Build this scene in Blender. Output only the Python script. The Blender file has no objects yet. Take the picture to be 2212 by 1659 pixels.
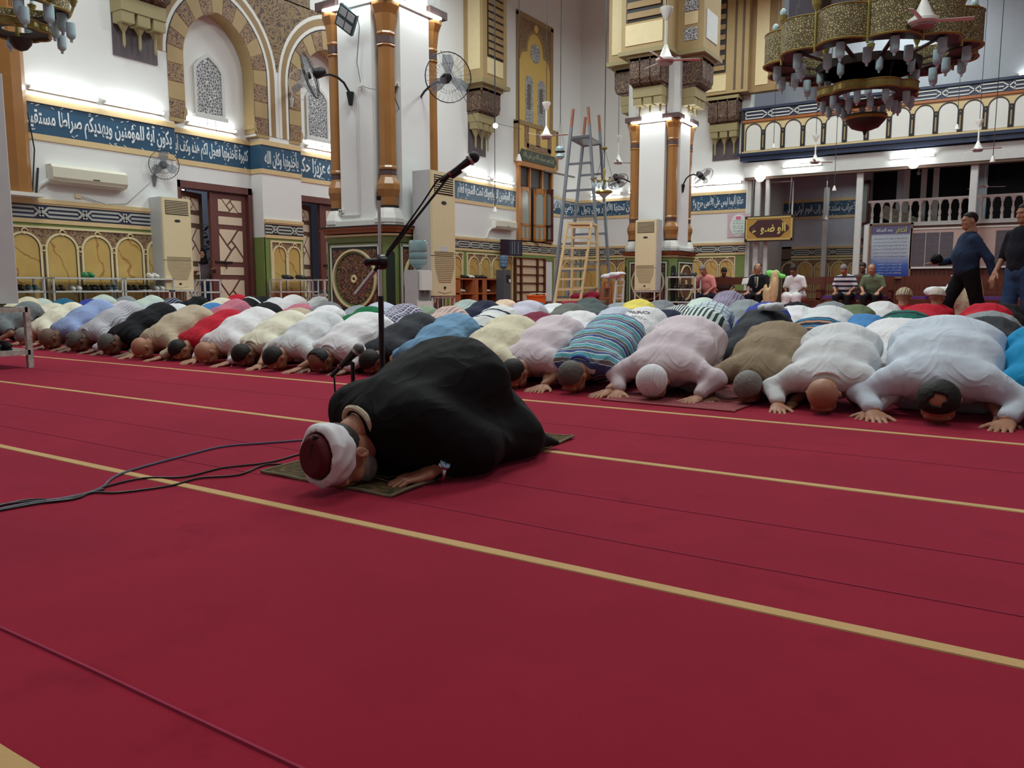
import bpy, bmesh, math, random, unicodedata
import numpy as np
from mathutils import Vector, Matrix
R = math.radians
SC = bpy.context.scene
COL = SC.collection
random.seed(7)
RNG = np.random.RandomState(5)

# ------------------------------------------------------------------ camera
CAMH, FPX, CX, CY = 0.70, 1730.0, 1106.0, 829.5
PITCH = math.atan((CY - 621) / FPX)
YAW = R(32.8)
cam = bpy.data.cameras.new('camera')
cam.sensor_width = 36.0
cam.lens = FPX / 2212 * 36.0
cam.clip_start = 0.05
cam.clip_end = 200
co = bpy.data.objects.new('camera', cam)
co.location = (0, 0, CAMH)
co.rotation_euler = (math.pi / 2 - PITCH, 0, YAW)
COL.objects.link(co)
SC.camera = co

# ------------------------------------------------------------------ view, world
SC.view_settings.view_transform = 'Standard'
SC.view_settings.look = 'None'
SC.view_settings.gamma = 1.0
SC.view_settings.use_curve_mapping = False
SC.view_settings.exposure = 0.0
W = bpy.data.worlds.new('world')
SC.world = W
W.use_nodes = True
W.node_tree.nodes['Background'].inputs[0].default_value = (0.55, 0.6, 0.7, 1)
W.node_tree.nodes['Background'].inputs[1].default_value = 0.25


def area(name, loc, size, power, rot=(0, 0, 0), col=(0.9, 1.0, 0.985), sy=None):
    l = bpy.data.lights.new(name, 'AREA')
    l.energy = power
    l.color = col
    l.size = size
    if sy:
        l.shape = 'RECTANGLE'
        l.size_y = sy
    o = bpy.data.objects.new(name, l)
    o.location = loc
    o.rotation_euler = rot
    COL.objects.link(o)
    return o


# hall lamps hanging high under the ceiling, above the frame
for (lx, ly, pw) in ((-11, 6, 260), (-11, 16, 350), (-5, 7, 420), (-4, 14.5, 450), (-8, 22.5, 240), (-2.5, 22, 380),
                     (-3, 1.2, 110), (3, 5, 220)):
    area('hall_lamp_light', (lx, ly, 9.6), 2.4, pw)
area('annex_lamp_light', (-5.5, 29.6, 4.3), 1.2, 11)
area('annex_lamp_light', (-1.0, 29.8, 4.3), 1.2, 9)
area('gallery_lamp_light', (-4, 29.0, 10.5), 1.6, 170)

# pixel of the 2212 x 1659 photograph -> point in the hall
_f = np.array([-math.sin(YAW) * math.cos(PITCH), math.cos(YAW) * math.cos(PITCH), -math.sin(PITCH)])
_r = np.array([math.cos(YAW), math.sin(YAW), 0.0])
_u = np.cross(_r, _f)


def on(px, py, ax, v):
    d = _f + _r * (px - CX) / FPX - _u * (py - CY) / FPX
    i = 'XYZ'.index(ax)
    return np.array([0, 0, CAMH]) + d * ((v - (CAMH if i == 2 else 0)) / d[i])


def dep(px, py, z):
    d = _f + _r * (px - CX) / FPX - _u * (py - CY) / FPX
    return np.array([0, 0, CAMH]) + d * z


# ------------------------------------------------------------------ materials
def lin(c):
    return tuple(((v / 255) / 12.92 if v / 255 <= 0.04045 else ((v / 255 + 0.055) / 1.055) ** 2.4) for v in c)


class NT:
    def __init__(s, name):
        s.m = bpy.data.materials.new(name)
        s.m.use_nodes = True
        s.t = s.m.node_tree
        s.b = s.t.nodes['Principled BSDF']

    def n(s, typ, ins=None, **kw):
        x = s.t.nodes.new('ShaderNode' + typ)
        for k, v in kw.items():
            setattr(x, k, v)
        for k, v in (ins or {}).items():
            s.put(x, k, v)
        return x

    def put(s, x, k, v):
        if hasattr(v, 'default_value') and hasattr(v, 'links'):
            s.t.links.new(v, x.inputs[k])
        else:
            if isinstance(v, tuple) and len(v) == 3 and x.inputs[k].type == 'RGBA':
                v = v + (1,)
            x.inputs[k].default_value = v

    def coord(s, scale=(1, 1, 1), rot=(0, 0, 0), loc=(0, 0, 0), kind='Object'):
        tc = s.n('TexCoord')
        mp = s.n('Mapping', {0: tc.outputs[kind], 'Location': loc, 'Rotation': rot, 'Scale': scale})
        return mp.outputs[0]

    def math(s, op, a, b=0.0, c=None):
        x = s.n('Math', {0: a, 1: b}, operation=op)
        if c is not None:
            s.put(x, 2, c)
        return x.outputs[0]

    def mix(s, f, a, b):
        x = s.n('Mix', data_type='RGBA')
        s.put(x, 0, f)
        s.put(x, 6, a)
        s.put(x, 7, b)
        return x.outputs[2]

    def ramp(s, f, stops, interp='LINEAR'):
        x = s.n('ValToRGB', {0: f})
        cr = x.color_ramp
        cr.interpolation = interp
        while len(cr.elements) < len(stops):
            cr.elements.new(0.5)
        for e, (p, c) in zip(cr.elements, stops):
            e.position = p
            e.color = tuple(c) + (1,) if len(c) == 3 else c
        return x.outputs[0]

    def noise(s, vec, scale, detail=3, rough=0.55, dist=0.0):
        return s.n('TexNoise', {'Vector': vec, 'Scale': scale, 'Detail': detail, 'Roughness': rough, 'Distortion': dist}).outputs[0]

    def bump(s, h, strength=0.3, dist=0.01):
        b = s.n('Bump', {'Height': h, 'Strength': strength, 'Distance': dist})
        s.put(s.b, 'Normal', b.outputs[0])

    def fin(s, col=None, rough=0.6, metal=0.0, spec=0.5):
        if col is not None:
            s.put(s.b, 'Base Color', col)
        s.put(s.b, 'Roughness', rough)
        s.put(s.b, 'Metallic', metal)
        s.put(s.b, 'Specular IOR Level', spec)
        return s.m


_MC = {}


def M(c, rough=0.6, metal=0.0, var=0.06, bump=0.0, spec=0.5, scale=6.0, name=None):
    """plain material: colour with a little procedural unevenness"""
    key = (c, rough, metal, var, bump, spec, scale)
    if key in _MC:
        return _MC[key]
    t = NT(name or 'surface')
    a = lin(c)
    v = t.coord()
    nz = t.noise(v, scale, 4)
    col = t.mix(nz, tuple(max(0, x * (1 - var * 2)) for x in a), tuple(min(1, x * (1 + var)) for x in a))
    if bump:
        t.bump(t.noise(v, 90, 2), bump, 0.004)
    _MC[key] = t.fin(col, rough, metal, spec)
    return _MC[key]


def glow(c, strength, name='lamp_glow'):
    t = NT(name)
    t.put(t.b, 'Base Color', (0.9, 0.9, 0.9))
    t.put(t.b, 'Emission Color', c)
    t.put(t.b, 'Emission Strength', strength)
    return t.m


def glassy(c, name='clear_glass', rough=0.05, alpha=0.35):
    t = NT(name)
    t.put(t.b, 'Base Color', lin(c))
    t.put(t.b, 'Roughness', rough)
    t.put(t.b, 'Alpha', alpha)
    return t.m


def arabesque(bg, fg, scale=9.0, name='arabesque_relief', width=0.06, rough=0.6, bump=0.6, dist=2.2):
    """scrolling leafwork: warped cells outlined in relief"""
    t = NT(name)
    v = t.coord((1, 1, 1))
    nz = t.n('TexNoise', {'Vector': v, 'Scale': scale * 0.55, 'Detail': 1.0})
    w = t.n('VectorMath', {0: v, 1: nz.outputs[1]}, operation='ADD')
    w2 = t.n('VectorMath', {0: nz.outputs[1]}, operation='SCALE')
    w2.inputs[3].default_value = dist / scale
    w = t.n('VectorMath', {0: v, 1: w2.outputs[0]}, operation='ADD')
    vo = t.n('TexVoronoi', {'Vector': w.outputs[0], 'Scale': scale}, feature='DISTANCE_TO_EDGE')
    wv = t.n('TexVoronoi', {'Vector': w.outputs[0], 'Scale': scale * 1.9}, feature='F1')
    a = t.ramp(vo.outputs[0], [(0.0, (1, 1, 1)), (width, (1, 1, 1)), (width + 0.04, (0, 0, 0))])
    b = t.ramp(wv.outputs[0], [(0.0, (1, 1, 1)), (0.2, (1, 1, 1)), (0.26, (0, 0, 0))])
    f = t.math('MAXIMUM', a, b)
    t.bump(f, bump, 0.01)
    return t.fin(t.mix(f, lin(bg), lin(fg)), rough)


def scroll(bg, fg, scale=9.0, name='scroll_relief', turns=7.0, fill=0.42, rough=0.6, bump=0.7):
    """curling leaf scrolls: contour bands of a smooth field, cut up by buds"""
    t = NT(name)
    v = t.coord()
    n = t.noise(v, scale, 0.6, 0.4, 0.9)
    b = t.math('FRACT', t.math('MULTIPLY', n, turns))
    f = t.ramp(b, [(0.0, (0, 0, 0)), (0.05, (1, 1, 1)), (fill, (1, 1, 1)), (fill + 0.06, (0, 0, 0))])
    vo = t.n('TexVoronoi', {'Vector': v, 'Scale': scale * 2.0}, feature='DISTANCE_TO_EDGE')
    g = t.ramp(vo.outputs[0], [(0.0, (0, 0, 0)), (0.05, (0, 0, 0)), (0.09, (1, 1, 1))])
    f = t.math('MULTIPLY', f, g)
    t.bump(f, bump, 0.01)
    return t.fin(t.mix(f, lin(bg), lin(fg)), rough)


def cloth(c, kind='plain', c2=(255, 255, 255), c3=None, sc=30.0, ax=1, name='woven_cloth'):
    t = NT(name)
    v = t.coord()
    nz = t.noise(v, 7, 3)
    a = lin(c)
    if kind == 'plain':
        col = t.mix(nz, tuple(x * 0.93 for x in a), a)
    elif kind == 'heather':
        n2 = t.noise(t.coord((30, 30, 220)), 3, 4)
        col = t.mix(t.ramp(n2, [(0.42, (0, 0, 0)), (0.6, (1, 1, 1))]), a, lin(c2))
    else:
        sp = t.n('SeparateXYZ', {0: v})
        # run along the spine (y rising with z), or across the shoulders
        along = t.math('ADD', sp.outputs[1], t.math('MULTIPLY', sp.outputs[2], 0.7))
        across = sp.outputs[0]
        along = t.math('ADD', along, t.math('MULTIPLY', nz, 0.03))
        s1 = t.math('FRACT', t.math('MULTIPLY', along if ax == 1 else across, sc))
        if kind == 'stripe':
            f = t.ramp(s1, [(0, (0, 0, 0)), (0.5, (1, 1, 1))], 'CONSTANT')
            col = t.mix(f, a, lin(c2))
        elif kind == 'pin':
            f = t.ramp(s1, [(0, (1, 1, 1)), (0.16, (0, 0, 0))], 'CONSTANT')
            col = t.mix(f, a, lin(c2))
        elif kind == 'multi':
            w_ = (235, 240, 240)
            col = t.ramp(s1, [(0, lin(c)), (0.24, lin(w_)), (0.28, lin(c2)), (0.52, lin(w_)), (0.56, lin(c3)), (0.92, lin(w_))], 'CONSTANT')
        elif kind == 'multi2':
            col = t.ramp(s1, [(0, lin(c)), (0.3, lin(c2)), (0.55, lin(c)), (0.66, lin(c3)), (0.9, lin(c))], 'CONSTANT')
        elif kind == 'plaid':
            s2 = t.math('FRACT', t.math('MULTIPLY', across if ax == 1 else along, sc))
            f1 = t.ramp(s1, [(0, (1, 1, 1)), (0.2, (0, 0, 0)), (0.5, (.45, .45, .45)), (.62, (0, 0, 0))], 'CONSTANT')
            f2 = t.ramp(s2, [(0, (1, 1, 1)), (0.2, (0, 0, 0)), (0.5, (.45, .45, .45)), (.62, (0, 0, 0))], 'CONSTANT')
            col = t.mix(t.math('MAXIMUM', f1, f2), a, lin(c2))
    wr = t.noise(t.coord((1.5, 0.75, 1)), 4.2, 1.8, 0.45, 1.1)
    rg = t.math('ABSOLUTE', t.math('SUBTRACT', wr, 0.5))
    rg = t.math('POWER', t.math('SUBTRACT', 1.0, t.math('MINIMUM', t.math('MULTIPLY', rg, 5.0), 1.0)), 2.0)
    fine = t.noise(t.coord((1, 1, 1)), 260, 2)
    t.bump(t.math('ADD', rg, t.math('MULTIPLY', fine, 0.06)), 0.4, 0.01)
    return t.fin(col, 0.85, 0, 0.25)


# ------------------------------------------------------------------ mesh builder
class MB:
    def __init__(s):
        s.v, s.f = [], []

    def add(s, vs, fs):
        k = len(s.v)
        s.v += [tuple(map(float, p)) for p in vs]
        s.f += [tuple(i + k for i in q) for q in fs]
        return s

    def box(s, x0, y0, z0, x1, y1, z1):
        x0, x1 = sorted((x0, x1)); y0, y1 = sorted((y0, y1)); z0, z1 = sorted((z0, z1))
        return s.add([(x0, y0, z0), (x1, y0, z0), (x1, y1, z0), (x0, y1, z0), (x0, y0, z1), (x1, y0, z1), (x1, y1, z1), (x0, y1, z1)],
                     [(3, 2, 1, 0), (4, 5, 6, 7), (0, 1, 5, 4), (1, 2, 6, 5), (2, 3, 7, 6), (3, 0, 4, 7)])

    def cbox(s, c, d, rz=0.0, bev=0.0):
        """box with chamfered vertical edges, centre c, size d, turned by rz"""
        b = min(bev, d[0] / 2.2, d[1] / 2.2)
        hx, hy, hz = d[0] / 2, d[1] / 2, d[2] / 2
        if b <= 0:
            pts = [(-hx, -hy), (hx, -hy), (hx, hy), (-hx, hy)]
        else:
            pts = [(-hx + b, -hy), (hx - b, -hy), (hx, -hy + b), (hx, hy - b), (hx - b, hy), (-hx + b, hy), (-hx, hy - b), (-hx, -hy + b)]
        ca, sa = math.cos(rz), math.sin(rz)
        pts = [(c[0] + x * ca - y * sa, c[1] + x * sa + y * ca) for x, y in pts]
        n = len(pts)
        return s.add([(x, y, c[2] - hz) for x, y in pts] + [(x, y, c[2] + hz) for x, y in pts],
                     [tuple(range(n - 1, -1, -1)), tuple(range(n, 2 * n))] + [(i, (i + 1) % n, n + (i + 1) % n, n + i) for i in range(n)])

    def beam(s, a, b, w, h=None, up=(0, 0, 1)):
        """rectangular bar from a to b"""
        a, b = Vector(a), Vector(b)
        h = h or w
        d = (b - a).normalized()
        u = Vector(up)
        if abs(d.dot(u)) > 0.98:
            u = Vector((0, 1, 0))
        x = d.cross(u).normalized() * (w / 2)
        y = x.cross(d).normalized() * (h / 2)
        return s.add([a - x - y, a + x - y, a + x + y, a - x + y, b - x - y, b + x - y, b + x + y, b - x + y],
                     [(0, 1, 2, 3), (7, 6, 5, 4), (0, 4, 5, 1), (1, 5, 6, 2), (2, 6, 7, 3), (3, 7, 4, 0)])

    def tube(s, pts, r, n=8, closed=False):
        pts = [Vector(p) for p in pts]
        rs = r if isinstance(r, (list, tuple)) else [r] * len(pts)
        m = len(pts)
        vs = []
        u = None
        for i, p in enumerate(pts):
            if closed:
                d = (pts[(i + 1) % m] - pts[i - 1]).normalized()
            else:
                d = (pts[min(i + 1, m - 1)] - pts[max(i - 1, 0)]).normalized()
            if u is None:
                u = d.cross(Vector((0, 0, 1)))
                if u.length < 0.05:
                    u = d.cross(Vector((1, 0, 0)))
            u = (u - d * u.dot(d)).normalized()
            w = d.cross(u)
            for k in range(n):
                a = 2 * math.pi * k / n
                vs.append(p + (u * math.cos(a) + w * math.sin(a)) * rs[i])
        fs = []
        for i in range(m if closed else m - 1):
            j = (i + 1) % m
            for k in range(n):
                fs.append((i * n + k, i * n + (k + 1) % n, j * n + (k + 1) % n, j * n + k))
        if not closed:
            fs += [tuple(range(n - 1, -1, -1)), tuple(range((m - 1) * n, m * n))]
        return s.add(vs, fs)

    def lathe(s, prof, c=(0, 0, 0), n=16, a0=0.0, sq=None):
        """profile [(r, z)] turned about the vertical through c"""
        vs, fs = [], []
        for r, z in prof:
            for k in range(n):
                a = a0 + 2 * math.pi * k / n
                vs.append((c[0] + r * math.cos(a), c[1] + r * math.sin(a), c[2] + z))
        m = len(prof)
        for i in range(m - 1):
            for k in range(n):
                fs.append((i * n + k, i * n + (k + 1) % n, (i + 1) * n + (k + 1) % n, (i + 1) * n + k))
        if prof[0][0] > 1e-5:
            fs.append(tuple(range(n - 1, -1, -1)))
        if prof[-1][0] > 1e-5:
            fs.append(tuple(range((m - 1) * n, m * n)))
        return s.add(vs, fs)

    def prism(s, poly, y0, y1):
        """polygon in the x-z plane pushed through from y0 (front) to y1 (back)"""
        n = len(poly)
        return s.add([(x, y0, z) for x, z in poly] + [(x, y1, z) for x, z in poly],
                     [tuple(range(n)), tuple(range(2 * n - 1, n - 1, -1))] + [(i, n + i, n + (i + 1) % n, (i + 1) % n) for i in range(n)])

    def band(s, A, B, y0, y1, closed=False):
        """solid strip between two matching polylines of the x-z plane"""
        m = len(A)
        vs = [(x, y0, z) for x, z in A] + [(x, y0, z) for x, z in B] + [(x, y1, z) for x, z in A] + [(x, y1, z) for x, z in B]
        fs = []
        for i in range(m if closed else m - 1):
            j = (i + 1) % m
            fs += [(i, j, m + j, m + i), (2 * m + j, 2 * m + i, 3 * m + i, 3 * m + j), (i, 2 * m + i, 2 * m + j, j), (m + i, m + j, 3 * m + j, 3 * m + i)]
        if not closed:
            fs += [(0, m, 3 * m, 2 * m), (m - 1, 3 * m - 1, 4 * m - 1, 2 * m - 1)]
        return s.add(vs, fs)

    def ball(s, c, r, n=10, sc=(1, 1, 1)):
        pr = [(math.sin(math.pi * i / n) * r, -math.cos(math.pi * i / n) * r) for i in range(n + 1)]
        k = len(s.v)
        s.lathe([(max(a, 1e-6), b) for a, b in pr], (0, 0, 0), max(8, n))
        for i in range(k, len(s.v)):
            p = s.v[i]
            s.v[i] = (c[0] + p[0] * sc[0], c[1] + p[1] * sc[1], c[2] + p[2] * sc[2])
        return s

    def xf(s, mtx):
        s.v = [tuple(mtx @ Vector(p)) for p in s.v]
        return s

    def mesh(s, name):
        me = bpy.data.meshes.new(name)
        me.from_pydata(s.v, [], s.f)
        me.update()
        bm = bmesh.new()
        bm.from_mesh(me)
        bmesh.ops.recalc_face_normals(bm, faces=bm.faces)
        bm.to_mesh(me)
        bm.free()
        return me

    def build(s, name, mat, parent=None, smooth=False, label=None, loc=None, rz=0.0, kind=None):
        me = s.mesh(name)
        me.materials.append(mat)
        if smooth:
            smooth_mesh(me, 40 if smooth is True else smooth)
        o = bpy.data.objects.new(name, me)
        COL.objects.link(o)
        if parent is not None:
            o.parent = parent
        if loc is not None:
            o.location = loc
        o.rotation_euler[2] = rz
        if label:
            o['label'] = label
        if kind:
            o['kind'] = kind
        return o


def smooth_mesh(me, ang=40):
    me.polygons.foreach_set('use_smooth', [True] * len(me.polygons))
    try:
        me.set_sharp_from_angle(angle=R(ang))
    except Exception:
        pass


def tag(o, label, cat, group=None):
    o['label'] = label
    o['category'] = cat
    if group:
        o['group'] = group
    return o


def thing(name, label, cat, loc=(0, 0, 0), rz=0.0, group=None):
    o = bpy.data.objects.new(name, None)
    o.empty_display_size = 0.1
    o.location = loc
    o.rotation_euler[2] = rz
    COL.objects.link(o)
    return tag(o, label, cat, group)


def struct(name, loc=(0, 0, 0), rz=0.0):
    o = bpy.data.objects.new(name, None)
    o.location = loc
    o.rotation_euler[2] = rz
    COL.objects.link(o)
    o['kind'] = 'structure'
    return o


def kids(o):
    return [c for c in bpy.data.objects if c.parent is o]


def dup(root, loc, rz=None, label=None, group=None, scale=None):
    tree = {}
    for c in bpy.data.objects:
        if c.parent:
            tree.setdefault(c.parent.name, []).append(c)

    def cp(o, par):
        n = o.copy()
        COL.objects.link(n)
        n.parent = par
        for ch in tree.get(o.name, []):
            cp(ch, n)
        return n
    r = cp(root, None)
    r.location = loc
    if rz is not None:
        r.rotation_euler[2] = rz
    if label:
        r['label'] = label
    if group:
        r['group'] = group
    if scale:
        r.scale = scale
    return r


# ------------------------------------------------------------------ lettering
_AR = {}
for _cp in range(0xFE70, 0xFEFD):
    _d = unicodedata.decomposition(chr(_cp)).split()
    if len(_d) == 2 and _d[0] in ('<isolated>', '<final>', '<initial>', '<medial>'):
        _AR[(chr(int(_d[1], 16)), _d[0][1:-1])] = chr(_cp)
    if len(_d) == 3 and _d[1] == '0644':
        _AR[(chr(0x644) + chr(int(_d[2], 16)), _d[0][1:-1])] = chr(_cp)


def arabic(s):
    u, i = [], 0
    while i < len(s):
        if s[i] == '\u0644' and i + 1 < len(s) and (s[i:i + 2], 'isolated') in _AR:
            u.append(s[i:i + 2])
            i += 2
        else:
            u.append(s[i])
            i += 1
    out = []
    for k, c in enumerate(u):
        p = k > 0 and (u[k - 1], 'initial') in _AR and (c, 'final') in _AR
        n = k < len(u) - 1 and (c, 'initial') in _AR and (u[k + 1], 'final') in _AR
        f = 'medial' if p and n else 'final' if p else 'initial' if n else 'isolated'
        out.append(_AR.get((c, f), c))
    return ''.join(reversed(out))


def lettering(text, width, height, mat, parent, x0, y, z0, name='lettering', bold=0.012, depth=0.006, pre=True, thick=True):
    """text as a mesh in the x-z plane, fitted to width x height with its lower left corner at (x0, z0)"""
    c = bpy.data.curves.new(name, 'FONT')
    c.body = text if pre else arabic(text)
    c.offset = bold
    c.extrude = 0.02
    c.resolution_u = 3
    o = bpy.data.objects.new('tmp', c)
    me = bpy.data.meshes.new_from_object(o)
    bpy.data.objects.remove(o)
    bpy.data.curves.remove(c)
    n = len(me.vertices)
    if n == 0:
        return None
    a = np.zeros(n * 3)
    me.vertices.foreach_get('co', a)
    a = a.reshape(-1, 3)
    lo, hi = a.min(0), a.max(0)
    sx, sz = width / (hi[0] - lo[0]), height / (hi[1] - lo[1])
    b = np.empty_like(a)
    b[:, 0] = x0 + (a[:, 0] - lo[0]) * sx
    b[:, 2] = z0 + (a[:, 1] - lo[1]) * sz
    b[:, 1] = y - (a[:, 2] - lo[2]) / max(1e-6, hi[2] - lo[2]) * depth
    me.vertices.foreach_set('co', b.ravel())
    me.update()
    me.materials.clear()
    me.materials.append(mat)
    me.name = name
    q = bpy.data.objects.new(name, me)
    COL.objects.link(q)
    if parent is not None:
        q.parent = parent
    return q
# ------------------------------------------------------------------ colours of the hall
TUBE = glow((0.94, 1.0, 0.98), 34, 'fluorescent_tube')
BULB = glow((1.0, 0.98, 0.95), 5, 'bulb_glow')
WHITE = M((226, 228, 226), 0.75, var=0.03, scale=1.3, name='painted_plaster')
WHITE2 = M((222, 222, 216), 0.5, var=0.03, name='white_paint')
BEIGE = M((214, 188, 140), 0.6, name='beige_paint')
CREAM = M((222, 205, 160), 0.55, name='cream_paint')
TAN = M((150, 122, 80), 0.6, name='tan_paint')
TAN2 = M((168, 144, 100), 0.6, name='ochre_paint')
BROWN = M((96, 74, 58), 0.6, name='brown_paint')
DARK = M((30, 24, 26), 0.6, name='dark_line')
GREEN = M((120, 140, 78), 0.45, var=0.1, name='green_paint')
DGREEN = M((30, 44, 36), 0.4, name='dark_green_paint')
NAVY = M((44, 50, 78), 0.45, name='navy_paint')
NAVY2 = M((30, 42, 72), 0.4, name='navy_cornice')
BLUE = M((50, 86, 114), 0.3, var=0.2, scale=1.5, name='blue_band_paint')
SILVER = M((176, 178, 172), 0.5, name='grey_strap')
OCHREWOOD = M((160, 112, 62), 0.25, var=0.12, scale=3, name='varnished_ochre')
ORANGE = M((168, 96, 44), 0.35, var=0.1, name='orange_moulding')
PURPLE = M((84, 62, 60), 0.5, name='dark_collar')
GREYW = M((205, 207, 204), 0.6, name='grey_white')
BLACK = M((20, 20, 22), 0.5, name='black_paint')
LETTER = M((214, 220, 222), 0.5, var=0.0, name='white_lettering')
ARAB = scroll((150, 122, 90), (78, 48, 50), 7.5, 'carved_leafwork')
ARABG = scroll((66, 38, 34), (156, 112, 68), 9, 'gilt_leafwork', 8.0, 0.5)
ARABS = scroll((134, 108, 72), (66, 46, 42), 3.6, 'spandrel_scroll', 8.0, 0.4)
ARABB = scroll((62, 44, 42), (150, 122, 92), 8.5, 'bracket_carving', 8.0, 0.45)
LATT = arabesque((96, 98, 104), (205, 207, 208), 17, 'pierced_plaster', 0.085, dist=0.2, bump=1.0)
PURP = M((88, 78, 84), 0.6, name='mauve_grey_paint')
OLIVE = M((150, 138, 98), 0.6, name='olive_paint')


def marble_mat():
    t = NT('yellow_marbled_paint')
    v = t.coord((1, 1, 1), (0, R(32), 0))
    w = t.n('TexWave', {'Vector': v, 'Scale': 0.9, 'Distortion': 9.0, 'Detail': 4.0, 'Detail Scale': 1.3})
    f = t.ramp(w.outputs[1], [(0, (1, 1, 1)), (0.035, (0, 0, 0))])
    nz = t.noise(t.coord(), 2.2, 4)
    base = t.mix(nz, lin((180, 144, 78)), lin((212, 182, 116)))
    return t.fin(t.mix(t.math('MULTIPLY', f, 0.75), base, lin((150, 92, 50))), 0.22)


MARBLE = marble_mat()


def wood_mat(c1, c2, rough=0.4, sc=(3, 3, 0.4), name='grained_wood'):
    t = NT(name)
    v = t.coord(sc)
    n = t.noise(v, 9, 5, 0.6, 0.6)
    t.bump(n, 0.08, 0.003)
    return t.fin(t.mix(n, lin(c1), lin(c2)), rough)


REDWOOD = wood_mat((74, 34, 24), (112, 58, 38), 0.35, name='red_brown_wood')
WINWOOD = wood_mat((150, 96, 46), (190, 132, 72), 0.3, name='window_wood')
MAROONW = wood_mat((84, 46, 44), (116, 70, 64), 0.45, name='maroon_wood')


def carpet_mat():
    t = NT('red_carpet_pile')
    v = t.coord()
    n1 = t.noise(v, 1.1, 5, 0.6, 0.4)
    n2 = t.noise(v, 6.0, 4, 0.6)
    n3 = t.noise(v, 420, 2)
    a = t.mix(t.ramp(n1, [(0.35, (0, 0, 0)), (0.7, (1, 1, 1))]), lin((136, 26, 42)), lin((152, 31, 50)))
    st = t.math('MULTIPLY', t.ramp(n2, [(0.54, (0, 0, 0)), (0.72, (1, 1, 1))]), t.ramp(n1, [(0.46, (0, 0, 0)), (0.62, (1, 1, 1))]))
    c = t.mix(t.math('MULTIPLY', st, 0.65), a, lin((110, 14, 26)))
    c = t.mix(t.math('MULTIPLY', n3, 0.25), c, lin((110, 10, 24)))
    t.bump(n3, 0.35, 0.003)
    t.put(t.b, 'Sheen Weight', 0.4)
    t.put(t.b, 'Sheen Roughness', 0.45)
    t.put(t.b, 'Sheen Tint', lin((230, 120, 160)) + (1,))
    return t.fin(c, 0.95, 0, 0.08)


# ------------------------------------------------------------------ floor
fl = MB().box(-19, -8, -0.1, 12, 34, 0).build('floor', carpet_mat(), kind='structure')
STR = M((196, 158, 106), 0.9, var=0.08, bump=0.3, name='beige_carpet_yarn')
SEAM = M((150, 30, 66), 0.9, name='carpet_seam_yarn')
for i, y in enumerate([0.53, 1.71, 2.93, 4.21, 5.42, 6.63, 7.84, 9.05, 10.26, 11.47, 12.7, 13.9, 15.1, 16.3, 17.5]):
    m = MB()
    pts = [x for x in np.arange(-14.2, 11.9, 0.35)]
    lo = [(x, y - 0.018 + 0.0015 * math.sin(x * 7 + i)) for x in pts]
    hi = [(x, y + 0.018 + 0.0015 * math.sin(x * 6.1 + i * 2)) for x in pts]
    k = len(pts)
    m.add([(x, yy, 0.0028) for x, yy in lo] + [(x, yy, 0.0028) for x, yy in hi] + [(x, yy - 0.002, 0) for x, yy in lo],
          [(j, j + 1, k + j + 1, k + j) for j in range(k - 1)] + [(2 * k + j, 2 * k + j + 1, j + 1, j) for j in range(k - 1)])
    m.build('carpet_stripe', STR, fl)
for i, y in enumerate([0.755, 1.97, 2.36, 3.55]):
    m = MB()
    m.tube([(x, y + 0.004 * math.sin(x * 3 + i), 0.0) for x in np.arange(-14.2, 11.9, 0.4)], 0.0025 if i else 0.005, 6)
    m.build('carpet_seam', SEAM, fl)


def arch(cx, w, zs, k=1.25, n=9):
    """pointed arch, left foot to right foot"""
    r = w * k
    am = math.acos((r - w) / r)
    L = [(cx + (r - w) - r * math.cos(am * i / n), zs + r * math.sin(am * i / n)) for i in range(n + 1)]
    return L + [(2 * cx - x, z) for x, z in reversed(L[:-1])]


def rarch(cx, w, zs, n=7):
    return [(cx - w * math.cos(math.pi * i / (2 * n)), zs + w * math.sin(math.pi * i / (2 * n))) for i in range(2 * n + 1)]


# ------------------------------------------------------------------ walls
TOP = 12.6
wl = struct('wall_left', (-14.3, 0, 0), R(90))
m = MB()
D = 0.35
DOORS = [(10.18, 12.06), (13.28, 15.2)]
m.box(-8, D, 0, 10.18, 0.6, TOP)
m.box(12.06, D, 0, 13.28, 0.6, TOP).box(15.2, D, 0, 27, 0.6, TOP)
for a, b in DOORS:
    m.box(a, D, 2.86, b, 0.6, TOP)
m.box(-8, 0, 0, 10.0, D, 3.95).box(-8, 0, 3.95, 9.6, D, TOP).box(12.1, 0, 0, 13.22, D, 3.95).box(15.25, 0, 0, 27, D, 3.95).box(15.64, 0, 3.95, 27, D, TOP)
for cx in (11.11, 14.13):
    A = [(cx - 0.86, 3.95)] + arch(cx, 0.86, 5.2) + [(cx + 0.86, 3.95)]
    B = [(cx - 1.51, 3.95)] + [(cx - 1.51 + 3.02 * i / 18, TOP) for i in range(19)] + [(cx + 1.51, 3.95)]
    m.band(A, B, 0, D)
m.build('wall_surface', WHITE, wl)


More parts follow.
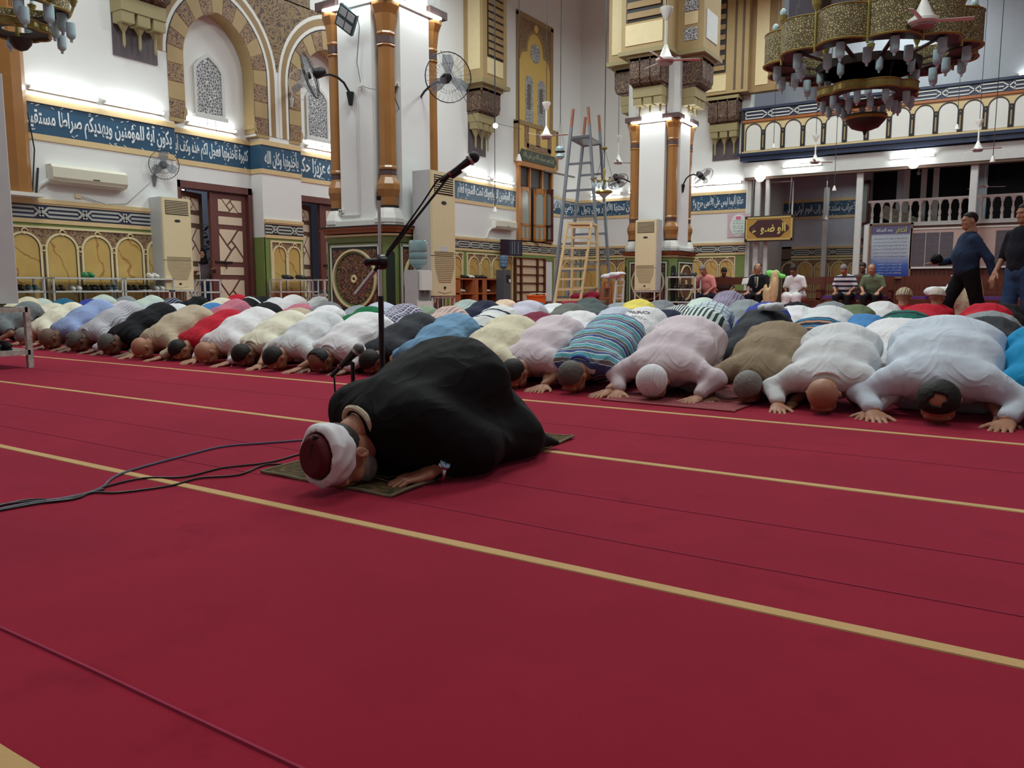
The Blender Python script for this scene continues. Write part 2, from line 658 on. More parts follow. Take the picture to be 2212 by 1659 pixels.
def blue_band(par, x0, x1, y, text=None, side=None, dark=False, h0=3.28, h1=3.79):
    """written frieze between two cream rails"""
    if side:
        MB().box(x0 - 0.012, y - 0.012, h0, x1 + 0.012, y + D, h1).build('frieze_board', BLUE, par)
    else:
        MB().box(x0, y - 0.012, h0, x1, y, h1).build('frieze_board', BLUE, par)
    e = 0.02 if side else 0
    MB().box(x0 - e, y - 0.035, h1, x1 + e, y + (D if side else 0), h1 + 0.09).box(x0 - e, y - 0.025, h1 + 0.09, x1 + e, y, h1 + 0.105).build('frieze_rail', BEIGE, par)
    MB().box(x0 - e, y - 0.02, h0 - 0.1, x1 + e, y + (D if side else 0), h0).build('frieze_rail', BEIGE, par)
    if text:
        lettering(text, x1 - x0 - 0.16, (h1 - h0) * 0.88, LETTER, par, x0 + 0.08, y - 0.013, h0 + 0.03, 'calligraphy', 0.02)
        mk = MB()
        for i in range(int((x1 - x0) * 9)):
            x = x0 + 0.1 + random.random() * (x1 - x0 - 0.2)
            z = h0 + (h1 - h0) * random.choice([0.06, 0.1, 0.86, 0.9, 0.93, 0.8])
            q = random.choice([0.4, 0.9, -0.9])
            mk.beam((x - 0.02, y - 0.016, z), (x + 0.025, y - 0.016, z + 0.03 * q), 0.008, 0.012)
        mk.build('vowel_mark', LETTER, par)


def knots(par, x0, x1, y, z0, z1, pitch, ground, mat=SILVER, tk=0.03):
    """interlaced strapwork: three straps that cross in a knot every pitch"""
    MB().box(x0, y - 0.012, z0, x1, y, z1).build('strapwork_ground', ground, par)
    h = z1 - z0
    zs = [z0 + h * 0.2, z0 + h * 0.5, z0 + h * 0.8]
    s = MB()
    n = max(1, int(round((x1 - x0) / pitch)))
    p = (x1 - x0) / n
    w = h * 0.15
    for i in range(n):
        a, b = x0 + i * p, x0 + (i + 1) * p
        c = (a + b) / 2
        q = min(p * 0.16, h * 0.75)
        for z in zs:
            s.beam((a, y - 0.016, z), (c - q, y - 0.016, z), 0.012, w)
            s.beam((c + q, y - 0.016, z), (b, y - 0.016, z), 0.012, w)
        s.beam((c - q, y - 0.02, zs[0]), (c + q * 0.3, y - 0.02, zs[2]), 0.012, w)
        s.beam((c - q, y - 0.024, zs[2]), (c + q * 0.3, y - 0.024, zs[0]), 0.012, w)
        s.beam((c - q * 0.3, y - 0.02, zs[2]), (c + q, y - 0.02, zs[0]), 0.012, w)
        s.beam((c - q * 0.3, y - 0.024, zs[0]), (c + q, y - 0.024, zs[2]), 0.012, w)
    s.build('strapwork', mat, par)


def wainscot(par, x0, x1, y, n, ztop=2.2, ground=NAVY, frame=True, left_green=0.14, right_green=0.14, kp=0.66):
    MB().box(x0, y - 0.05, 2.13, x1, y, ztop).box(x0, y - 0.035, 2.1, x1, y, 2.13).build('wainscot_rail', BEIGE, par)
    knots(par, x0, x1, y - 0.012, 1.86, 2.1, kp, ground)
    MB().box(x0, y - 0.04, 1.79, x1, y, 1.86).build('wainscot_rail', BEIGE, par)
    MB().box(x0, y - 0.018, 0.1, x1, y, 1.79).build('wainscot_ground', GREEN, par)
    a, b = x0 + left_green, x1 - right_green
    p = (b - a) / n
    w = p * 0.38
    zt, zs = 1.7, 1.62 - w * 1.0 - 0.03
    MB().box(a, y - 0.03, zs - 0.1, b, y - 0.018, zt).build('spandrel_carving', ARAB, par)
    f = MB()
    f.box(a, y - 0.05, zt, b, y - 0.018, zt + 0.04).box(a - 0.04, y - 0.05, 0.15, a, y - 0.018, zt + 0.04).box(b, y - 0.05, 0.15, b + 0.04, y - 0.018, zt + 0.04)
    f.build('cream_border', CREAM, par)
    for i in range(n):
        cx = a + p * (i + 0.5)
        inner = [(cx - w, 0.2)] + rarch(cx, w, zs) + [(cx + w, 0.2)]
        outer = [(cx - w - 0.05, 0.2)] + rarch(cx, w + 0.05, zs) + [(cx + w + 0.05, 0.2)]
        MB().prism(inner, y - 0.034, y - 0.018).build('marbled_panel', MARBLE, par)
        inn2 = [(cx - w - 0.012, 0.2)] + rarch(cx, w + 0.012, zs) + [(cx + w + 0.012, 0.2)]
        MB().band(inn2, inner, y - 0.038, y - 0.018).build('dark_reveal', DARK, par)
        q = MB().band(outer, inn2, y - 0.052, y - 0.018)
        q.tube([(cx + 0.05 * math.cos(t) + 0.02, y - 0.05, zs + w + 0.055 + 0.045 * math.sin(t)) for t in np.linspace(0, 5.6, 9)], 0.013, 5)
        q.tube([(cx + p / 2 + 0.035 * math.cos(t), y - 0.05, zs + 0.02 + 0.05 * math.sin(t)) for t in np.linspace(0, 5.6, 9)], 0.012, 5)
        q.build('arch_frame', CREAM, par)
        if i < n:
            MB().box(cx + p / 2 - (p / 2 - w - 0.05), y - 0.024, 0.2, cx + p / 2 + (p / 2 - w - 0.05), y - 0.018, zs).build('brown_strip', BROWN, par)


w1 = struct('trim_1', (-14.3, 0, 0), R(90))
wainscot(w1, 6.2, 9.98, 0, 5, left_green=0.5, kp=0.72)
w2 = struct('trim_2', (-14.3, 0, 0), R(90))
wainscot(w2, 12.12, 13.22, 0, 2, ground=DARK, left_green=0.16, right_green=0.1, kp=0.5)
MB().box(12.085, 0.0, 0.1, 12.125, D, 1.8).build('green_return', GREEN, w2)
w3 = struct('trim_3', (-14.3, 0, 0), R(90))
wainscot(w3, 15.3, 18.7, 0, 5, ground=DARK, kp=0.6)
wainscot(w3, 18.7, 19.55, 0, 1, ground=DARK, kp=0.6)
wainscot(w3, 19.55, 22.3, 0, 4, ground=DARK, kp=0.6)
wainscot(w3, 24.8, 26.75, 0, 3, ground=DARK, kp=0.6)
knots(w3, 22.3, 24.8, -0.012, 1.86, 2.1, 0.6, DARK)
MB().box(22.3, -0.05, 2.1, 24.8, 0, 2.2).box(22.3, -0.04, 1.79, 24.8, 0, 1.86).build('wainscot_rail', BEIGE, w3)
MB().box(22.3, -0.03, 1.62, 24.8, 0, 1.79).build('green_strip', GREEN, w3)

T1 = 'يكون آية للمؤمنين ويهديكم صراطا مستقيما'
T2 = 'كثيرة تأخذونها فعجل لكم هذه وكف أيدي'
T3 = 'يأخذونها وكان الله'
T4 = 'عن المؤمنين إذ يبايعونك تحت الشجرة فعلم'
T5 = 'عذابا أليما ليس على الأعمى حرج ولا'
b1 = struct('trim_4', (-14.3, 0, 0), R(90))
blue_band(b1, 7.05, 9.99, 0, arabic(T1))
b2 = struct('trim_5', (-14.3, 0, 0), R(90))
blue_band(b2, 10.0, 12.1, D, arabic(T2))
blue_band(b2, 12.1, 13.22, 0, arabic(T3), side=True)
blue_band(b2, 13.22, 15.25, D, arabic('وكان الله عزيزا حكيما'))
b3 = struct('trim_6', (-14.3, 0, 0), R(90))
blue_band(b3, 15.27, 19.15, 0, arabic('في قلوبهم فأنزل السكينة عليهم'))
blue_band(b3, 19.15, 22.4, 0, arabic(T4))
blue_band(b3, 24.7, 26.78, 0, arabic('لقد رضي الله عن'))

# voussoirs of the two pointed arches, border bands, spandrel
ar = struct('trim_7', (-14.3, 0, 0), R(90))
for ai, cx in enumerate((11.11, 14.13)):
    ni = 19
    inn = arch(cx, 0.86, 5.2, n=14)
    out = arch(cx, 1.2, 5.2, n=14)
    rows = [((cx - 0.86, 4.0 + 0.3 * k), (cx - 1.2, 4.0 + 0.3 * k)) for k in range(4)]
    seq = [(a, b) for a, b in rows] + list(zip(inn, out)) + [((2 * cx - a[0], a[1]), (2 * cx - b[0], b[1])) for a, b in reversed(rows)]
    # resample in equal steps
    L = [0]
    for i in range(1, len(seq)):
        L.append(L[-1] + math.hypot(seq[i][1][0] - seq[i - 1][1][0], seq[i][1][1] - seq[i - 1][1][1]))
    def at_l(l):
        for i in range(1, len(seq)):
            if l <= L[i] + 1e-9:
                t = (l - L[i - 1]) / (L[i] - L[i - 1])
                return [tuple(seq[i - 1][q][c] * (1 - t) + seq[i][q][c] * t for c in (0, 1)) for q in (0, 1)]
        return list(seq[-1])
    for j in range(ni):
        ps = [at_l(L[-1] * (j + 0.03 + 0.94 * t / 3) / ni) for t in range(4)]
        MB().band([p[0] for p in ps], [p[1] for p in ps], -0.014, 0).build('voussoir', ARAB if j % 2 == 0 else TAN2, ar)
    MB().band([s[0] for s in seq], [s[1] for s in seq], -0.006, 0).build('voussoir_ground', TAN, ar)
    MB().band([s[0] for s in seq], [(s[0][0] + (0.02 if s[0][0] < cx else -0.02), s[0][1]) for s in seq], -0.004, 0.33).build('arch_soffit', TAN2, ar)
    for w0, w1_, mt in ((1.2, 1.225, DARK), (1.225, 1.29, WHITE2), (1.29, 1.42, TAN), (1.42, 1.49, WHITE2)):
        A = [(cx - w0, 4.0)] + arch(cx, w0, 5.2, n=12) + [(cx + w0, 4.0)]
        B = [(cx - w1_, 4.0)] + arch(cx, w1_, 5.2, n=12) + [(cx + w1_, 4.0)]
        if ai == 0:
            A, B = A[1:], B[1:]
        MB().band(A, B, -0.012, 0).build('arch_border', mt, ar)
c1, c2 = arch(11.11, 1.49, 5.2, n=12), arch(14.13, 1.49, 5.2, n=12)
ra = [p for p in c1 if p[0] >= 11.1 and p[0] < 12.6]
lb = [(11.11 + 14.13 - x, z) for x, z in ra]
MB().band(ra, lb, -0.008, 0).build('spandrel_scroll', ARABS, ar)
MB().box(11.6, -0.008, 7.0, 13.65, 0, 8.6).build('spandrel_scroll', ARABS, ar)
# capping of the spandrel: brown and white frame lines
for q, mt in ((0.0, WHITE2), (0.07, TAN)):
    MB().box(9.55 - q, -0.011, 6.9, 9.62 - q, 0, 8.6).build('frame_line', mt, ar)
# corbels at the arch feet
for cx in (10.25, 11.97, 13.27, 14.99):
    s = 1 if cx in (10.25, 13.27) else -1
    MB().prism([(cx, 4.25), (cx + 0.04 * s, 4.2), (cx + 0.05 * s, 4.1), (cx - 0.02 * s, 4.02), (cx - 0.05 * s, 3.93), (cx - 0.36 * s, 3.93), (cx - 0.36 * s, 4.0), (cx - 0.05 * s, 4.0)], -0.02, 0.3).build('arch_foot', TAN2, ar)

# pierced windows in the bays
for i, cx in enumerate((11.08, 14.1)):
    wn = struct('window_%d' % (i + 1), (-14.3, 0, 0), R(90))
    wsh = [(cx - 0.3, 4.28), (cx + 0.3, 4.28), (cx + 0.3, 5.15), (cx + 0.2, 5.28), (cx, 5.42), (cx - 0.2, 5.28), (cx - 0.3, 5.15)]
    MB().prism(wsh, D - 0.03, D).build('pierced_screen', LATT, wn)
    big = [(cx - 0.36, 4.22), (cx + 0.36, 4.22), (cx + 0.36, 5.18), (cx + 0.24, 5.34), (cx, 5.5), (cx - 0.24, 5.34), (cx - 0.36, 5.18)]
    MB().band(wsh + wsh[:1], big + big[:1], D - 0.05, D).box(cx - 0.4, D - 0.09, 4.16, cx + 0.4, D, 4.24).build('window_frame', GREYW, wn)
    MB().tube([(cx - 0.1, D - 0.06, 4.17), (cx - 0.08, D - 0.05, 3.95)], 0.006, 5).tube([(cx + 0.1, D - 0.06, 4.17), (cx + 0.12, D - 0.05, 3.95)], 0.006, 5).build('hanging_wire', DARK, wn)

# near pilaster with its varnished colonnette
pl = struct('trim_8', (-14.3, 0, 0), R(90))
MB().lathe([(0.2, 2.25), (0.2, 11)], (6.98, -0.06, 0), 8, R(22.5)).build('colonnette', OCHREWOOD, pl)
MB().box(6.0, -0.12, 2.2, 6.8, 0, 11).build('pilaster_face', GREYW, pl)
MB().box(6.7, -0.3, 2.2, 7.28, 0, 2.26).build('pilaster_sill', WHITE2, pl)
MB().tube([(7.18, -0.1, 2.3), (7.26, -0.1, 3.0), (7.2, -0.08, 3.6)], 0.012, 5).tube([(7.24, -0.1, 2.28), (7.3, -0.09, 2.7)], 0.02, 5).build('cable', BLACK, pl)


# ------------------------------------------------------------------ doors
def door_leaf(par, x0, x1, y, z1, mat=MAROONW, lock=False):
    lf = MB().box(x0, y, 0.02, x1, y + 0.05, z1)
    lf = lf.build('door_leaf', mat, par)
    a, b = x0 + 0.12, x1 - 0.12
    CR = M((214, 196, 170), 0.5, name='cream_door_panel')
    zz = 0.15
    spec = [(0.75, 1), (0.2, 0)] * 3
    for h, kind in spec:
        if zz + h > z1 - 0.1:
            h = z1 - 0.1 - zz
        if h < 0.12:
            break
        if kind == 0:
            MB().box(a + 0.02, y - 0.012, zz + 0.01, b - 0.02, y, zz + h - 0.02).build('door_panel', CR, lf)
        else:
            cx, cz = (a + b) / 2, zz + h / 2
            w, hh, c = (b - a) / 2, h / 2 - 0.01, 0.105
            cs = [(-c, 0.0), (0.0, c), (c, 0.0), (0.0, -c)]
            bp = []
            for q in range(4):          # each bar runs on from one side of the tilted square to the frame
                p0, p1 = cs[q], cs[(q + 1) % 4]
                dx, dz = p1[0] - p0[0], p1[1] - p0[1]
                dz *= 1.25
                tt = min((w if dx > 0 else -w) / dx - p1[0] / dx if dx else 9, ((hh if dz > 0 else -hh) - p1[1]) / dz if dz else 9)
                bp.append((p1[0] + dx * tt, p1[1] + dz * tt))
            rc = [(w, hh), (w, -hh), (-w, -hh), (-w, hh)]
            for q in range(4):
                B0_, B1_ = bp[q], bp[(q + 1) % 4]
                poly = [cs[(q + 1) % 4], B0_]
                th = math.atan2(B0_[1], B0_[0])
                te = math.atan2(B1_[1], B1_[0])
                for k in range(8):
                    r_ = rc[k % 4]
                    a_ = math.atan2(r_[1], r_[0])
                    d_ = (th - a_) % (2 * math.pi)
                    if 0.02 < d_ < (th - te) % (2 * math.pi) - 0.02 and r_ not in poly:
                        poly.append(r_)
                poly += [B1_, cs[(q + 2) % 4]]
                mx, mz = sum(p[0] for p in poly) / len(poly), sum(p[1] for p in poly) / len(poly)
                poly = [(cx + mx + (px - mx) * 0.84, cz + mz + (pz - mz) * 0.86) for px, pz in poly]
                MB().prism(poly, y - 0.012, y).build('door_panel', CR, lf)
            MB().prism([(cx + px * 0.72, cz + pz * 0.72) for px, pz in cs], y - 0.014, y).build('door_panel', CR, lf)
        zz += h + 0.06
    if lock:
        MB().box(x0 + 0.02, y - 0.03, 1.23, x0 + 0.45, y, 1.26).tube([(x0 + 0.28, y - 0.03, 1.25), (x0 + 0.28, y - 0.04, 1.1)], 0.012, 6).build('door_bolt', BLACK, lf)
    return lf


for i, (a, b) in enumerate(DOORS):
    dr = struct('door_%d' % (i + 1), (-14.3, 0, 0), R(90))
    fr = MB().box(a, 0.3, 0, a + 0.1, 0.6, 2.86).box(b - 0.1, 0.3, 0, b, 0.6, 2.86).box(a, 0.3, 2.72, b, 0.6, 2.86)
    fr.build('door_frame', MAROONW, dr)
    mid = (a + b) / 2 - 0.05
    door_leaf(dr, mid, b - 0.1, 0.38, 2.7, lock=True)
    MB().box(mid - 0.06, 0.36, 0, mid, 0.44, 2.7).build('door_post', MAROONW, dr)
    hinge = bpy.data.objects.new('leaf_hinge', None)
    COL.objects.link(hinge)
    lf = door_leaf(dr, 0, 0.84, 0, 2.68, mat=BROWN)
    lf.location = (a + 0.1, 0.42, 0)
    lf.rotation_euler[2] = R(20)
    bpy.data.objects.remove(hinge)

# outside the doors
ow = MB().box(-19, 8, -0.1, -18.8, 20, 6).build('wall_outside', M((120, 128, 150), 0.8, name='outside_wall'), kind='structure')
MB().box(-18.8, 8, 5.8, -14.9, 20, 6).build('ceiling_porch', M((90, 90, 95), 0.8, name='porch'), kind='structure')
lw = glow((0.95, 0.97, 1), 1.2, 'lit_window_glow')
MB().box(-18.78, 12.75, 1.9, -18.74, 13.35, 4.6).build('window_pane', lw, ow)
q = MB()
for i in range(5):
    q.box(-18.74, 12.75 + 0.14 * i, 1.9, -18.72, 12.79 + 0.14 * i, 4.6)
q.build('window_bar', DARK, ow)
area('porch_lamp_light', (-16.8, 13, 5.6), 0.8, 60)
bs = thing('shrub', 'dark green leafy shrub outside the half open door', 'plant', (-17.4, 12.55, 0))
q = MB()
for i in range(420):
    a, b, r = random.random() * 6.28, random.random() * 2.0 + 0.1, 0.42 * random.random() ** 0.4
    c = Vector((r * math.cos(a), r * math.sin(a), b + 0.15))
    d = Vector((random.uniform(-1, 1), random.uniform(-1, 1), random.uniform(-0.3, 1))).normalized() * 0.12
    s = d.cross(Vector((random.random(), random.random(), 1))).normalized() * 0.045
    q.add([c - s, c + d * 0.5 - s, c + d, c + d * 0.5 + s], [(0, 1, 2, 3)])
q.build('foliage', M((44, 72, 44), 0.6, var=0.4, name='leaf_green'), bs, kind='stuff')
MB().tube([(0, 0, 0), (0.03, 0, 0.9), (0, 0.03, 1.9)], 0.03, 7).build('stem', BROWN, bs)

# ------------------------------------------------------------------ oriels and stalactite brackets
def bracket(par, x0, x1, y1, ztop, zmid, zbot, ndrop=3, depth=0.5, back=PURP, ymax=None):
    """carved quarter-round console over hanging drops; front at y1 - depth"""
    w = (x1 - x0)
    prof = [(y1, ztop), (y1 - depth, ztop), (y1 - depth, zmid + 0.22), (y1 - depth * 0.9, zmid + 0.1), (y1 - depth * 0.6, zmid + 0.02), (y1, zmid)]
    n = len(prof)
    nl = 3
    for k in range(nl):
        a, b = x0 + w * k / nl + 0.012, x0 + w * (k + 1) / nl - 0.012
        MB().add([(a, y, z) for y, z in prof] + [(b, y, z) for y, z in prof],
                 [tuple(range(n)), tuple(range(2 * n - 1, n - 1, -1))] + [(i, n + i, n + (i + 1) % n, (i + 1) % n) for i in range(n)]).build('console_lobe', ARABB, par)
    MB().box(x0 - 0.02, y1 - depth + 0.05, zmid + 0.1, x0, y1, ztop).box(x1, y1 - depth + 0.05, zmid + 0.1, x1 + 0.02, y1, ztop).build('console_side', ARABB, par)
    MB().box(x0 - 0.06, y1 - depth - 0.05, ztop, x1 + 0.06, y1, ztop + 0.1).box(x0 - 0.02, y1 - depth, ztop - 0.06, x1 + 0.02, y1, ztop).build('console_cap', OLIVE, par)
    d2 = depth * 0.7
    MB().box(x0 + 0.03, y1 - 0.03, zbot, x1 - 0.03, y1, zmid).build('drop_back', back, par)
    MB().box(x0 + 0.02, y1 - d2, zmid - 0.22, x1 - 0.02, y1 - 0.02, zmid + 0.02).build('drop_block', OLIVE, par)
    for k in range(ndrop):
        cx = x0 + w * (k + 0.5) / ndrop
        q = MB()
        h = zmid - 0.2 - zbot
        s = w / ndrop * 0.42
        q.cbox((cx, y1 - d2 * 0.55, zmid - 0.3), (s * 1.9, d2 * 0.8, 0.22))
        q.lathe([(0.02, -h * 0.62), (s, -h * 0.34), (s, -h * 0.3), (s * 0.9, -0.05)], (cx, y1 - d2 * 0.5, zmid - 0.1), 4, R(45))
        q.lathe([(0.004, -h * 0.97), (0.03, -h * 0.9), (0.028, -h * 0.55)], (cx, y1 - d2 * 0.5, zmid - 0.1), 6)
        q.build('stalactite_drop', OLIVE, par)


def louvre(par, x0, x1, z0, z1, y, nsl=None):
    MB().box(x0 - 0.03, y - 0.012, z0 - 0.03, x1 + 0.03, y + 0.01, z1 + 0.03).build('louvre_frame', DARK, par)
    n = nsl or int((z1 - z0) / 0.2)
    for i in range(n):
        z = z0 + (z1 - z0) * (i + 0.1) / n
        MB().add([(x0, y - 0.05, z), (x1, y - 0.05, z), (x1, y - 0.015, z + 0.16), (x0, y - 0.015, z + 0.16), (x0, y - 0.015, z), (x1, y - 0.015, z)],
                 [(0, 1, 2, 3), (0, 4, 5, 1), (4, 3, 2, 5), (0, 3, 4), (1, 5, 2)]).build('louvre_slat', TAN, par)


# oriel on the far left wall
o1 = struct('trim_9', (-14.3, 0, 0), R(90))
MB().box(19.6, -0.68, 6.6, 20.85, 0, TOP).build('oriel_body', TAN2, o1)
louvre(o1, 19.85, 20.6, 7.35, 11.8, -0.69)
MB().box(19.82, -0.7, 6.85, 20.62, -0.68, 7.3).build('oriel_panel', CREAM, o1)
MB().box(19.59, -0.58, 6.95, 19.6, -0.16, 12).build('side_panel', CREAM, o1)
MB().box(19.5, -0.74, 6.55, 20.95, 0, 6.66).build('oriel_base', OLIVE, o1)
bracket(o1, 19.75, 20.7, 0, 6.45, 5.75, 4.65, depth=0.55)
# oriel foot on the near left wall (its body rises out of view)
o2 = struct('trim_10', (-14.3, 0, 0), R(90))
bracket(o2, 8.78, 9.72, 0, 6.5, 5.85, 4.9, depth=0.5)
MB().box(8.6, -0.7, 6.6, 9.9, 0, TOP).build('oriel_body', TAN2, o2)
# tall window of the left wall with its painted surround
w4 = struct('window_3', (-14.3, 0, 0), R(90))
YP = M((208, 176, 98), 0.6, name='yellow_panel_paint')
MB().box(22.5, -0.02, 4.85, 24.65, 0, 9.35).build('painted_field', YP, w4)
f = MB().box(22.42, -0.05, 4.85, 22.55, 0, 9.4).box(24.55, -0.05, 4.85, 24.72, 0, 9.4).box(22.42, -0.05, 9.3, 24.72, 0, 9.45)
f.build('brown_border', TAN, w4)
tre = [(22.62, 8.0)] + [(22.62 + 0.4 * (1 - math.cos(t)), 8.0 + 0.3 * math.sin(t)) for t in np.linspace(0.2, 1.57, 5)] + \
      [(23.05 + 0.52 * (1 - math.cos(t)), 8.35 + 0.62 * math.sin(t)) for t in np.linspace(0, 1.57, 6)]
tre = tre + [(2 * 23.57 - x, z) for x, z in reversed(tre[:-1])]
tr2 = [(x + (0.08 if x < 23.57 else -0.08) * -1, z + 0.08) for x, z in tre]
MB().band(tre, tr2, -0.04, 0).build('trefoil_border', TAN, w4)
MB().band(tr2, [(x, 9.3) for x, z in tr2], -0.032, 0).build('corner_carving', ARAB, w4)
MB().ball((23.57, -0.05, 9.13), 0.13, 8, (1, 0.4, 1)).build('boss', YP, w4)
MB().lathe([(0.3, 0), (0.3, 0.02)], (0, 0, 0), 16).xf(Matrix.Translation((23.57, -0.02, 8.35)) @ Matrix.Rotation(R(90), 4, 'X')).build('round_screen', LATT, w4)
for cx in (23.2, 23.98):
    sh = [(cx - 0.24, 6.1)] + rarch(cx, 0.24, 7.35, 5) + [(cx + 0.24, 6.1)]
    MB().prism(sh, -0.03, 0).build('arched_screen', LATT, w4)
    MB().box(cx - 0.14, -0.034, 6.5, cx + 0.08, -0.03, 7.3).build('dark_opening', M((110, 100, 98), 0.8, name='dusty_opening'), w4)
MB().box(22.32, -0.14, 4.75, 24.85, 0, 6.02).build('sill_block', YP, w4)
MB().box(22.28, -0.17, 5.92, 24.9, 0, 6.05).box(22.28, -0.17, 4.75, 22.36, 0, 6.0).box(24.8, -0.17, 4.75, 24.9, 0, 6.0).build('brown_border', TAN, w4)
for x0, x1, z0, z1 in ((22.72, 22.98, 5.25, 5.92), (23.45, 23.7, 5.35, 5.92), (24.2, 24.45, 5.25, 5.92), (22.85, 24.4, 5.2, 5.38)):
    MB().box(x0, -0.155, z0, x1, -0.13, z1).build('carved_strap', ARAB, w4)
GRP = M((66, 72, 62), 0.5, name='dark_green_plaque')
plq = [(22.42, 4.98), (22.52, 4.8), (24.65, 4.8), (24.75, 4.98), (24.65, 5.16), (22.52, 5.16)]
MB().prism(plq, -0.18, -0.1).build('plaque', GRP, w4)
lettering('إنما يعمر مساجد الله من آمن بالله', 2.0, 0.27, M((150, 150, 128), 0.5, name='plaque_relief'), w4, 22.58, -0.181, 4.85, 'plaque_lettering', 0.02, pre=False)
MB().box(22.4, -0.2, 4.62, 24.75, 0.0, 4.76).build('window_head', WINWOOD, w4)
MB().box(22.45, 0.0, 2.22, 24.68, 0.02, 4.62).box(22.45, -0.1, 2.2, 22.56, 0, 4.62).box(24.57, -0.1, 2.2, 24.68, 0, 4.62).box(23.12, -0.1, 4.0, 23.2, 0, 4.62).box(23.93, -0.1, 4.0, 24.0, 0, 4.62).build('window_frame', WINWOOD, w4)
MB().box(22.56, -0.03, 4.02, 24.57, -0.01, 4.6).box(23.3, -0.03, 2.25, 23.95, -0.01, 4.0).build('dark_opening', M((46, 36, 34), 0.5, name='dark_room'), w4)
GL = glassy((170, 176, 170), 'shutter_glass', 0.15, 0.75)
for (hx, wd, ang) in ((22.58, 0.52, -8), (23.42, 0.44, -42), (24.0, 0.5, -100), (24.1, 0.46, -6)):
    s = MB()
    s.box(0, -0.03, 2.24, 0.09, 0.01, 3.98).box(wd - 0.09, -0.03, 2.24, wd, 0.01, 3.98).box(0, -0.03, 2.24, wd, 0.01, 2.32).box(0, -0.03, 2.72, wd, 0.01, 2.8).box(wd / 2 - 0.03, -0.03, 2.3, wd / 2 + 0.03, 0.01, 2.76)
    s.band([(0.09, 3.7)] + rarch(wd / 2, wd / 2 - 0.09, 3.7, 4) + [(wd - 0.09, 3.7)], [(0, 3.98)] + [(wd * i / 8, 3.98) for i in range(9)] + [(wd, 3.98)], -0.03, 0.01)
    so = s.build('shutter', WINWOOD if ang != -100 else MAROONW, w4)
    so.location = (hx, -0.06, 0)
    so.rotation_euler[2] = R(ang)
    MB().box(0.08, -0.012, 2.3, wd - 0.08, -0.006, 3.9).build('shutter_pane', GL, so)
MB().beam((23.8, -0.25, 4.6), (25.1, -0.7, 4.5), 0.06, 0.05).build('awning_rail', M((120, 110, 100), 0.5, name='old_metal'), w4)

# ------------------------------------------------------------------ back wall
wb = struct('wall_back', (0, 26.8, 0))
MB().box(-14.9, 0, 0, -8.05, 0.4, TOP).build('wall_surface', WHITE, wb)
MB().box(-8.05, 0.05, 0, -7.95, 4.3, 4.7).build('wall_return', GREYW, wb)
w5 = struct('trim_11', (0, 26.8, 0))
wainscot(w5, -14.25, -11.2, 0, 4, ground=DARK, kp=0.6)
wainscot(w5, -11.2, -8.07, 0, 5, ground=DARK, kp=0.65, right_green=0.35)
b4 = struct('trim_12', (0, 26.8, 0))
blue_band(b4, -14.28, -11.6, 0, arabic('تجري من تحتها الأنهار ومن يتول'))
blue_band(b4, -11.6, -10.0, 0, arabic('على المريض حرج'))
blue_band(b4, -10.0, -8.1, 0, arabic(T5))
o3 = struct('trim_13', (0, 26.8, 0))
MB().box(-9.85, -0.6, 6.9, -8.0, 0, TOP).build('oriel_body', TAN2, o3)
louvre(o3, -9.55, -8.75, 7.6, 12, -0.61, 14)
MB().box(-9.6, -0.62, 7.0, -8.7, -0.6, 7.5).build('oriel_panel', CREAM, o3)
for x in (-8.45, -8.2):
    MB().box(x, -0.625, 7.0, x + 0.06, -0.6, TOP).build('brown_line', BROWN, o3)
MB().box(-8.0, -0.3, 6.9, -7.1, 0, TOP).build('oriel_wing', TAN, o3)
MB().box(-7.85, -0.32, 7.1, -7.45, -0.3, TOP).build('side_panel', CREAM, o3)
bracket(o3, -9.3, -8.35, 0, 6.75, 6.0, 4.9, depth=0.5)
ps = thing('poster', 'pink and mint green printed verse poster taped on back wall under blue frieze', 'poster', (-8.32, 26.785, 0))
MB().box(-0.36, -0.008, 2.36, 0.34, 0, 3.14).build('sheet', M((206, 178, 190), 0.6, name='pink_paper'), ps)
MB().prism([(0.28 * math.cos(t) * (1 + 0.05 * math.cos(6 * t)), 2.75 + 0.36 * math.sin(t)) for t in np.linspace(0, 6.28, 29)[:-1]], -0.011, -0.008).build('white_field', M((222, 226, 224), 0.6, name='paper_white'), ps)
MB().box(-0.09, -0.014, 2.94, 0.08, -0.011, 3.04).build('pink_title', M((214, 110, 150), 0.6, name='pink_print'), ps)
for i, t_ in enumerate(['بسم الله الرحمن', 'الرحيم قل هو', 'الله أحد الله', 'الصمد لم يلد', 'ولم يولد ولم', 'يكن له كفوا أحد']):
    lettering(t_, 0.34, 0.07, M((92, 176, 150), 0.6, name='mint_print'), ps, -0.18, -0.012, 2.86 - 0.082 * i, 'printed_line', 0.02, 0.002, pre=False)

# ------------------------------------------------------------------ gallery over the far side
gl = struct('trim_14', (0, 26.6, 0))
GX0, GX1 = -8.22, 9.0
MB().box(GX0 + 0.1, 0.0, 4.25, GX1, 0.35, 4.72).build('gallery_beam', GREYW, gl)
MB().box(GX0 + 0.1, 0.02, 4.17, GX1, 0.3, 4.25).build('beam_soffit_strip', BROWN, gl)
MB().box(GX0 - 0.02, -0.16, 4.76, GX1, 0.2, 5.0).box(GX0 - 0.1, -0.22, 4.9, GX1, 0.2, 5.0).build('navy_cornice', NAVY2, gl)
MB().box(GX0, -0.06, 5.0, GX1, 0.2, 5.07).build('beige_moulding', BEIGE, gl)
MB().box(GX0, 0.0, 5.07, GX1, 0.2, 6.1).build('arcade_ground', M((214, 190, 142), 0.6, name='arcade_beige'), gl)
MB().box(GX0, -0.05, 5.98, GX1, 0.2, 6.05).build('brown_moulding', ORANGE, gl)
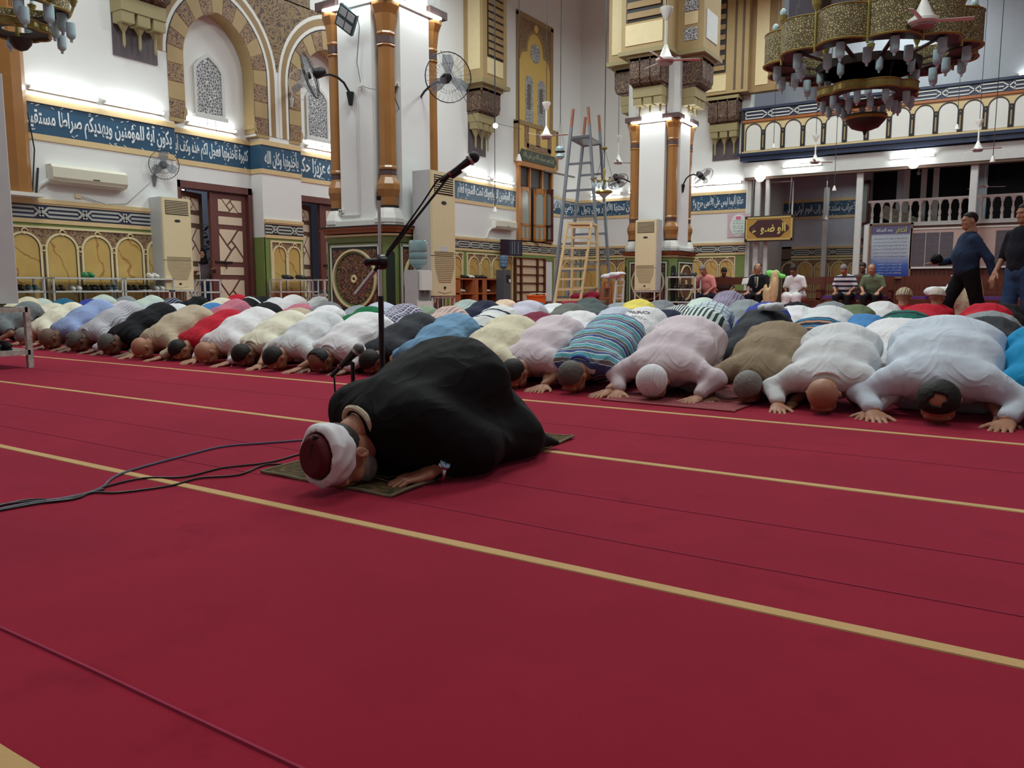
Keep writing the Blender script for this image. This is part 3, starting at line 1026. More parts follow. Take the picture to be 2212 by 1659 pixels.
MB().box(GX0, -0.02, 6.05, GX1, 0.1, 6.36).build('dark_ground', NAVY2, gl)
MB().box(GX0 - 0.04, -0.08, 6.36, GX1, 0.2, 6.44).build('navy_cap', NAVY2, gl)
MB().box(GX0 - 0.03, -0.04, 5.0, GX0 + 0.05, 0.2, 6.4).build('dark_end', DARK, gl)
p = 0.615
n = int((GX1 - GX0 - 0.1) / p)
for i in range(n):
    cx = GX0 + 0.36 + p * i
    w = 0.235
    inn = [(cx - w, 5.1)] + rarch(cx, w, 5.68, 6) + [(cx + w, 5.1)]
    out = [(cx - w - 0.028, 5.1)] + rarch(cx, w + 0.028, 5.68, 6) + [(cx + w + 0.028, 5.1)]
    MB().prism(inn, -0.012, 0).build('arcade_panel', WHITE2, gl)
    MB().band(out, inn, -0.03, 0).build('arcade_arch', DARK, gl)
    MB().box(cx + p / 2 - 0.045, -0.035, 5.1, cx + p / 2 + 0.045, 0, 5.72).build('arcade_pier', DARK, gl)
    MB().box(cx + p / 2 - 0.018, -0.045, 5.16, cx + p / 2 + 0.018, -0.035, 5.55).ball((cx + p / 2, -0.035, 5.64), 0.022, 5).build('pier_inlay', TAN2, gl)
q = MB()
pp = 0.82
for i in range(int((GX1 - GX0) / pp)):
    a = GX0 + 0.08 + i * pp
    for z in (6.1, 6.2, 6.31):
        q.beam((a, -0.035, z), (a + pp * 0.7, -0.035, z), 0.02, 0.035)
    for s in (-1, 1):
        q.beam((a + pp * 0.68, -0.035, 6.205 - 0.1 * s), (a + pp * 1.02, -0.035, 6.205 + 0.1 * s), 0.02, 0.035)
    q.box(a, -0.045, 6.1, a + 0.03, -0.025, 6.32)
q.build('pierced_rail', GREYW, gl)
MB().box(GX0 + 0.1, 0.2, 4.72, GX1, 4.6, 4.95).build('gallery_slab', M((150, 150, 150), 0.8, name='slab'), gl)
# far wall behind the gallery and the annex
wf = struct('wall_annex', (0, 31.0, 0))
MB().box(-8.05, 0, 0, -4.95, 0.3, TOP).box(-4.95, 0, 4.9, 12, 0.3, TOP).box(-4.15, 0, 0, 12, 0.3, 2.6).box(-4.15, 0, 2.6, -3.9, 0.3, 4.9).box(-1.95, 0, 2.6, -1.45, 0.3, 4.9).box(0.6, 0, 2.6, 12, 0.3, 4.9).build('wall_surface', M((190, 196, 206), 0.8, name='annex_plaster'), wf)
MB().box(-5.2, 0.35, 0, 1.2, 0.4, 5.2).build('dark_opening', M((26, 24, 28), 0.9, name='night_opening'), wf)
w6 = struct('trim_15', (0, 31.0, 0))
wainscot(w6, -8.0, -5.0, 0, 5, ground=DARK, kp=0.75, left_green=0.05, right_green=0.05)
blue_band(w6, -8.0, -5.0, 0, arabic('من الأعراب ستدعون إلى قوم أولي بأس'))
MB().box(-8.0, -0.05, 0.1, -7.6, 0, 2.2).build('side_strip', BROWN, w6)
wg = struct('window_4', (0, 31.0, 0))
for x0, x1, z0, z1 in ((-5.6, -3.6, 9.4, 12.3), (-0.6, 2.6, 9.2, 12.3)):
    MB().box(x0, -0.05, z0, x1, 0, z1).build('window_board', M((214, 176, 118), 0.5, name='buff_frame'), wg)
    MB().box(x0 + 0.3, -0.07, z0 + 0.45, x1 - 0.3, -0.05, z1).build('lattice_screen', arabesque((110, 104, 92), (170, 165, 150), 20, 'lattice', 0.06, dist=0.01), wg)
    q = MB()
    for x in (x0, x0 + 0.3, (x0 + x1) / 2, x1 - 0.3, x1):
        q.box(x - 0.03, -0.085, z0, x + 0.03, -0.05, z1)
    for z in (z0, z0 + 0.42, z0 + 1.6):
        q.box(x0 - 0.03, -0.087, z - 0.03, x1 + 0.03, -0.05, z + 0.03)
    q.build('window_bars', ORANGE, wg)
MB().box(-6.9, -0.25, 7.2, -6.6, 0, TOP).build('brown_post', BROWN, wg)
# white posts below the gallery
pst = struct('trim_16', (0, 26.7, 0))
for x, w, z in ((-7.72, 0.17, 4.2), (-7.4, 0.13, 4.2), (-4.62, 0.19, 4.2), (-4.36, 0.14, 2.6), (-1.58, 0.2, 4.2), (1.5, 0.2, 4.2)):
    MB().cbox((x, 0.12, z / 2), (w, 0.16, z), 0, 0.02).build('gallery_post', GREYW, pst)
MB().beam((-7.6, 0.5, 4.12), (-6.7, 0.5, 4.12), 0.04).beam((-6.7, 0.5, 4.12), (-6.7, 0.5, 2.6), 0.04).build('water_pipe', GREYW, pst)
MB().cbox((-6.3, 3.6, 2.1), (0.16, 0.16, 4.2), 0).build('gallery_post', GREYW, pst)
# open glazed door leaf and dark opening in the annex
da = struct('door_3', (-4.95, 30.95, 0))
MB().box(-0.05, -0.05, 2.2, 0.85, 0.03, 2.3).build('door_transom', REDWOOD, da)
s = MB().box(0, -0.03, 2.3, 0.08, 0.02, 4.4).box(0.42, -0.03, 2.3, 0.5, 0.02, 4.4).box(0, -0.03, 2.3, 0.5, 0.02, 2.42).box(0, -0.03, 2.85, 0.5, 0.02, 2.97).box(0, -0.03, 4.3, 0.5, 0.02, 4.4)
so = s.build('glazed_shutter', REDWOOD, da)
so.location = (-0.45, -0.1, 0)
so.rotation_euler[2] = R(-25)
MB().box(0.07, -0.01, 2.4, 0.43, 0, 4.35).build('shutter_pane', glassy((150, 165, 160), 'old_glass', 0.1, 0.6), so)

# panelled partition, landing and balustrade on the far right
pt = struct('wall_partition', (0, 28.0, 0))
MB().box(-4.5, 0.03, 0, 6, 0.12, 2.62).build('partition_back', REDWOOD, pt)
x = -4.5
me0 = None
while x < 3.2:
    if me0 is None:
        ob = MB().box(0.006, 0, 0, 0.124, 0.03, 2.6).build('plank', REDWOOD, pt)
        me0 = ob.data
    else:
        ob = bpy.data.objects.new('plank', me0)
        COL.objects.link(ob)
        ob.parent = pt
    ob.location = (x, random.uniform(-0.003, 0.003), 0)
    x += 0.13
MB().box(-4.55, -0.04, 2.6, 6, 0.15, 2.72).build('landing_edge', GREYW, pt)
MB().box(-4.5, 0.1, 2.6, 6, 2.9, 2.66).build('landing_floor', M((120, 118, 118), 0.8, name='landing'), pt)
MB().box(-4.55, -0.03, 3.36, 6, 0.09, 3.43).build('hand_rail', WHITE2, pt)
bal = MB().lathe([(0.045, 2.72), (0.045, 2.85), (0.028, 2.88), (0.05, 2.98), (0.022, 3.12), (0.03, 3.16), (0.022, 3.2), (0.045, 3.24), (0.06, 3.36)], (0, 0.03, 0), 8)
bme = None
x = -4.42
while x < 2.4:
    if bme is None:
        ob = bal.build('baluster', WHITE2, pt, smooth=True)
        bme = ob.data
    else:
        ob = bpy.data.objects.new('baluster', bme)
        COL.objects.link(ob)
        ob.parent = pt
    ob.location = (x, 0, 0)
    x += 0.272
q = MB()
x = -4.42
while x < 2.4:
    a = rarch(x + 0.136, 0.1, 3.26, 4)
    q.band(a, [(px, 3.37) for px, pz in a], 0.0, 0.06)
    x += 0.272
q.build('baluster_arch', WHITE2, pt)
MB().beam((-4.3, 1.2, 3.2), (-2.6, 1.2, 2.4), 0.1, 0.4).build('stair_string', M((170, 165, 150), 0.7, name='stair_plaster'), pt)
q = MB()
for x in (-3.75, -3.25, -2.9):
    q.box(x, 1.6, 2.7, x + 0.16, 1.75, 4.6)
q.build('annex_post', GREYW, pt)

# remaining shell, out of frame
MB().box(-14.9, -8, TOP, 12, 31.5, TOP + 0.2).build('ceiling', WHITE, kind='structure')
MB().box(-14.9, -8.2, 0, 12.2, -8, TOP).build('wall_front', WHITE, kind='structure')
MB().box(12, -8, 0, 12.2, 31.5, TOP).build('wall_right', WHITE, kind='structure')


# ------------------------------------------------------------------ pillars
def pillar(cx, cy):
    pr = struct('pillar', (cx, cy, 0))
    H = 0.74
    MB().cbox((0, 0, 0.78), (2 * H, 2 * H, 1.48), 0, 0.13).build('pedestal', GREEN, pr)
    MB().box(-H - 0.03, -H - 0.03, 0, H + 0.03, H + 0.03, 0.14).build('plinth', GREYW, pr)
    for k in range(4):
        Q = Matrix.Rotation(R(90) * k, 4, 'Z')
        def P(mb, nm, mt, sm=False):
            mb.xf(Q).build(nm, mt, pr, sm)
        y = -H
        P(MB().box(-0.56, y - 0.012, 0.2, 0.56, y, 1.4), 'green_field', GREEN)
        for (a, z0, z1, t, mt, yy) in ((0.56, 0.2, 1.4, 0.012, DARK, 0.018), (0.52, 0.24, 1.36, 0.028, GREYW, 0.03)):
            P(MB().box(-a, y - yy, z1 - t, a, y, z1).box(-a, y - yy, z0, a, y, z0 + t).box(-a, y - yy, z0, -a + t, y, z1).box(a - t, y - yy, z0, a, y, z1), 'panel_line', mt)
        P(MB().box(-0.49, y - 0.016, 0.27, 0.49, y, 1.33), 'panel_ground', DGREEN)
        cz = 0.83
        def el(r, n=36):
            return [(r * math.cos(t), cz + r * math.sin(t)) for t in np.linspace(0, 2 * math.pi, n, endpoint=False)]
        P(MB().band(el(0.47), el(0.435), y - 0.05, y, True), 'medallion_ring', CREAM)
        P(MB().band(el(0.425), el(0.405), y - 0.035, y, True), 'medallion_ring', GREEN)
        P(MB().prism(el(0.39), y - 0.03, y), 'medallion', ARABG)
        ro = MB()
        for j in range(8):
            a = j * math.pi / 4
            ro.ball((0.045 * math.cos(a), y - 0.04, cz + 0.045 * math.sin(a)), 0.024, 5, (1, 0.6, 1))
        P(ro, 'rosette', CREAM)
        for sx in (-1, 1):
            for sz in (-1, 1):
                P(MB().prism([(sx * 0.46, cz + sz * 0.46), (sx * 0.46, cz + sz * 0.2), (sx * 0.2, cz + sz * 0.46)], y - 0.025, y), 'corner_carving', ARABG)
        # dark fluted niche on the chamfered corner
        Q = Matrix.Rotation(R(90) * k + R(45), 4, 'Z')
        yc = -(H * math.sqrt(2) - 0.13 / math.sqrt(2)) - 0.003
        P(MB().prism([(-0.07, 0.18), (0.07, 0.18)] + list(reversed(rarch(0, 0.07, 1.2, 4))), yc - 0.004, yc), 'corner_niche', DGREEN)
    co_ = MB()
    for a, z0, z1 in ((H + 0.02, 1.5, 1.53), (H + 0.05, 1.545, 1.6), (H + 0.1, 1.6, 1.63)):
        co_.cbox((0, 0, (z0 + z1) / 2), (2 * a, 2 * a, z1 - z0), 0, 0.16)
    co_.build('pedestal_cornice', ORANGE, pr)
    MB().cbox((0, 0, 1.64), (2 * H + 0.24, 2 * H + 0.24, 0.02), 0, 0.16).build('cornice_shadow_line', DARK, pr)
    MB().cbox((0, 0, 1.51), (2 * H + 0.06, 2 * H + 0.06, 0.03), 0, 0.14).build('cream_moulding', CREAM, pr)
    s = MB()
    s.box(-0.66, -0.35, 1.62, 0.66, 0.35, TOP).box(-0.35, -0.66, 1.62, 0.35, 0.66, TOP)
    s.build('shaft', WHITE, pr)
    MB().cbox((0, 0, 1.69), (1.46, 1.46, 0.1), 0, 0.12).build('shaft_base', WHITE2, pr)
    for sx in (-1, 1):
        for sy in (-1, 1):
            c = (sx * 0.52, sy * 0.52, 0)
            MB().lathe([(0.24, 1.7), (0.24, 1.76), (0.2, 1.86), (0.17, 1.92)], c, 8, R(22.5)).build('colonnette_foot', WHITE2, pr)
            MB().lathe([(0.165, 1.92), (0.165, 1.96)], c, 8, R(22.5)).build('dark_disc', DARK, pr)
            MB().lathe([(0.15, 1.96), (0.155, 2.08), (0.19, 2.2), (0.185, 2.28), (0.14, 2.38), (0.13, 2.42)], c, 8, R(22.5)).build('colonnette_bulb', OCHREWOOD, pr)
            MB().lathe([(0.135, 2.42), (0.135, 2.5)], c, 8, R(22.5)).lathe([(0.14, 4.36), (0.14, 4.46)], c, 8, R(22.5)).build('collar', PURPLE, pr)
            MB().lathe([(0.145, 2.5), (0.15, 2.53), (0.135, 2.56), (0.13, 4.3), (0.15, 4.33), (0.13, 4.36)], c, 8, R(22.5)).build('colonnette', OCHREWOOD, pr)
            cp = MB().lathe([(0.13, 4.46), (0.15, 4.5), (0.14, 4.53), (0.17, 4.78), (0.22, 4.9), (0.22, 5.0)], c, 8, R(22.5))
            cp.build('capital', OCHREWOOD, pr)
            MB().box(c[0] - 0.22, c[1] - 0.22, 5.0, c[0] + 0.22, c[1] + 0.22, 5.12).build('abacus', PURPLE, pr)
            MB().lathe([(0.2, 5.12), (0.2, 6.55)], c, 8, R(22.5)).build('upper_colonnette', GREYW, pr)
    return pr


pr1 = pillar(-9.0, 10.14)
pr2 = dup(pr1, (-8.55, 20.65, 0))
# small sockets and conduit on the near pillar
sk = thing('wall_socket', 'white twin socket low on near pillar face with conduit beside it', 'socket', (-9.34, 9.475, 1.86))
MB().cbox((0, -0.012, 0.05), (0.1, 0.03, 0.06), 0, 0.006).build('socket_plate', WHITE2, sk)
MB().box(-0.03, -0.03, 0.03, -0.012, -0.026, 0.06).box(0.01, -0.03, 0.03, 0.028, -0.026, 0.06).build('socket_holes', DARK, sk)
MB().tube([(0.0, 0, 0.02), (0.01, -0.01, -0.02), (0.4, -0.01, -0.02), (0.4, -0.01, 1.7)], 0.01, 5).build('conduit', GREYW, sk)

# cross-shaped oriel crown and brackets on the far pillar
cr = struct('trim_17', (-8.55, 20.65, 0))
b = MB().box(-0.62, -1.3, 6.6, 0.62, 1.3, TOP).box(-1.3, -0.62, 6.6, 1.3, 0.62, TOP)
b.build('crown_body', TAN2, cr)
MB().box(-0.68, -1.36, 6.52, 0.68, 1.36, 6.62).box(-1.36, -0.68, 6.52, 1.36, 0.68, 6.62).build('crown_base', OLIVE, cr)
louvre(cr, -0.45, 0.45, 7.35, 11.9, -1.31, 18)
MB().box(-0.5, -1.32, 6.75, 0.5, -1.3, 7.25).build('crown_panel', CREAM, cr)
MB().box(-1.2, -0.64, 6.8, -0.8, -0.62, 12).build('side_panel', CREAM, cr)
for z in (6.85, 7.55, 8.25, 8.95, 9.65):
    for k, (mm) in enumerate((0, 1)):
        MB().box(0.8, -0.64, z + 0.38 * k, 1.15, -0.62, z + 0.3 + 0.38 * k).build('crown_inlay', (LATT, CREAM)[k], cr)
MB().box(1.3, -0.45, 6.9, 1.32, 0.35, 7.6).build('crown_panel', GREYW, cr)
for k in range(4):
    sub = struct('trim_%d' % (18 + k), (-8.55, 20.65, 0), R(90) * k)
    bracket(sub, -0.42, 0.42, -0.62, 6.45, 5.75, 5.05, depth=0.6)
# ------------------------------------------------------------------ bodies as smooth blended volumes
def V3(*a):
    return np.array(a, float)


class Sdf:
    """list of tapered limbs and ellipsoids, blended; meshed by surface nets"""

    def __init__(s):
        s.p = []

    def limb(s, a, b, r1, r2, k=0.03, sc=(1, 1, 1)):
        s.p.append(('l', V3(*a), V3(*b), r1, r2, k, V3(*sc)))
        return s

    def ell(s, c, r, k=0.03, R=None):
        s.p.append(('e', V3(*c), V3(*r), None, None, k, R))
        return s

    def cut(s, c, r, k=0.01, R=None):
        s.p.append(('c', V3(*c), V3(*r), None, None, k, R))
        return s

    def val(s, P):
        D = None
        for t, a, b, r1, r2, k, x in s.p:
            if t == 'l':
                q = (P - a) / x
                ba = (b - a) / x
                h = np.clip((q @ ba) / max(1e-9, ba @ ba), 0, 1)
                d = (np.linalg.norm(q - h[..., None] * ba, axis=-1) - (r1 + (r2 - r1) * h)) * x.min()
            else:
                q = P - a
                if x is not None:
                    q = q @ np.array(x)
                n0 = np.linalg.norm(q / b, axis=-1)
                n1 = np.linalg.norm(q / (b * b), axis=-1) + 1e-9
                d = n0 * (n0 - 1) / n1
            if t == 'c':
                D = np.maximum(D, -d)
                continue
            if D is None:
                D = d
            else:
                h = np.clip(0.5 + 0.5 * (D - d) / k, 0, 1)
                D = D + (d - D) * h - k * h * (1 - h)
        return D

    def mesh(s, h, warp=None, keep=None, pad=None):
        lo = np.full(3, 1e9)
        hi = -lo
        for t, a, b, r1, r2, k, x in s.p:
            if t == 'c':
                continue
            if t == 'l':
                m = max(r1, r2) * x
                lo = np.minimum(lo, np.minimum(a, b) - m)
                hi = np.maximum(hi, np.maximum(a, b) + m)
            else:
                m = np.full(3, b.max())
                lo = np.minimum(lo, a - m)
                hi = np.maximum(hi, a + m)
        lo, hi = lo - 0.03 - 2 * h, hi + 0.03 + 2 * h
        n = np.ceil((hi - lo) / h).astype(int) + 1
        ax = [lo[i] + h * np.arange(n[i]) for i in range(3)]
        P = np.stack(np.meshgrid(*ax, indexing='ij'), -1)
        F = s.val(P)
        if warp is not None:
            F = F + warp(P)
        if keep is not None:
            F = np.maximum(F, keep(P))
        return nets(F, lo, h)


def nets(F, lo, h):
    n = F.shape
    S = F < 0
    c = np.zeros((n[0] - 1, n[1] - 1, n[2] - 1), int)
    for i in (0, 1):
        for j in (0, 1):
            for k in (0, 1):
                c += S[i:n[0] - 1 + i, j:n[1] - 1 + j, k:n[2] - 1 + k]
    act = (c > 0) & (c < 8)
    idx = np.full(act.shape, -1)
    cells = np.argwhere(act)
    idx[act] = np.arange(len(cells))
    acc = np.zeros((len(cells), 3))
    cnt = np.zeros(len(cells))
    I, J, K = cells.T
    corners = [(i, j, k) for i in (0, 1) for j in (0, 1) for k in (0, 1)]
    for a in corners:
        for d in range(3):
            if a[d]:
                continue
            b = list(a)
            b[d] = 1
            fa = F[I + a[0], J + a[1], K + a[2]]
            fb = F[I + b[0], J + b[1], K + b[2]]
            x = (fa < 0) != (fb < 0)
            t = fa / np.where(x, fa - fb, 1)
            for q in range(3):
                acc[:, q] += np.where(x, a[q] + (t if q == d else 0), 0)
            cnt += x
    V = lo + h * (cells + acc / cnt[:, None])
    fs = []
    for d in range(3):
        e = [slice(None)] * 3
        e2 = [slice(None)] * 3
        e[d] = slice(0, n[d] - 1)
        e2[d] = slice(1, n[d])
        A, B = S[tuple(e)], S[tuple(e2)]
        X = A != B
        u, v = [q for q in range(3) if q != d]
        pts = np.argwhere(X)
        ok = (pts[:, u] > 0) & (pts[:, v] > 0) & (pts[:, u] < n[u] - 1) & (pts[:, v] < n[v] - 1)
        pts = pts[ok]
        inside = A[tuple(pts.T)]

        def g(du, dv):
            q = pts.copy()
            q[:, u] += du
            q[:, v] += dv
            return idx[tuple(q.T)]
        quad = np.stack([g(-1, -1), g(0, -1), g(0, 0), g(-1, 0)], 1)
        flip = inside if d != 1 else ~inside
        quad[~flip] = quad[~flip][:, ::-1]
        fs.append(quad)
    Fc = np.concatenate(fs)
    Fc = Fc[(Fc >= 0).all(1)]
    return V, Fc


def relax(V, Fc, it=2, f=0.5):
    n = len(V)
    for _ in range(it):
        acc = np.zeros((n, 3))
        cnt = np.zeros(n)
        for a, b in ((0, 1), (1, 2), (2, 3), (3, 0)):
            for i, j in ((a, b), (b, a)):
                np.add.at(acc, Fc[:, i], V[Fc[:, j]])
                np.add.at(cnt, Fc[:, i], 1)
        V = V + (acc / np.maximum(cnt, 1)[:, None] - V) * f
    return V


def to_mesh(name, parts, smooth=True):
    vs, fs, k = [], [], 0
    for V, Fc in parts:
        vs.append(V)
        fs.append(Fc + k)
        k += len(V)
    V, Fc = np.concatenate(vs), np.concatenate(fs)
    me = bpy.data.meshes.new(name)
    me.vertices.add(len(V))
    me.vertices.foreach_set('co', V.astype(np.float32).ravel())
    me.loops.add(len(Fc) * 4)
    me.loops.foreach_set('vertex_index', Fc.astype(np.int32).ravel())
    me.polygons.add(len(Fc))
    me.polygons.foreach_set('loop_start', np.arange(0, len(Fc) * 4, 4, dtype=np.int32))
    me.polygons.foreach_set('use_smooth', np.ones(len(Fc), bool))
    me.update(calc_edges=True)
    me.materials.append(None)
    return me


def rotm(x=0, y=0, z=0):
    cx, sx, cy, sy, cz, sz = math.cos(x), math.sin(x), math.cos(y), math.sin(y), math.cos(z), math.sin(z)
    return np.array([[cz, -sz, 0], [sz, cz, 0], [0, 0, 1]]) @ np.array([[cy, 0, sy], [0, 1, 0], [-sy, 0, cy]]) @ np.array([[1, 0, 0], [0, cx, -sx], [0, sx, cx]])


def place(part, Rm, t):
    V, Fc = part
    return V @ np.array(Rm).T + V3(*t), Fc


# head: upright, looking along -y, origin at the middle of the skull
def head_sdf():
    s = Sdf()
    s.ell((0, 0.012, 0.03), (0.078, 0.098, 0.088))
    s.ell((0, -0.035, -0.045), (0.058, 0.062, 0.075), 0.04)
    s.ell((0, -0.06, -0.095), (0.035, 0.035, 0.025), 0.03)
    s.limb((0, -0.09, 0.012), (0, -0.108, -0.035), 0.009, 0.014, 0.015)
    s.ell((0, -0.088, 0.03), (0.055, 0.016, 0.012), 0.02)
    s.ell((0, -0.09, -0.068), (0.025, 0.012, 0.006), 0.01)
    s.ell((0, -0.088, -0.08), (0.021, 0.011, 0.006), 0.008)
    for x in (-1, 1):
        s.ell((0.03 * x, -0.082, 0.008), (0.013, 0.01, 0.009), 0.006)
        s.ell((0.04 * x, -0.062, -0.025), (0.022, 0.025, 0.018), 0.02)
        s.ell((0.08 * x, 0.015, -0.005), (0.009, 0.02, 0.032), 0.008, rotm(R(-12), 0, 0))
    s.limb((0, 0.03, -0.06), (0, 0.045, -0.15), 0.055, 0.058, 0.03)
    return s


HEADP = head_sdf().mesh(0.0065)


def hair_part(mode, h=0.0075):
    s = Sdf().ell((0, 0.014, 0.034), (0.086, 0.107, 0.096))

    def keep(P):
        x, y, z = P[..., 0], P[..., 1], P[..., 2]
        line = -(z - 0.045 - 0.9 * np.clip(-y - 0.03, 0, 1) + 1.4 * np.clip(y - 0.01, 0, 1))     # lower on the nape, higher on the brow
        if mode == 'full':
            return line
        if mode == 'ring':                 # bald crown, hair round the sides
            crown = 0.075 - np.sqrt(x * x + (y + 0.02) ** 2) * 1.0
            return np.maximum(line, np.where(z > 0.02, crown, -1))
        if mode == 'spot':                 # thinning spot on the crown
            crown = 0.032 - np.sqrt(x * x + (y - 0.0) ** 2) + 0.01 * np.sin(x * 90) * np.sin(y * 110)
            return np.maximum(line, np.where(z > 0.06, crown, -1))
        return line

    def warp(P):
        return 0.002 * np.sin(P[..., 0] * 160) * np.sin(P[..., 1] * 140) * np.sin(P[..., 2] * 150)
    return s.mesh(h, warp, keep)


HAIR = {m_: hair_part(m_) for m_ in ('full', 'ring', 'spot')}
_s = Sdf().ell((0, 0.014, 0.05), (0.09, 0.11, 0.092)).ell((0, 0.014, 0.03), (0.091, 0.11, 0.06), 0.02)
CAPP = _s.mesh(0.008, None, lambda P: -(P[..., 2] - 0.035))


# hand: wrist at the origin, fingers along -y, palm facing down; s=+1 left hand (thumb on -x side)
def hand_sdf(side=1, curl=0.0):
    s = Sdf()
    s.limb((0, 0.03, 0.012), (0, -0.01, 0.006), 0.026, 0.027, 0.02, (1.1, 1, 0.75))
    s.limb((0.012, -0.03, 0.0), (0.02, -0.075, -0.003), 0.026, 0.022, 0.02, (1, 1, 0.62))
    s.limb((-0.012, -0.03, 0.0), (-0.02, -0.078, -0.003), 0.026, 0.022, 0.02, (1, 1, 0.62))
    fx = [(-0.031, 0.072, 0.0095, -0.1), (-0.0105, 0.08, 0.010, -0.03), (0.0105, 0.074, 0.0095, 0.05), (0.031, 0.058, 0.0085, 0.14)]
    for x, L, r, sp in fx:
        a = V3(x, -0.082, 0.0)
        d1 = V3(sp, -1, 0.06)
        b = a + d1 * L * 0.45
        c = b + V3(sp, -0.92, -0.25 - curl) * L * 0.32
        e = c + V3(sp, -0.92, -0.12 - curl) * L * 0.28
        s.limb(a + V3(0, 0.02, 0), b, r * 1.08, r, 0.006)
        s.limb(b, c, r, r * 0.92, 0.005)
        s.limb(c, e, r * 0.92, r * 0.78, 0.005)
    t0, t1, t2, t3 = V3(-0.03, -0.02, 0), V3(-0.055, -0.045, -0.003), V3(-0.07, -0.072, -0.006), V3(-0.078, -0.095, -0.008)
    s.limb(t0, t1, 0.017, 0.0135, 0.015).limb(t1, t2, 0.0125, 0.0115, 0.006).limb(t2, t3, 0.0115, 0.009, 0.005)
    if side < 0:
        s.p = [(t, a * V3(-1, 1, 1), (b * V3(-1, 1, 1) if t == 'l' else b), r1, r2, k, x) for t, a, b, r1, r2, k, x in s.p]
    return s


HAND = {sd: hand_sdf(sd).mesh(0.005) for sd in (1, -1)}


def fold(seed, amp=0.006, f=1.0):
    rs = np.random.RandomState(seed)
    ks = [(rs.uniform(-1, 1, 3) * V3(38, 16, 22) * f, rs.uniform(0, 6.28), rs.uniform(0.4, 1)) for _ in range(5)]

    def w(P):
        o = 0
        for k, ph, a in ks:
            q = np.sin(P @ k + ph + 0.8 * np.sin(P @ (k[::-1] * 0.4) + ph))
            o = o + a * (1 - np.abs(q)) ** 2
        return -amp * (o / 2 - 0.6)
    return w


SKINS = [(150, 104, 80), (168, 120, 94), (128, 88, 68), (182, 136, 110), (112, 78, 60)]


def skin_mat(c):
    t = NT('skin')
    n = t.noise(t.coord(), 14, 3)
    n2 = t.noise(t.coord(), 130, 2)
    col = t.mix(n, lin(tuple(int(v * 0.88) for v in c)), lin(tuple(min(255, int(v * 1.06)) for v in c)))
    t.bump(n2, 0.1, 0.002)
    t.put(t.b, 'Subsurface Weight', 0.08)
    t.put(t.b, 'Subsurface Radius', (0.02, 0.008, 0.004))
    return t.fin(col, 0.5, 0, 0.4)


SKIN = [skin_mat(c) for c in SKINS]


def hair_mat(c, c2):
    t = NT('hair')
    n = t.noise(t.coord((1, 1, 1)), 120, 3)
    t.bump(n, 0.5, 0.004)
    return t.fin(t.mix(n, lin(c), lin(c2)), 0.6, 0, 0.3)


HBLK = hair_mat((14, 12, 12), (34, 30, 28))
HGRY = hair_mat((70, 66, 62), (150, 146, 140))
HSALT = hair_mat((44, 40, 38), (110, 104, 98))
HBALD = hair_mat((92, 74, 62), (120, 98, 82))

# ---------- the bowing (prostrating) pose; facing -y, crown towards -y, forehead on the floor at the origin
HR = rotm(R(78), 0, 0)          # crown forward, face to the floor
HC = (0, 0.075, 0.118)


def arms(el=0.29, ely=0.28, elz=0.13, wx=0.235, wy=0.13):
    out = []
    for s in (-1, 1):
        out.append(dict(sh=V3(s * 0.165, 0.26, 0.215), el=V3(s * el, ely, elz), wr=V3(s * wx, wy, 0.045), s=s))
    return out


def bow_body(A, hx=0.0):
    s = Sdf()
    s.limb((0, 0.13, 0.15), (0, 0.24, 0.215), 0.055, 0.058)
    s.limb((0, 0.3, 0.215), (0, 0.48, 0.32), 0.085, 0.1, 0.05, (1.4, 1, 1))
    s.limb((0, 0.48, 0.32), (0, 0.68, 0.4), 0.1, 0.11, 0.06, (1.3, 1, 1))
    for a in A:
        s.limb(a['sh'], a['el'], 0.048, 0.042, 0.04)
        s.limb(a['el'], a['wr'], 0.042, 0.028, 0.02)
        x = a['s']
        s.limb((x * 0.1, 0.7, 0.38), (x * 0.14, 0.54, 0.09), 0.085, 0.062, 0.04)
        s.limb((x * 0.14, 0.54, 0.07), (x * 0.12, 0.93, 0.065), 0.055, 0.038, 0.03)
        s.limb((x * 0.12, 0.93, 0.07), (x * 0.115, 1.0, 0.03), 0.034, 0.03, 0.02)
    body = s.mesh(0.015)
    parts = [body, place(HEADP, HR, HC)]
    for a in A:
        hd = HAND[a['s']]
        parts.append(place(hd, rotm(R(8), 0, R(-10 * a['s'])), a['wr'] + V3(0, -0.02, -0.022)))
    return to_mesh('body', parts)


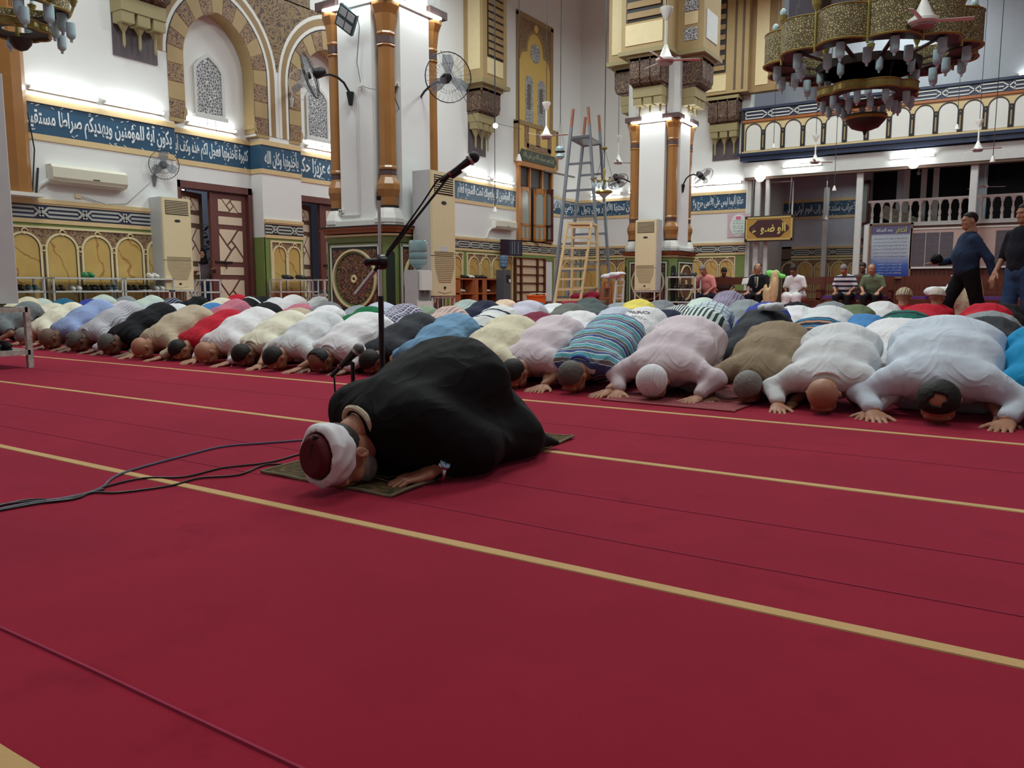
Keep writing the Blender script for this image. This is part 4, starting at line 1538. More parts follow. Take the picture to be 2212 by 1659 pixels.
def bow_shirt(A, long=True, robe=False, seed=0, fat=1.0, tail=0.0):
    s = Sdf()
    g = fat
    s.limb((0, 0.225, 0.205), (0, 0.3, 0.235), 0.072, 0.11 * g, 0.05, (1.35, 1, 1))
    s.limb((0, 0.3, 0.225), (0, 0.48, 0.315), 0.12 * g, 0.14 * g, 0.07, (1.55, 1, 1.02))
    s.limb((0, 0.48, 0.315), (0, 0.69, 0.4), 0.14 * g, 0.15 * g, 0.07, (1.4, 1, 1.06))
    # hem hanging under the belly
    s.limb((0, 0.36, 0.15), (0, 0.62, 0.24), 0.07, 0.1, 0.09, (1.9, 1, 1.1))
    for a in A:
        s.limb(a['sh'], a['el'], 0.082, 0.068, 0.07)
        if long:
            e = a['wr'] * 0.84 + a['el'] * 0.16
            s.limb(a['el'], e, 0.066, 0.048, 0.03)
        else:
            s.limb(a['sh'] * 0.5 + a['el'] * 0.5, a['sh'] * 0.25 + a['el'] * 0.75, 0.07, 0.07, 0.03)
    if robe:
        for x in (-1, 1):
            s.limb((x * 0.09, 0.7, 0.37), (x * 0.14, 0.55, 0.11), 0.12, 0.1, 0.08)
            s.limb((x * 0.1, 0.6, 0.1), (x * 0.1, 0.98, 0.06), 0.1, 0.07, 0.08)
        s.limb((0, 0.76, 0.36), (0, 0.95, 0.12), 0.12, 0.1, 0.12, (1.5, 1, 1))
    elif tail:
        s.limb((0, 0.72, 0.4), (0, 0.84, 0.3), 0.135, 0.12, 0.08, (1.4, 1, 1))
    keep = None
    if not long:
        def keep(P):
            d = np.full(P.shape[:3], -1.0)
            for a in A:
                ax = a['el'] - a['sh']
                q = (P - (a['sh'] * 0.2 + a['el'] * 0.8)) @ (ax / np.linalg.norm(ax))
                d = np.maximum(d, np.where(P[..., 0] * a['s'] > 0.15, np.where(P[..., 1] < 0.42, q, -1), -1))
            return d
    base = lambda P: -(P[..., 2] - 0.004)
    kk = (lambda P: np.maximum(base(P), keep(P))) if keep else base
    V, F = s.mesh(0.0135, fold(seed, 0.011), kk)
    return to_mesh('shirt', [(relax(V, F, 1, 0.4), F)])


def bow_trousers(seed=3):
    s = Sdf()
    s.limb((-0.05, 0.66, 0.4), (0.05, 0.66, 0.4), 0.13, 0.13, 0.06, (1, 1, 1))
    s.ell((0, 0.72, 0.4), (0.19, 0.14, 0.15), 0.05)
    for x in (-1, 1):
        s.limb((x * 0.1, 0.7, 0.37), (x * 0.14, 0.545, 0.1), 0.11, 0.085, 0.05)
        s.limb((x * 0.14, 0.55, 0.085), (x * 0.125, 0.92, 0.07), 0.08, 0.058, 0.03)
    V, F = s.mesh(0.016, fold(seed, 0.006), lambda P: -(P[..., 2] - 0.004))
    return to_mesh('trousers', [(V, F)])


def bow_collar():
    m = MB()
    pts = []
    for t in np.linspace(0, 2 * math.pi, 17)[:-1]:
        pts.append((0.078 * math.cos(t), 0.195 - 0.035 * math.sin(t), 0.195 + 0.072 * math.sin(t)))
    m.tube(pts, 0.014, 6, True)
    me = m.mesh('collar')
    me.materials.append(None)
    return me


def mesh_part(part, name):
    return to_mesh(name, [part])


ARMS = [arms(), arms(0.32, 0.26, 0.125, 0.25, 0.12), arms(0.26, 0.3, 0.14, 0.2, 0.14), arms(0.3, 0.25, 0.15, 0.24, 0.15)]
BODY = [bow_body(A) for A in ARMS]
SHIRTS = {}
for i_, A in enumerate(ARMS):
    SHIRTS[('long', i_)] = bow_shirt(A, True, False, 10 + i_, 1.0, 1)
    SHIRTS[('short', i_)] = bow_shirt(A, False, False, 20 + i_, 1.0, 1)
    SHIRTS[('robe', i_)] = bow_shirt(A, True, True, 30 + i_, 1.06)
TROUS = bow_trousers()
COLLAR = bow_collar()
_hp = lambda k: mesh_part(place(HAIR[k], HR, HC), 'hair')
HAIRM = {k: _hp(k) for k in HAIR}
CAPM = mesh_part(place(CAPP, HR, HC), 'cap')


def part(name, me, mat, parent, label=None):
    o = bpy.data.objects.new(name, me)
    COL.objects.link(o)
    o.parent = parent
    o.material_slots[0].link = 'OBJECT'
    o.material_slots[0].material = mat
    if label:
        o['label'] = label
    return o


_names = {}
TR_M = [cloth(c, name='trouser_cloth') for c in ((28, 28, 34), (44, 48, 62), (58, 54, 50), (36, 44, 66))]


def worshipper(label, x, y, rz, shirt, kind='long', hair='full', skin=0, sc=(1, 1, 1), pose=0, trousers=0, collar=None, cap=None, hairm=None, group=None):
    t = thing('person', label, 'person', (x, y, 0), rz, group)
    t.scale = sc
    part('body', BODY[pose], SKIN[skin], t)
    part('robe' if kind == 'robe' else 'shirt', SHIRTS[(kind, pose)], shirt, t)
    if kind != 'robe':
        part('trousers', TROUS, TR_M[trousers], t)
    if cap:
        part('cap', CAPM, cap, t)
    elif hair in HAIRM:
        part('hair', HAIRM[hair], hairm or HBLK, t)
    if collar:
        part('collar', COLLAR, collar, t)
    return t


C = cloth
P_WHITE = C((228, 226, 228)); P_WHITE2 = C((214, 216, 218)); P_PALE = C((204, 214, 226)); P_CREAM = C((220, 212, 184)); P_CREAM2 = C((226, 220, 198))
P_BLACK = C((20, 21, 25)); P_TAN = C((146, 128, 104)); P_SAND = C((186, 170, 146)); P_RED = C((186, 26, 48)); P_LBLUE = C((146, 164, 206)); P_SKY = C((112, 152, 184))
P_NAVY = C((30, 34, 58)); P_CHAR = C((52, 54, 60)); P_TURQ = C((24, 140, 190)); P_GREEN = C((16, 104, 62)); P_SAGE = C((128, 144, 122)); P_OLIVE = C((104, 118, 88))
P_GRAY = C((120, 122, 126)); P_GRAY2 = C((140, 146, 150)); P_SLATE = C((74, 84, 84)); P_GOL = C((104, 106, 100)); P_PINK = C((190, 112, 130)); P_MAROON = C((122, 32, 60)); P_MINT = C((194, 210, 200))
P_YEL = C((222, 204, 96)); P_TEAL = C((36, 104, 138)); P_ROYAL = C((50, 66, 158)); P_BLUE = C((70, 130, 186)); P_LAV = C((186, 190, 206)); P_PEACH = C((216, 190, 166)); P_ROSEW = C((214, 200, 206))
P_LILAC = C((196, 192, 206), 'pin', (170, 160, 186), sc=70, ax=0); P_HEATH = C((84, 92, 96), 'heather', (140, 146, 148)); P_GPIN = C((188, 188, 194), 'pin', (110, 108, 124), sc=42, ax=0)
P_POLO = C((78, 96, 150), 'multi', (112, 112, 112), (98, 170, 182), sc=9.5); P_STRG = C((214, 222, 220), 'stripe', (52, 74, 70), sc=24, ax=0); P_NSTR = C((28, 34, 58), 'pin', (214, 216, 222), sc=24, ax=0)
P_PLAID = C((58, 62, 96), 'plaid', (206, 200, 212), sc=19); P_WPLAID = C((208, 218, 222), 'plaid', (120, 140, 152), sc=15); P_CHECK = C((216, 218, 216), 'stripe', (40, 44, 56), sc=36, ax=0)
P_PINKST = C((208, 186, 178), 'stripe', (166, 138, 134), sc=22, ax=0); P_GCHK = C((196, 206, 200), 'plaid', (70, 100, 96), sc=30); P_NTT = C((30, 30, 56), 'multi2', (176, 134, 110), (40, 124, 164), sc=6.5)
P_PURPC = C((176, 164, 188), 'plaid', (60, 54, 78), sc=30); P_WNAVY = C((214, 216, 214), 'pin', (36, 40, 62), sc=5.2); P_GREENB = C((26, 96, 84), 'pin', (30, 34, 54), sc=5)
P_BWHITE = C((24, 24, 28), 'pin', (220, 220, 222), sc=4)

# front row: placed by where each head touches the carpet
F_ROW = [
    # px, py of head contact, top y, label, shirt, kind, hair, skin, pose, extra
    (-52, 742, 648, 'man in heather grey shirt bowing at far end of front row behind metal stand', P_HEATH, 'short', 'full', 2, 0, {}),
    (38, 748, 650, 'man in cream shirt bowing, grey head half behind white stand leg', P_CREAM2, 'short', 'spot', 1, 1, {'hairm': HGRY}),
    (92, 757, 643, 'man in light blue shirt bowing in front row beside grey pinstripe shirt', P_LBLUE, 'long', 'full', 2, 2, {'hairm': HBALD}),
    (150, 763, 648, 'man in grey pinstriped shirt bowing between light blue and black shirts', P_GPIN, 'long', 'spot', 4, 0, {'hairm': HSALT, 'collar': P_GPIN}),
    (220, 770, 650, 'man in black shirt bowing in front row, cropped grey hair', P_BLACK, 'short', 'full', 4, 3, {'hairm': HSALT}),
    (290, 778, 655, 'man in sand coloured robe bowing, bald head, beside red shirt', P_SAND, 'robe', 'none', 1, 1, {}),
    (372, 781, 665, 'man in red t-shirt bowing in front row, black hair', P_RED, 'short', 'full', 1, 2, {'trousers': 1}),
    (428, 790, 660, 'bald man in wide white robe bowing next to red shirt', P_WHITE, 'robe', 'none', 1, 0, {}),
    (510, 795, 667, 'man in cream yellow shirt and black hair bowing between two white shirts', P_CREAM2, 'long', 'full', 2, 3, {'collar': P_CREAM2}),
    (578, 803, 668, 'black-haired man in white shirt with dark armband bowing in front row', P_WHITE2, 'short', 'full', 1, 1, {}),
    (676, 809, 670, 'balding man in white robe bowing just left of the microphone stand', P_WHITE, 'robe', 'ring', 2, 2, {'hairm': HBLK, 'collar': P_WHITE}),
    (787, 812, 690, 'man in dark navy shirt bowing behind the desk microphone', P_CHAR, 'long', 'full', 2, 0, {'trousers': 3}),
    (868, 822, 672, 'man in light steel blue polo bowing behind the black robe', P_SKY, 'short', 'full', 1, 3, {'trousers': 3}),
    (995, 838, 675, 'man in plain cream robe bowing behind raised back of imam', P_CREAM, 'short', 'full', 2, 1, {}),
    (1097, 843, 675, 'man in white t-shirt with thick black hair bowing beside striped polo', P_ROSEW, 'short', 'full', 1, 2, {}),
    (1222, 853, 672, 'grey-haired man in blue and teal striped polo shirt bowing', P_POLO, 'short', 'full', 1, 0, {'hairm': HSALT, 'collar': C((70, 100, 170))}),
    (1400, 868, 676, 'man in white robe and white skullcap bowing on small red mat', P_ROSEW, 'robe', 'cap', 1, 3, {'cap': C((226, 226, 228), 'plaid', (206, 206, 210), sc=60)}),
    (1607, 878, 695, 'grey-haired man in khaki brown shirt bowing in front row', P_TAN, 'short', 'full', 2, 1, {'hairm': HGRY}),
    (1770, 899, 708, 'bald man in white long-sleeved shirt bowing beside khaki shirt', P_WHITE2, 'long', 'none', 1, 0, {'collar': P_WHITE}),
    (2022, 921, 675, 'large man in pale blue-white robe bowing, dark hair with bald patch', P_PALE, 'robe', 'spot', 1, 1, {}),
    (2262, 935, 690, 'man in turquoise t-shirt bowing, cut by right edge of photo', P_TURQ, 'short', 'full', 1, 2, {}),
]
WD = {38: .9, 220: 1.0, 428: 1.1, 676: 1.08, 1222: 1.05, 1400: 1.1, 1607: 1.0, 1770: 1.06, 2022: 1.22, 995: 1.1}
for px, py, ty, lb, sh, kd, hr, sk_, ps_, ex in F_ROW:
    p = on(px, py, 'Z', 0)
    hy = p[1] + 0.68
    d = 0.8406 * hy - 0.5417 * p[0]
    top = CAMH - (ty - 621) / 1742 * d
    sz = min(1.14, max(0.86, top / 0.58))
    w = WD.get(px, 1.0)
    worshipper(lb, p[0], p[1] + 0.02, R(random.uniform(-3, 3)), sh, kd, hr, sk_, (w, (0.94 + sz) / 2, sz), ps_, **ex)

# the rows behind: x pixel of the rounded back, its top, the row it kneels in
B_ROW = [
    (113, 652, 2, P_CREAM2, 'short', 'off white back showing between heather grey and light blue shirts'),
    (136, 642, 3, P_TEAL, 'short', 'teal blue back in third row behind light blue shirt'),
    (88, 642, 3, P_MINT, 'long', 'pale mint back behind heather grey shirt'),
    (58, 639, 4, P_CREAM, 'long', 'pale yellow back beside the grey cabinet, under the shoe racks'),
    (188, 643, 2, P_ROYAL, 'short', 'strip of royal blue back behind light blue shirt'),
    (222, 634, 5, P_MINT, 'robe', 'whitish mint back below the shoe rack, left of grey one'),
    (268, 637, 5, P_GRAY2, 'short', 'light grey back between two mint backs'),
    (262, 647, 3, P_ROSEW, 'long', 'pinkish white back behind pinstriped shirt'),
    (325, 636, 5, P_MINT, 'robe', 'pale mint back right of light grey one under shoe rack'),
    (334, 650, 3, P_LAV, 'long', 'sliver of pale lavender back behind black shirt'),
    (370, 641, 4, P_NSTR, 'short', 'navy back with thin white stripes below split tower air conditioner'),
    (377, 653, 2, P_WHITE2, 'robe', 'white back between black shirt and sand robe'),
    (424, 637, 4, P_BLACK, 'short', 'black t-shirt back with white lettering across it'),
    (452, 651, 2, P_BLUE, 'short', 'bright blue back behind red shirt'),
    (474, 641, 4, P_CREAM2, 'robe', 'cream white back behind the bright blue one'),
    (506, 643, 2, P_PINK, 'short', 'dusty pink back in second row behind red shirt'),
    (508, 633, 5, P_RED, 'short', 'red back in front of the patterned door'),
    (543, 637, 4, P_BWHITE, 'short', 'black back with white band near the patterned door'),
    (568, 637, 5, P_BLACK, 'short', 'dark back right of the black and white one'),
    (578, 650, 2, P_BLACK, 'short', 'plain black back in second row behind wide white robe'),
    (597, 640, 5, P_WHITE2, 'short', 'small white back below green wainscot corner'),
    (631, 634, 4, P_WHITE, 'robe', 'tall white back below low metal rack'),
    (643, 653, 3, P_PINK, 'short', 'rose pink back above cream yellow shirt'),
    (645, 662, 2, P_SAND, 'short', 'beige back with brown belt above cream yellow shirt'),
    (688, 638, 5, P_WHITE2, 'short', 'white embroidered back by the narrow metal rack'),
    (703, 649, 3, P_GRAY, 'short', 'mid grey back in front of near pillar'),
    (710, 656, 2, P_WHITE, 'short', 'white back in second row, between two white shirts'),
    (768, 660, 3, P_GRAY2, 'short', 'pale grey back left of green one'),
    (793, 658, 2, P_GREEN, 'short', 'bottle green back behind white robe by microphone pole'),
    (826, 649, 3, P_LAV, 'robe', 'lavender white back in front of near pillar, right of microphone pole'),
    (866, 652, 2, P_PLAID, 'short', 'navy and white plaid shirt back'),
    (917, 658, 3, P_SAGE, 'short', 'sage green back between plaid and pinkish stripes'),
    (967, 657, 2, P_PINKST, 'short', 'pinkish striped back above steel blue polo'),
    (1008, 644, 4, P_GCHK, 'short', 'green and white checked back below orange shoe cabinet'),
    (1040, 645, 3, P_NAVY, 'short', 'navy back in front of the shoe cabinet'),
    (1070, 656, 2, P_WNAVY, 'short', 'white shirt back with navy bands above the cream one'),
    (1085, 644, 5, P_PEACH, 'short', 'peach back beside the orange tub'),
    (1136, 645, 3, P_LILAC, 'long', 'lilac pinstriped back below wooden shelving'),
    (1162, 650, 4, P_TEAL, 'short', 'dark teal back right of lilac pinstripes'),
    (1160, 670, 2, P_MAROON, 'short', 'maroon back rising behind white t-shirt'),
    (1196, 652, 4, P_WHITE2, 'short', 'small white back left of grey-olive one'),
    (1228, 651, 3, P_GOL, 'short', 'grey-olive back below wooden stepladder'),
    (1275, 640, 5, P_SLATE, 'short', 'dark greenish grey back right of stepladder foot'),
    (1293, 652, 4, P_SLATE, 'short', 'slate back in front of the white folding steps'),
    (1255, 667, 2, P_WHITE, 'short', 'white back left of blue striped polo'),
    (1324, 659, 3, P_LAV, 'short', 'lavender grey back behind striped polo'),
    (1344, 651, 5, P_GRAY2, 'short', 'pale grey back left of yellow one'),
    (1384, 643, 4, P_YEL, 'short', 'yellow back in front of far pillar'),
    (1434, 645, 5, P_GRAY, 'short', 'grey back right of yellow one'),
    (1382, 658, 2, P_WHITE, 'short', 'white t-shirt back printed with upside down letters'),
    (1439, 665, 3, P_NAVY, 'short', 'low navy back right of printed white t-shirt'),
    (1464, 656, 4, P_CHECK, 'short', 'white back with wavy dark pinstripes'),
    (1513, 660, 2, P_STRG, 'long', 'white and dark green striped shirt back with its sleeve showing'),
    (1520, 640, 5, P_MINT, 'robe', 'pale mint back in front of seated man in pink'),
    (1572, 624, 5, P_PURPC, 'short', 'purple checked back standing higher than its neighbours, before the bench'),
    (1542, 648, 3, P_WPLAID, 'short', 'white windowpane plaid back'),
    (1609, 643, 4, P_GRAY2, 'short', 'grey back left of royal blue one'),
    (1650, 648, 3, P_ROYAL, 'short', 'royal blue back above charcoal shirt'),
    (1652, 660, 2, P_CHAR, 'short', 'charcoal back behind khaki shirt'),
    (1716, 649, 5, P_BLACK, 'short', 'low black back in front of the man in white robe'),
    (1722, 656, 4, P_WHITE, 'short', 'white t-shirt back with small print and blue arrow'),
    (1782, 656, 3, P_WHITE2, 'robe', 'broad white back behind navy tan and teal stripes'),
    (1785, 681, 2, P_NTT, 'short', 'navy, tan and teal banded back behind bald man'),
    (1794, 648, 5, P_GRAY2, 'short', 'light grey back left of olive one, far row'),
    (1847, 654, 4, P_OLIVE, 'short', 'olive green back'),
    (1868, 690, 3, P_BLUE, 'short', 'bit of bright blue shirt between white shirts'),
    (1903, 647, 5, P_WHITE, 'short', 'white back right of olive green one'),
    (1940, 682, 2, P_WHITE, 'robe', 'white robe back touching the pale blue-white one'),
    (1972, 666, 3, P_GREENB, 'short', 'dark green back with navy edge behind white robe'),
    (1990, 652, 4, P_RED, 'short', 'broad crimson back below seated men in caps'),
    (2147, 678, 2, P_CHAR, 'short', 'charcoal back beside the pale blue-white robe'),
    (2133, 668, 3, P_GRAY2, 'short', 'light grey back between charcoal and crimson ones'),
    (2122, 650, 4, P_RED, 'short', 'crimson back near the walking man'),
    (2172, 652, 5, P_BLACK, 'short', 'black back near right edge'),
]
ROWY = {1: 4.35, 2: 5.62, 3: 6.83, 4: 8.05, 5: 9.28, 6: 10.5}
for i, (px, ty, row, sh, kd, lb) in enumerate(B_ROW):
    hy = ROWY[row] + 0.68
    q = on(px, 640, 'Y', hy)
    yy = ROWY[row]
    while q[0] < -13.4 and yy > 5.6:
        yy -= 0.3
        hy = yy + 0.68
        q = on(px, 640, 'Y', hy)
    d = 0.8406 * hy - 0.5417 * q[0]
    top = CAMH - (ty - 621) / 1742 * d
    sz = min(1.14 if px != 1572 else 1.24, max(0.84, top / 0.58))
    if kd == 'robe':
        sz = min(sz, 1.05)
    t = worshipper('kneeling bowed person, ' + lb, q[0], yy, R(random.uniform(-4, 4)), sh, kd, ('full', 'spot', 'full', 'ring')[i % 4], i % 5,
                   (random.uniform(0.94, 1.06), 1.0, sz), i % 4, i % 4, hairm=(HBLK, HSALT, HBLK, HGRY)[(i // 2) % 4])
    if px == 424:
        lt = lettering('MONCLER', 0.3, 0.05, C((225, 225, 228)), t, -0.15, 0, 0, 'shirt_lettering', 0.02, 0.004)
        lt.rotation_euler = (R(-25), 0, R(180))
        lt.location = (0, 0.62, 0.548)
    if px == 1382:
        for j, (tx, ww, hh, yy, zz, cc) in enumerate((('ORIF', 0.2, 0.05, 0.5, 0.505, (170, 160, 170)), ('A', 0.06, 0.07, 0.36, 0.45, (130, 40, 80)))):
            lt = lettering(tx, ww, hh, C(cc), t, -ww / 2, 0, 0, 'shirt_lettering', 0.02, 0.004)
            lt.rotation_euler = (R(-62), 0, R(180))
            lt.location = (0.06, yy, zz)
# ------------------------------------------------------------------ the imam on his mat
MROT = R(-1.0)
mt = thing('prayer_mat', 'olive brown patterned prayer mat under the imam in black robe', 'rug', (-2.08, 2.62, 0), MROT)


def mat_material():
    t = NT('olive_mat_weave')
    v = t.coord()
    sp = t.n('SeparateXYZ', {0: v})
    ax = t.math('ABSOLUTE', sp.outputs[0])
    ay = t.math('ABSOLUTE', sp.outputs[1])
    e = t.math('MAXIMUM', t.math('SUBTRACT', ax, 0.2), t.math('SUBTRACT', ay, 0.5))
    zig = t.math('MULTIPLY', t.math('PINGPONG', t.math('MULTIPLY', sp.outputs[0], 4.0), 0.5), 0.05)
    e2 = t.math('ADD', e, zig)
    line = t.math('MULTIPLY', t.math('LESS_THAN', t.math('ABSOLUTE', e2), 0.004), 1.0)
    line2 = t.math('LESS_THAN', t.math('ABSOLUTE', t.math('SUBTRACT', e2, -0.03)), 0.0025)
    vo = t.n('TexVoronoi', {'Vector': v, 'Scale': 13.0}, feature='F1')
    fl_ = t.ramp(t.math('FRACT', t.math('MULTIPLY', vo.outputs[0], 3.2)), [(0, (0, 0, 0)), (0.4, (0, 0, 0)), (0.5, (1, 1, 1)), (0.8, (1, 1, 1)), (0.9, (0, 0, 0))])
    bor = t.mix(fl_, lin((84, 78, 56)), lin((128, 98, 62)))
    bor = t.mix(t.math('MULTIPLY', t.noise(v, 24, 2), 0.9), bor, lin((48, 42, 34)))
    br = t.n('TexBrick', {'Vector': v, 'Scale': 11.0, 'Color1': lin((66, 58, 42)) + (1,), 'Color2': lin((58, 50, 36)) + (1,), 'Mortar': lin((24, 20, 18)) + (1,), 'Mortar Size': 0.03})
    col = t.mix(t.math('GREATER_THAN', e2, 0.0), br.outputs[0], bor)
    col = t.mix(t.math('MAXIMUM', line, line2), col, lin((200, 190, 160)))
    t.bump(t.noise(v, 300, 2), 0.4, 0.002)
    return t.fin(col, 0.9, 0, 0.1)


V_, F_ = [], []
nx, ny = 32, 60
for j in range(ny + 1):
    for i in range(nx + 1):
        x, y = -0.325 + 0.65 * i / nx, -0.635 + 1.27 * j / ny
        ed = max(0, abs(x) - 0.29) / 0.035
        z = 0.008 + 0.004 * math.sin(y * 11 + 1) * ed * (1 if x > 0 else 0.5) + 0.0015 * math.sin(x * 31 + y * 17)
        V_.append((x + 0.012 * math.sin(y * 6) * (1 if x > 0 else 0), y, z))
m = MB().add(V_, [(j * (nx + 1) + i, j * (nx + 1) + i + 1, (j + 1) * (nx + 1) + i + 1, (j + 1) * (nx + 1) + i) for j in range(ny) for i in range(nx)])
m.build('mat_pile', mat_material(), mt, smooth=True)
edge = [V_[i] for i in range(nx + 1)] + [V_[j * (nx + 1) + nx] for j in range(1, ny + 1)] + [V_[ny * (nx + 1) + i] for i in range(nx - 1, -1, -1)] + [V_[j * (nx + 1)] for j in range(ny - 1, 0, -1)]
MB().tube([(a, b, c - 0.001) for a, b, c in edge], 0.006, 6, True).build('mat_edging', M((120, 110, 84), 0.9, name='mat_binding'), mt, smooth=True)

im = thing('person', 'imam in black robe and red and white turban prostrating on olive mat', 'person', (-2.03, 1.9, 0.012), R(-7))
im.scale = (0.96, 1.04, 1.0)
HI = rotm(R(86), R(-4), R(8))
hc = V3(0.028, 0.098, 0.1)
A = [dict(sh=V3(0.165, 0.32, 0.215), el=V3(0.27, 0.5, 0.085), wr=V3(0.225, 0.36, 0.045), s=1), dict(sh=V3(-0.165, 0.3, 0.215), el=V3(-0.3, 0.42, 0.09), wr=V3(-0.2, 0.3, 0.045), s=-1)]
hd = head_sdf()
HIP = hd.mesh(0.0045)
hand_f = {q: hand_sdf(q, 0.1).mesh(0.0035) for q in (1, -1)}
s = Sdf()
s.limb((0, 0.15, 0.17), (0, 0.26, 0.22), 0.054, 0.06)
s.limb((0, 0.3, 0.215), (0, 0.48, 0.3), 0.085, 0.1, 0.05, (1.4, 1, 1))
s.limb((0, 0.48, 0.3), (0, 0.68, 0.35), 0.1, 0.11, 0.06, (1.3, 1, 1))
for a in A:
    x = a['s']
    s.limb(a['sh'], a['el'], 0.045, 0.042, 0.03).limb(a['el'], a['wr'], 0.04, 0.028, 0.02)
    s.limb((x * 0.1, 0.7, 0.33), (x * 0.14, 0.54, 0.09), 0.085, 0.062, 0.04)
    s.limb((x * 0.14, 0.54, 0.07), (x * 0.12, 0.93, 0.065), 0.055, 0.038, 0.03)
    s.limb((x * 0.12, 0.93, 0.07), (x * 0.115, 1.0, 0.03), 0.034, 0.03, 0.02)
ps_ = [s.mesh(0.012), place(HIP, HI, hc)]
ear = Sdf().ell((0, 0, 0), (0.008, 0.019, 0.033), 0.005).cut((0.008, -0.002, 0.002), (0.007, 0.011, 0.02)).ell((0.004, -0.008, -0.012), (0.005, 0.008, 0.01), 0.003)
earp = ear.mesh(0.0028)
for x in (-1, 1):
    v, f = place(earp, rotm(R(-12), 0, R(14)), (0.084, 0.016, -0.006))
    if x < 0:
        v = v * V3(-1, 1, 1)
        f = f[:, ::-1]
    ps_.append(place((v, f), HI, hc))
for a in A:
    ps_.append(place(hand_f[a['s']], rotm(R(8), 0, R(-22 * a['s'])), a['wr'] + V3(0, -0.02, -0.02)))
me = to_mesh('body', ps_)
part('body', me, skin_mat((176, 122, 98)), im)
# neck and side hair, beard
part('hair', mesh_part(place(hair_part('full', 0.006), HI, hc), 'hair'), hair_mat((22, 20, 20), (60, 56, 54)), im)
bd = Sdf().ell((0, -0.036, -0.062), (0.066, 0.066, 0.07), 0.03).ell((0, -0.06, -0.1), (0.042, 0.04, 0.03), 0.03)
bdm = bd.mesh(0.006, lambda P: 0.0025 * np.sin(P[..., 0] * 190) * np.sin(P[..., 2] * 170),
              lambda P: np.maximum(P[..., 2] + 0.045 - 0.6 * np.clip(np.abs(P[..., 0]) - 0.03, 0, 1), 0.03 - np.sqrt(P[..., 0] ** 2 + (P[..., 2] + 0.055) ** 2) + np.where(P[..., 1] < -0.06, 0, -1)))
part('beard', mesh_part(place(bdm, HI, hc), 'beard'), hair_mat((70, 66, 64), (170, 166, 160)), im)
# turban: red felt crown with a white cloth wound round it
tc_ = V3(0, 0.016, 0.068)
fz = Sdf().limb((0, 0.016, 0.03), (0, 0.014, 0.118), 0.088, 0.066, 0.02, (1, 1.16, 0.8))
part('felt_crown', mesh_part(place(fz.mesh(0.006, None, lambda P: np.maximum(-(P[..., 2] - 0.05), P[..., 2] - 0.15)), HI, hc), 'felt_crown'), M((88, 14, 30), 0.85, var=0.15, bump=0.3, name='dark_red_felt'), im)
tb = Sdf()
tb.limb((0, 0.014, 0.035), (0, 0.014, 0.1), 0.091, 0.095, 0.02, (1, 1.14, 0.38))
tbm = tb.mesh(0.0055, lambda P: -0.0022 * (1 - np.abs(np.sin(P[..., 2] * 55 + 3 * np.sin(np.arctan2(P[..., 1], P[..., 0]) * 1.5)))) + 0.0004 * np.sin(np.arctan2(P[..., 1], P[..., 0]) * 9),
              lambda P: np.maximum(np.maximum(-(P[..., 2] - 0.022), P[..., 2] - 0.128), np.where(P[..., 2] > 0.05, 0.072 - np.sqrt(P[..., 0] ** 2 + ((P[..., 1] - 0.014) / 1.14) ** 2), -1)))
part('white_wrap', mesh_part(place((relax(tbm[0], tbm[1], 2), tbm[1]), HI, hc), 'white_wrap'), C((226, 226, 230)), im)
tas = MB().ball((0, 0.014, 0.146), 0.006, 6).tube([(0, 0.014, 0.146), (0.01, 0.05, 0.143), (0.02, 0.085, 0.138)], [0.005, 0.009, 0.011], 6)
tp = bpy.data.objects.new('tassel', tas.mesh('tassel'))
tp.data.materials.append(HBLK)
mm = Matrix([list(HI[0]) + [hc[0]], list(HI[1]) + [hc[1]], list(HI[2]) + [hc[2]], [0, 0, 0, 1]])
tp.data.transform(mm)
COL.objects.link(tp)
tp.parent = im
# robe
s = Sdf()
s.limb((0, 0.25, 0.2), (0, 0.33, 0.235), 0.08, 0.115, 0.05, (1.35, 1, 1))
s.limb((0, 0.32, 0.215), (0, 0.5, 0.28), 0.12, 0.14, 0.08, (1.6, 1, 1))
s.limb((0, 0.5, 0.28), (0, 0.67, 0.33), 0.14, 0.15, 0.08, (1.42, 1, 1.02))
s.limb((0, 0.66, 0.3), (0.02, 0.86, 0.12), 0.15, 0.11, 0.12, (1.5, 1, 1))
s.limb((0.0, 0.84, 0.1), (0.04, 1.04, 0.03), 0.1, 0.03, 0.1, (2.1, 1, 1))
s.limb((0.12, 0.9, 0.06), (0.2, 1.1, 0.012), 0.06, 0.01, 0.08, (1.6, 1, 1))
s.limb((0, 0.36, 0.12), (0, 0.8, 0.1), 0.1, 0.12, 0.12, (2.0, 1, 1))
s.limb((0.0, 0.34, 0.07), (0.05, 0.6, 0.05), 0.08, 0.1, 0.1, (1.8, 1, 1))
s.limb((0.2, 0.52, 0.1), (0.2, 0.86, 0.06), 0.09, 0.06, 0.1)
for a in A:
    s.limb(a['sh'], a['el'], 0.1, 0.095, 0.09)
    e = a['wr'] * 0.58 + a['el'] * 0.42
    s.limb(a['el'], e, 0.09, 0.062, 0.03)
    s.limb(a['el'] * 0.7 + e * 0.3, a['el'] * V3(0.95, 1, 0) + V3(0, -0.02, 0.035), 0.07, 0.035, 0.05)
wf_ = fold(77, 0.014, 0.75)
V, F = s.mesh(0.0105, wf_, lambda P: -(P[..., 2] - 0.002))
rb = to_mesh('robe', [(relax(V, F, 1, 0.4), F)])
part('robe', rb, C((10, 10, 13)), im)
m = MB()
pts = [(0.073 * math.cos(t), 0.185 - 0.02 * math.sin(t), 0.2 + 0.062 * math.sin(t)) for t in np.linspace(0, 2 * math.pi, 19)[:-1]]
m.tube(pts, 0.011, 6, True)
cm = m.mesh('collar')
cm.materials.append(None)
part('collar', cm, C((206, 196, 170)), im)
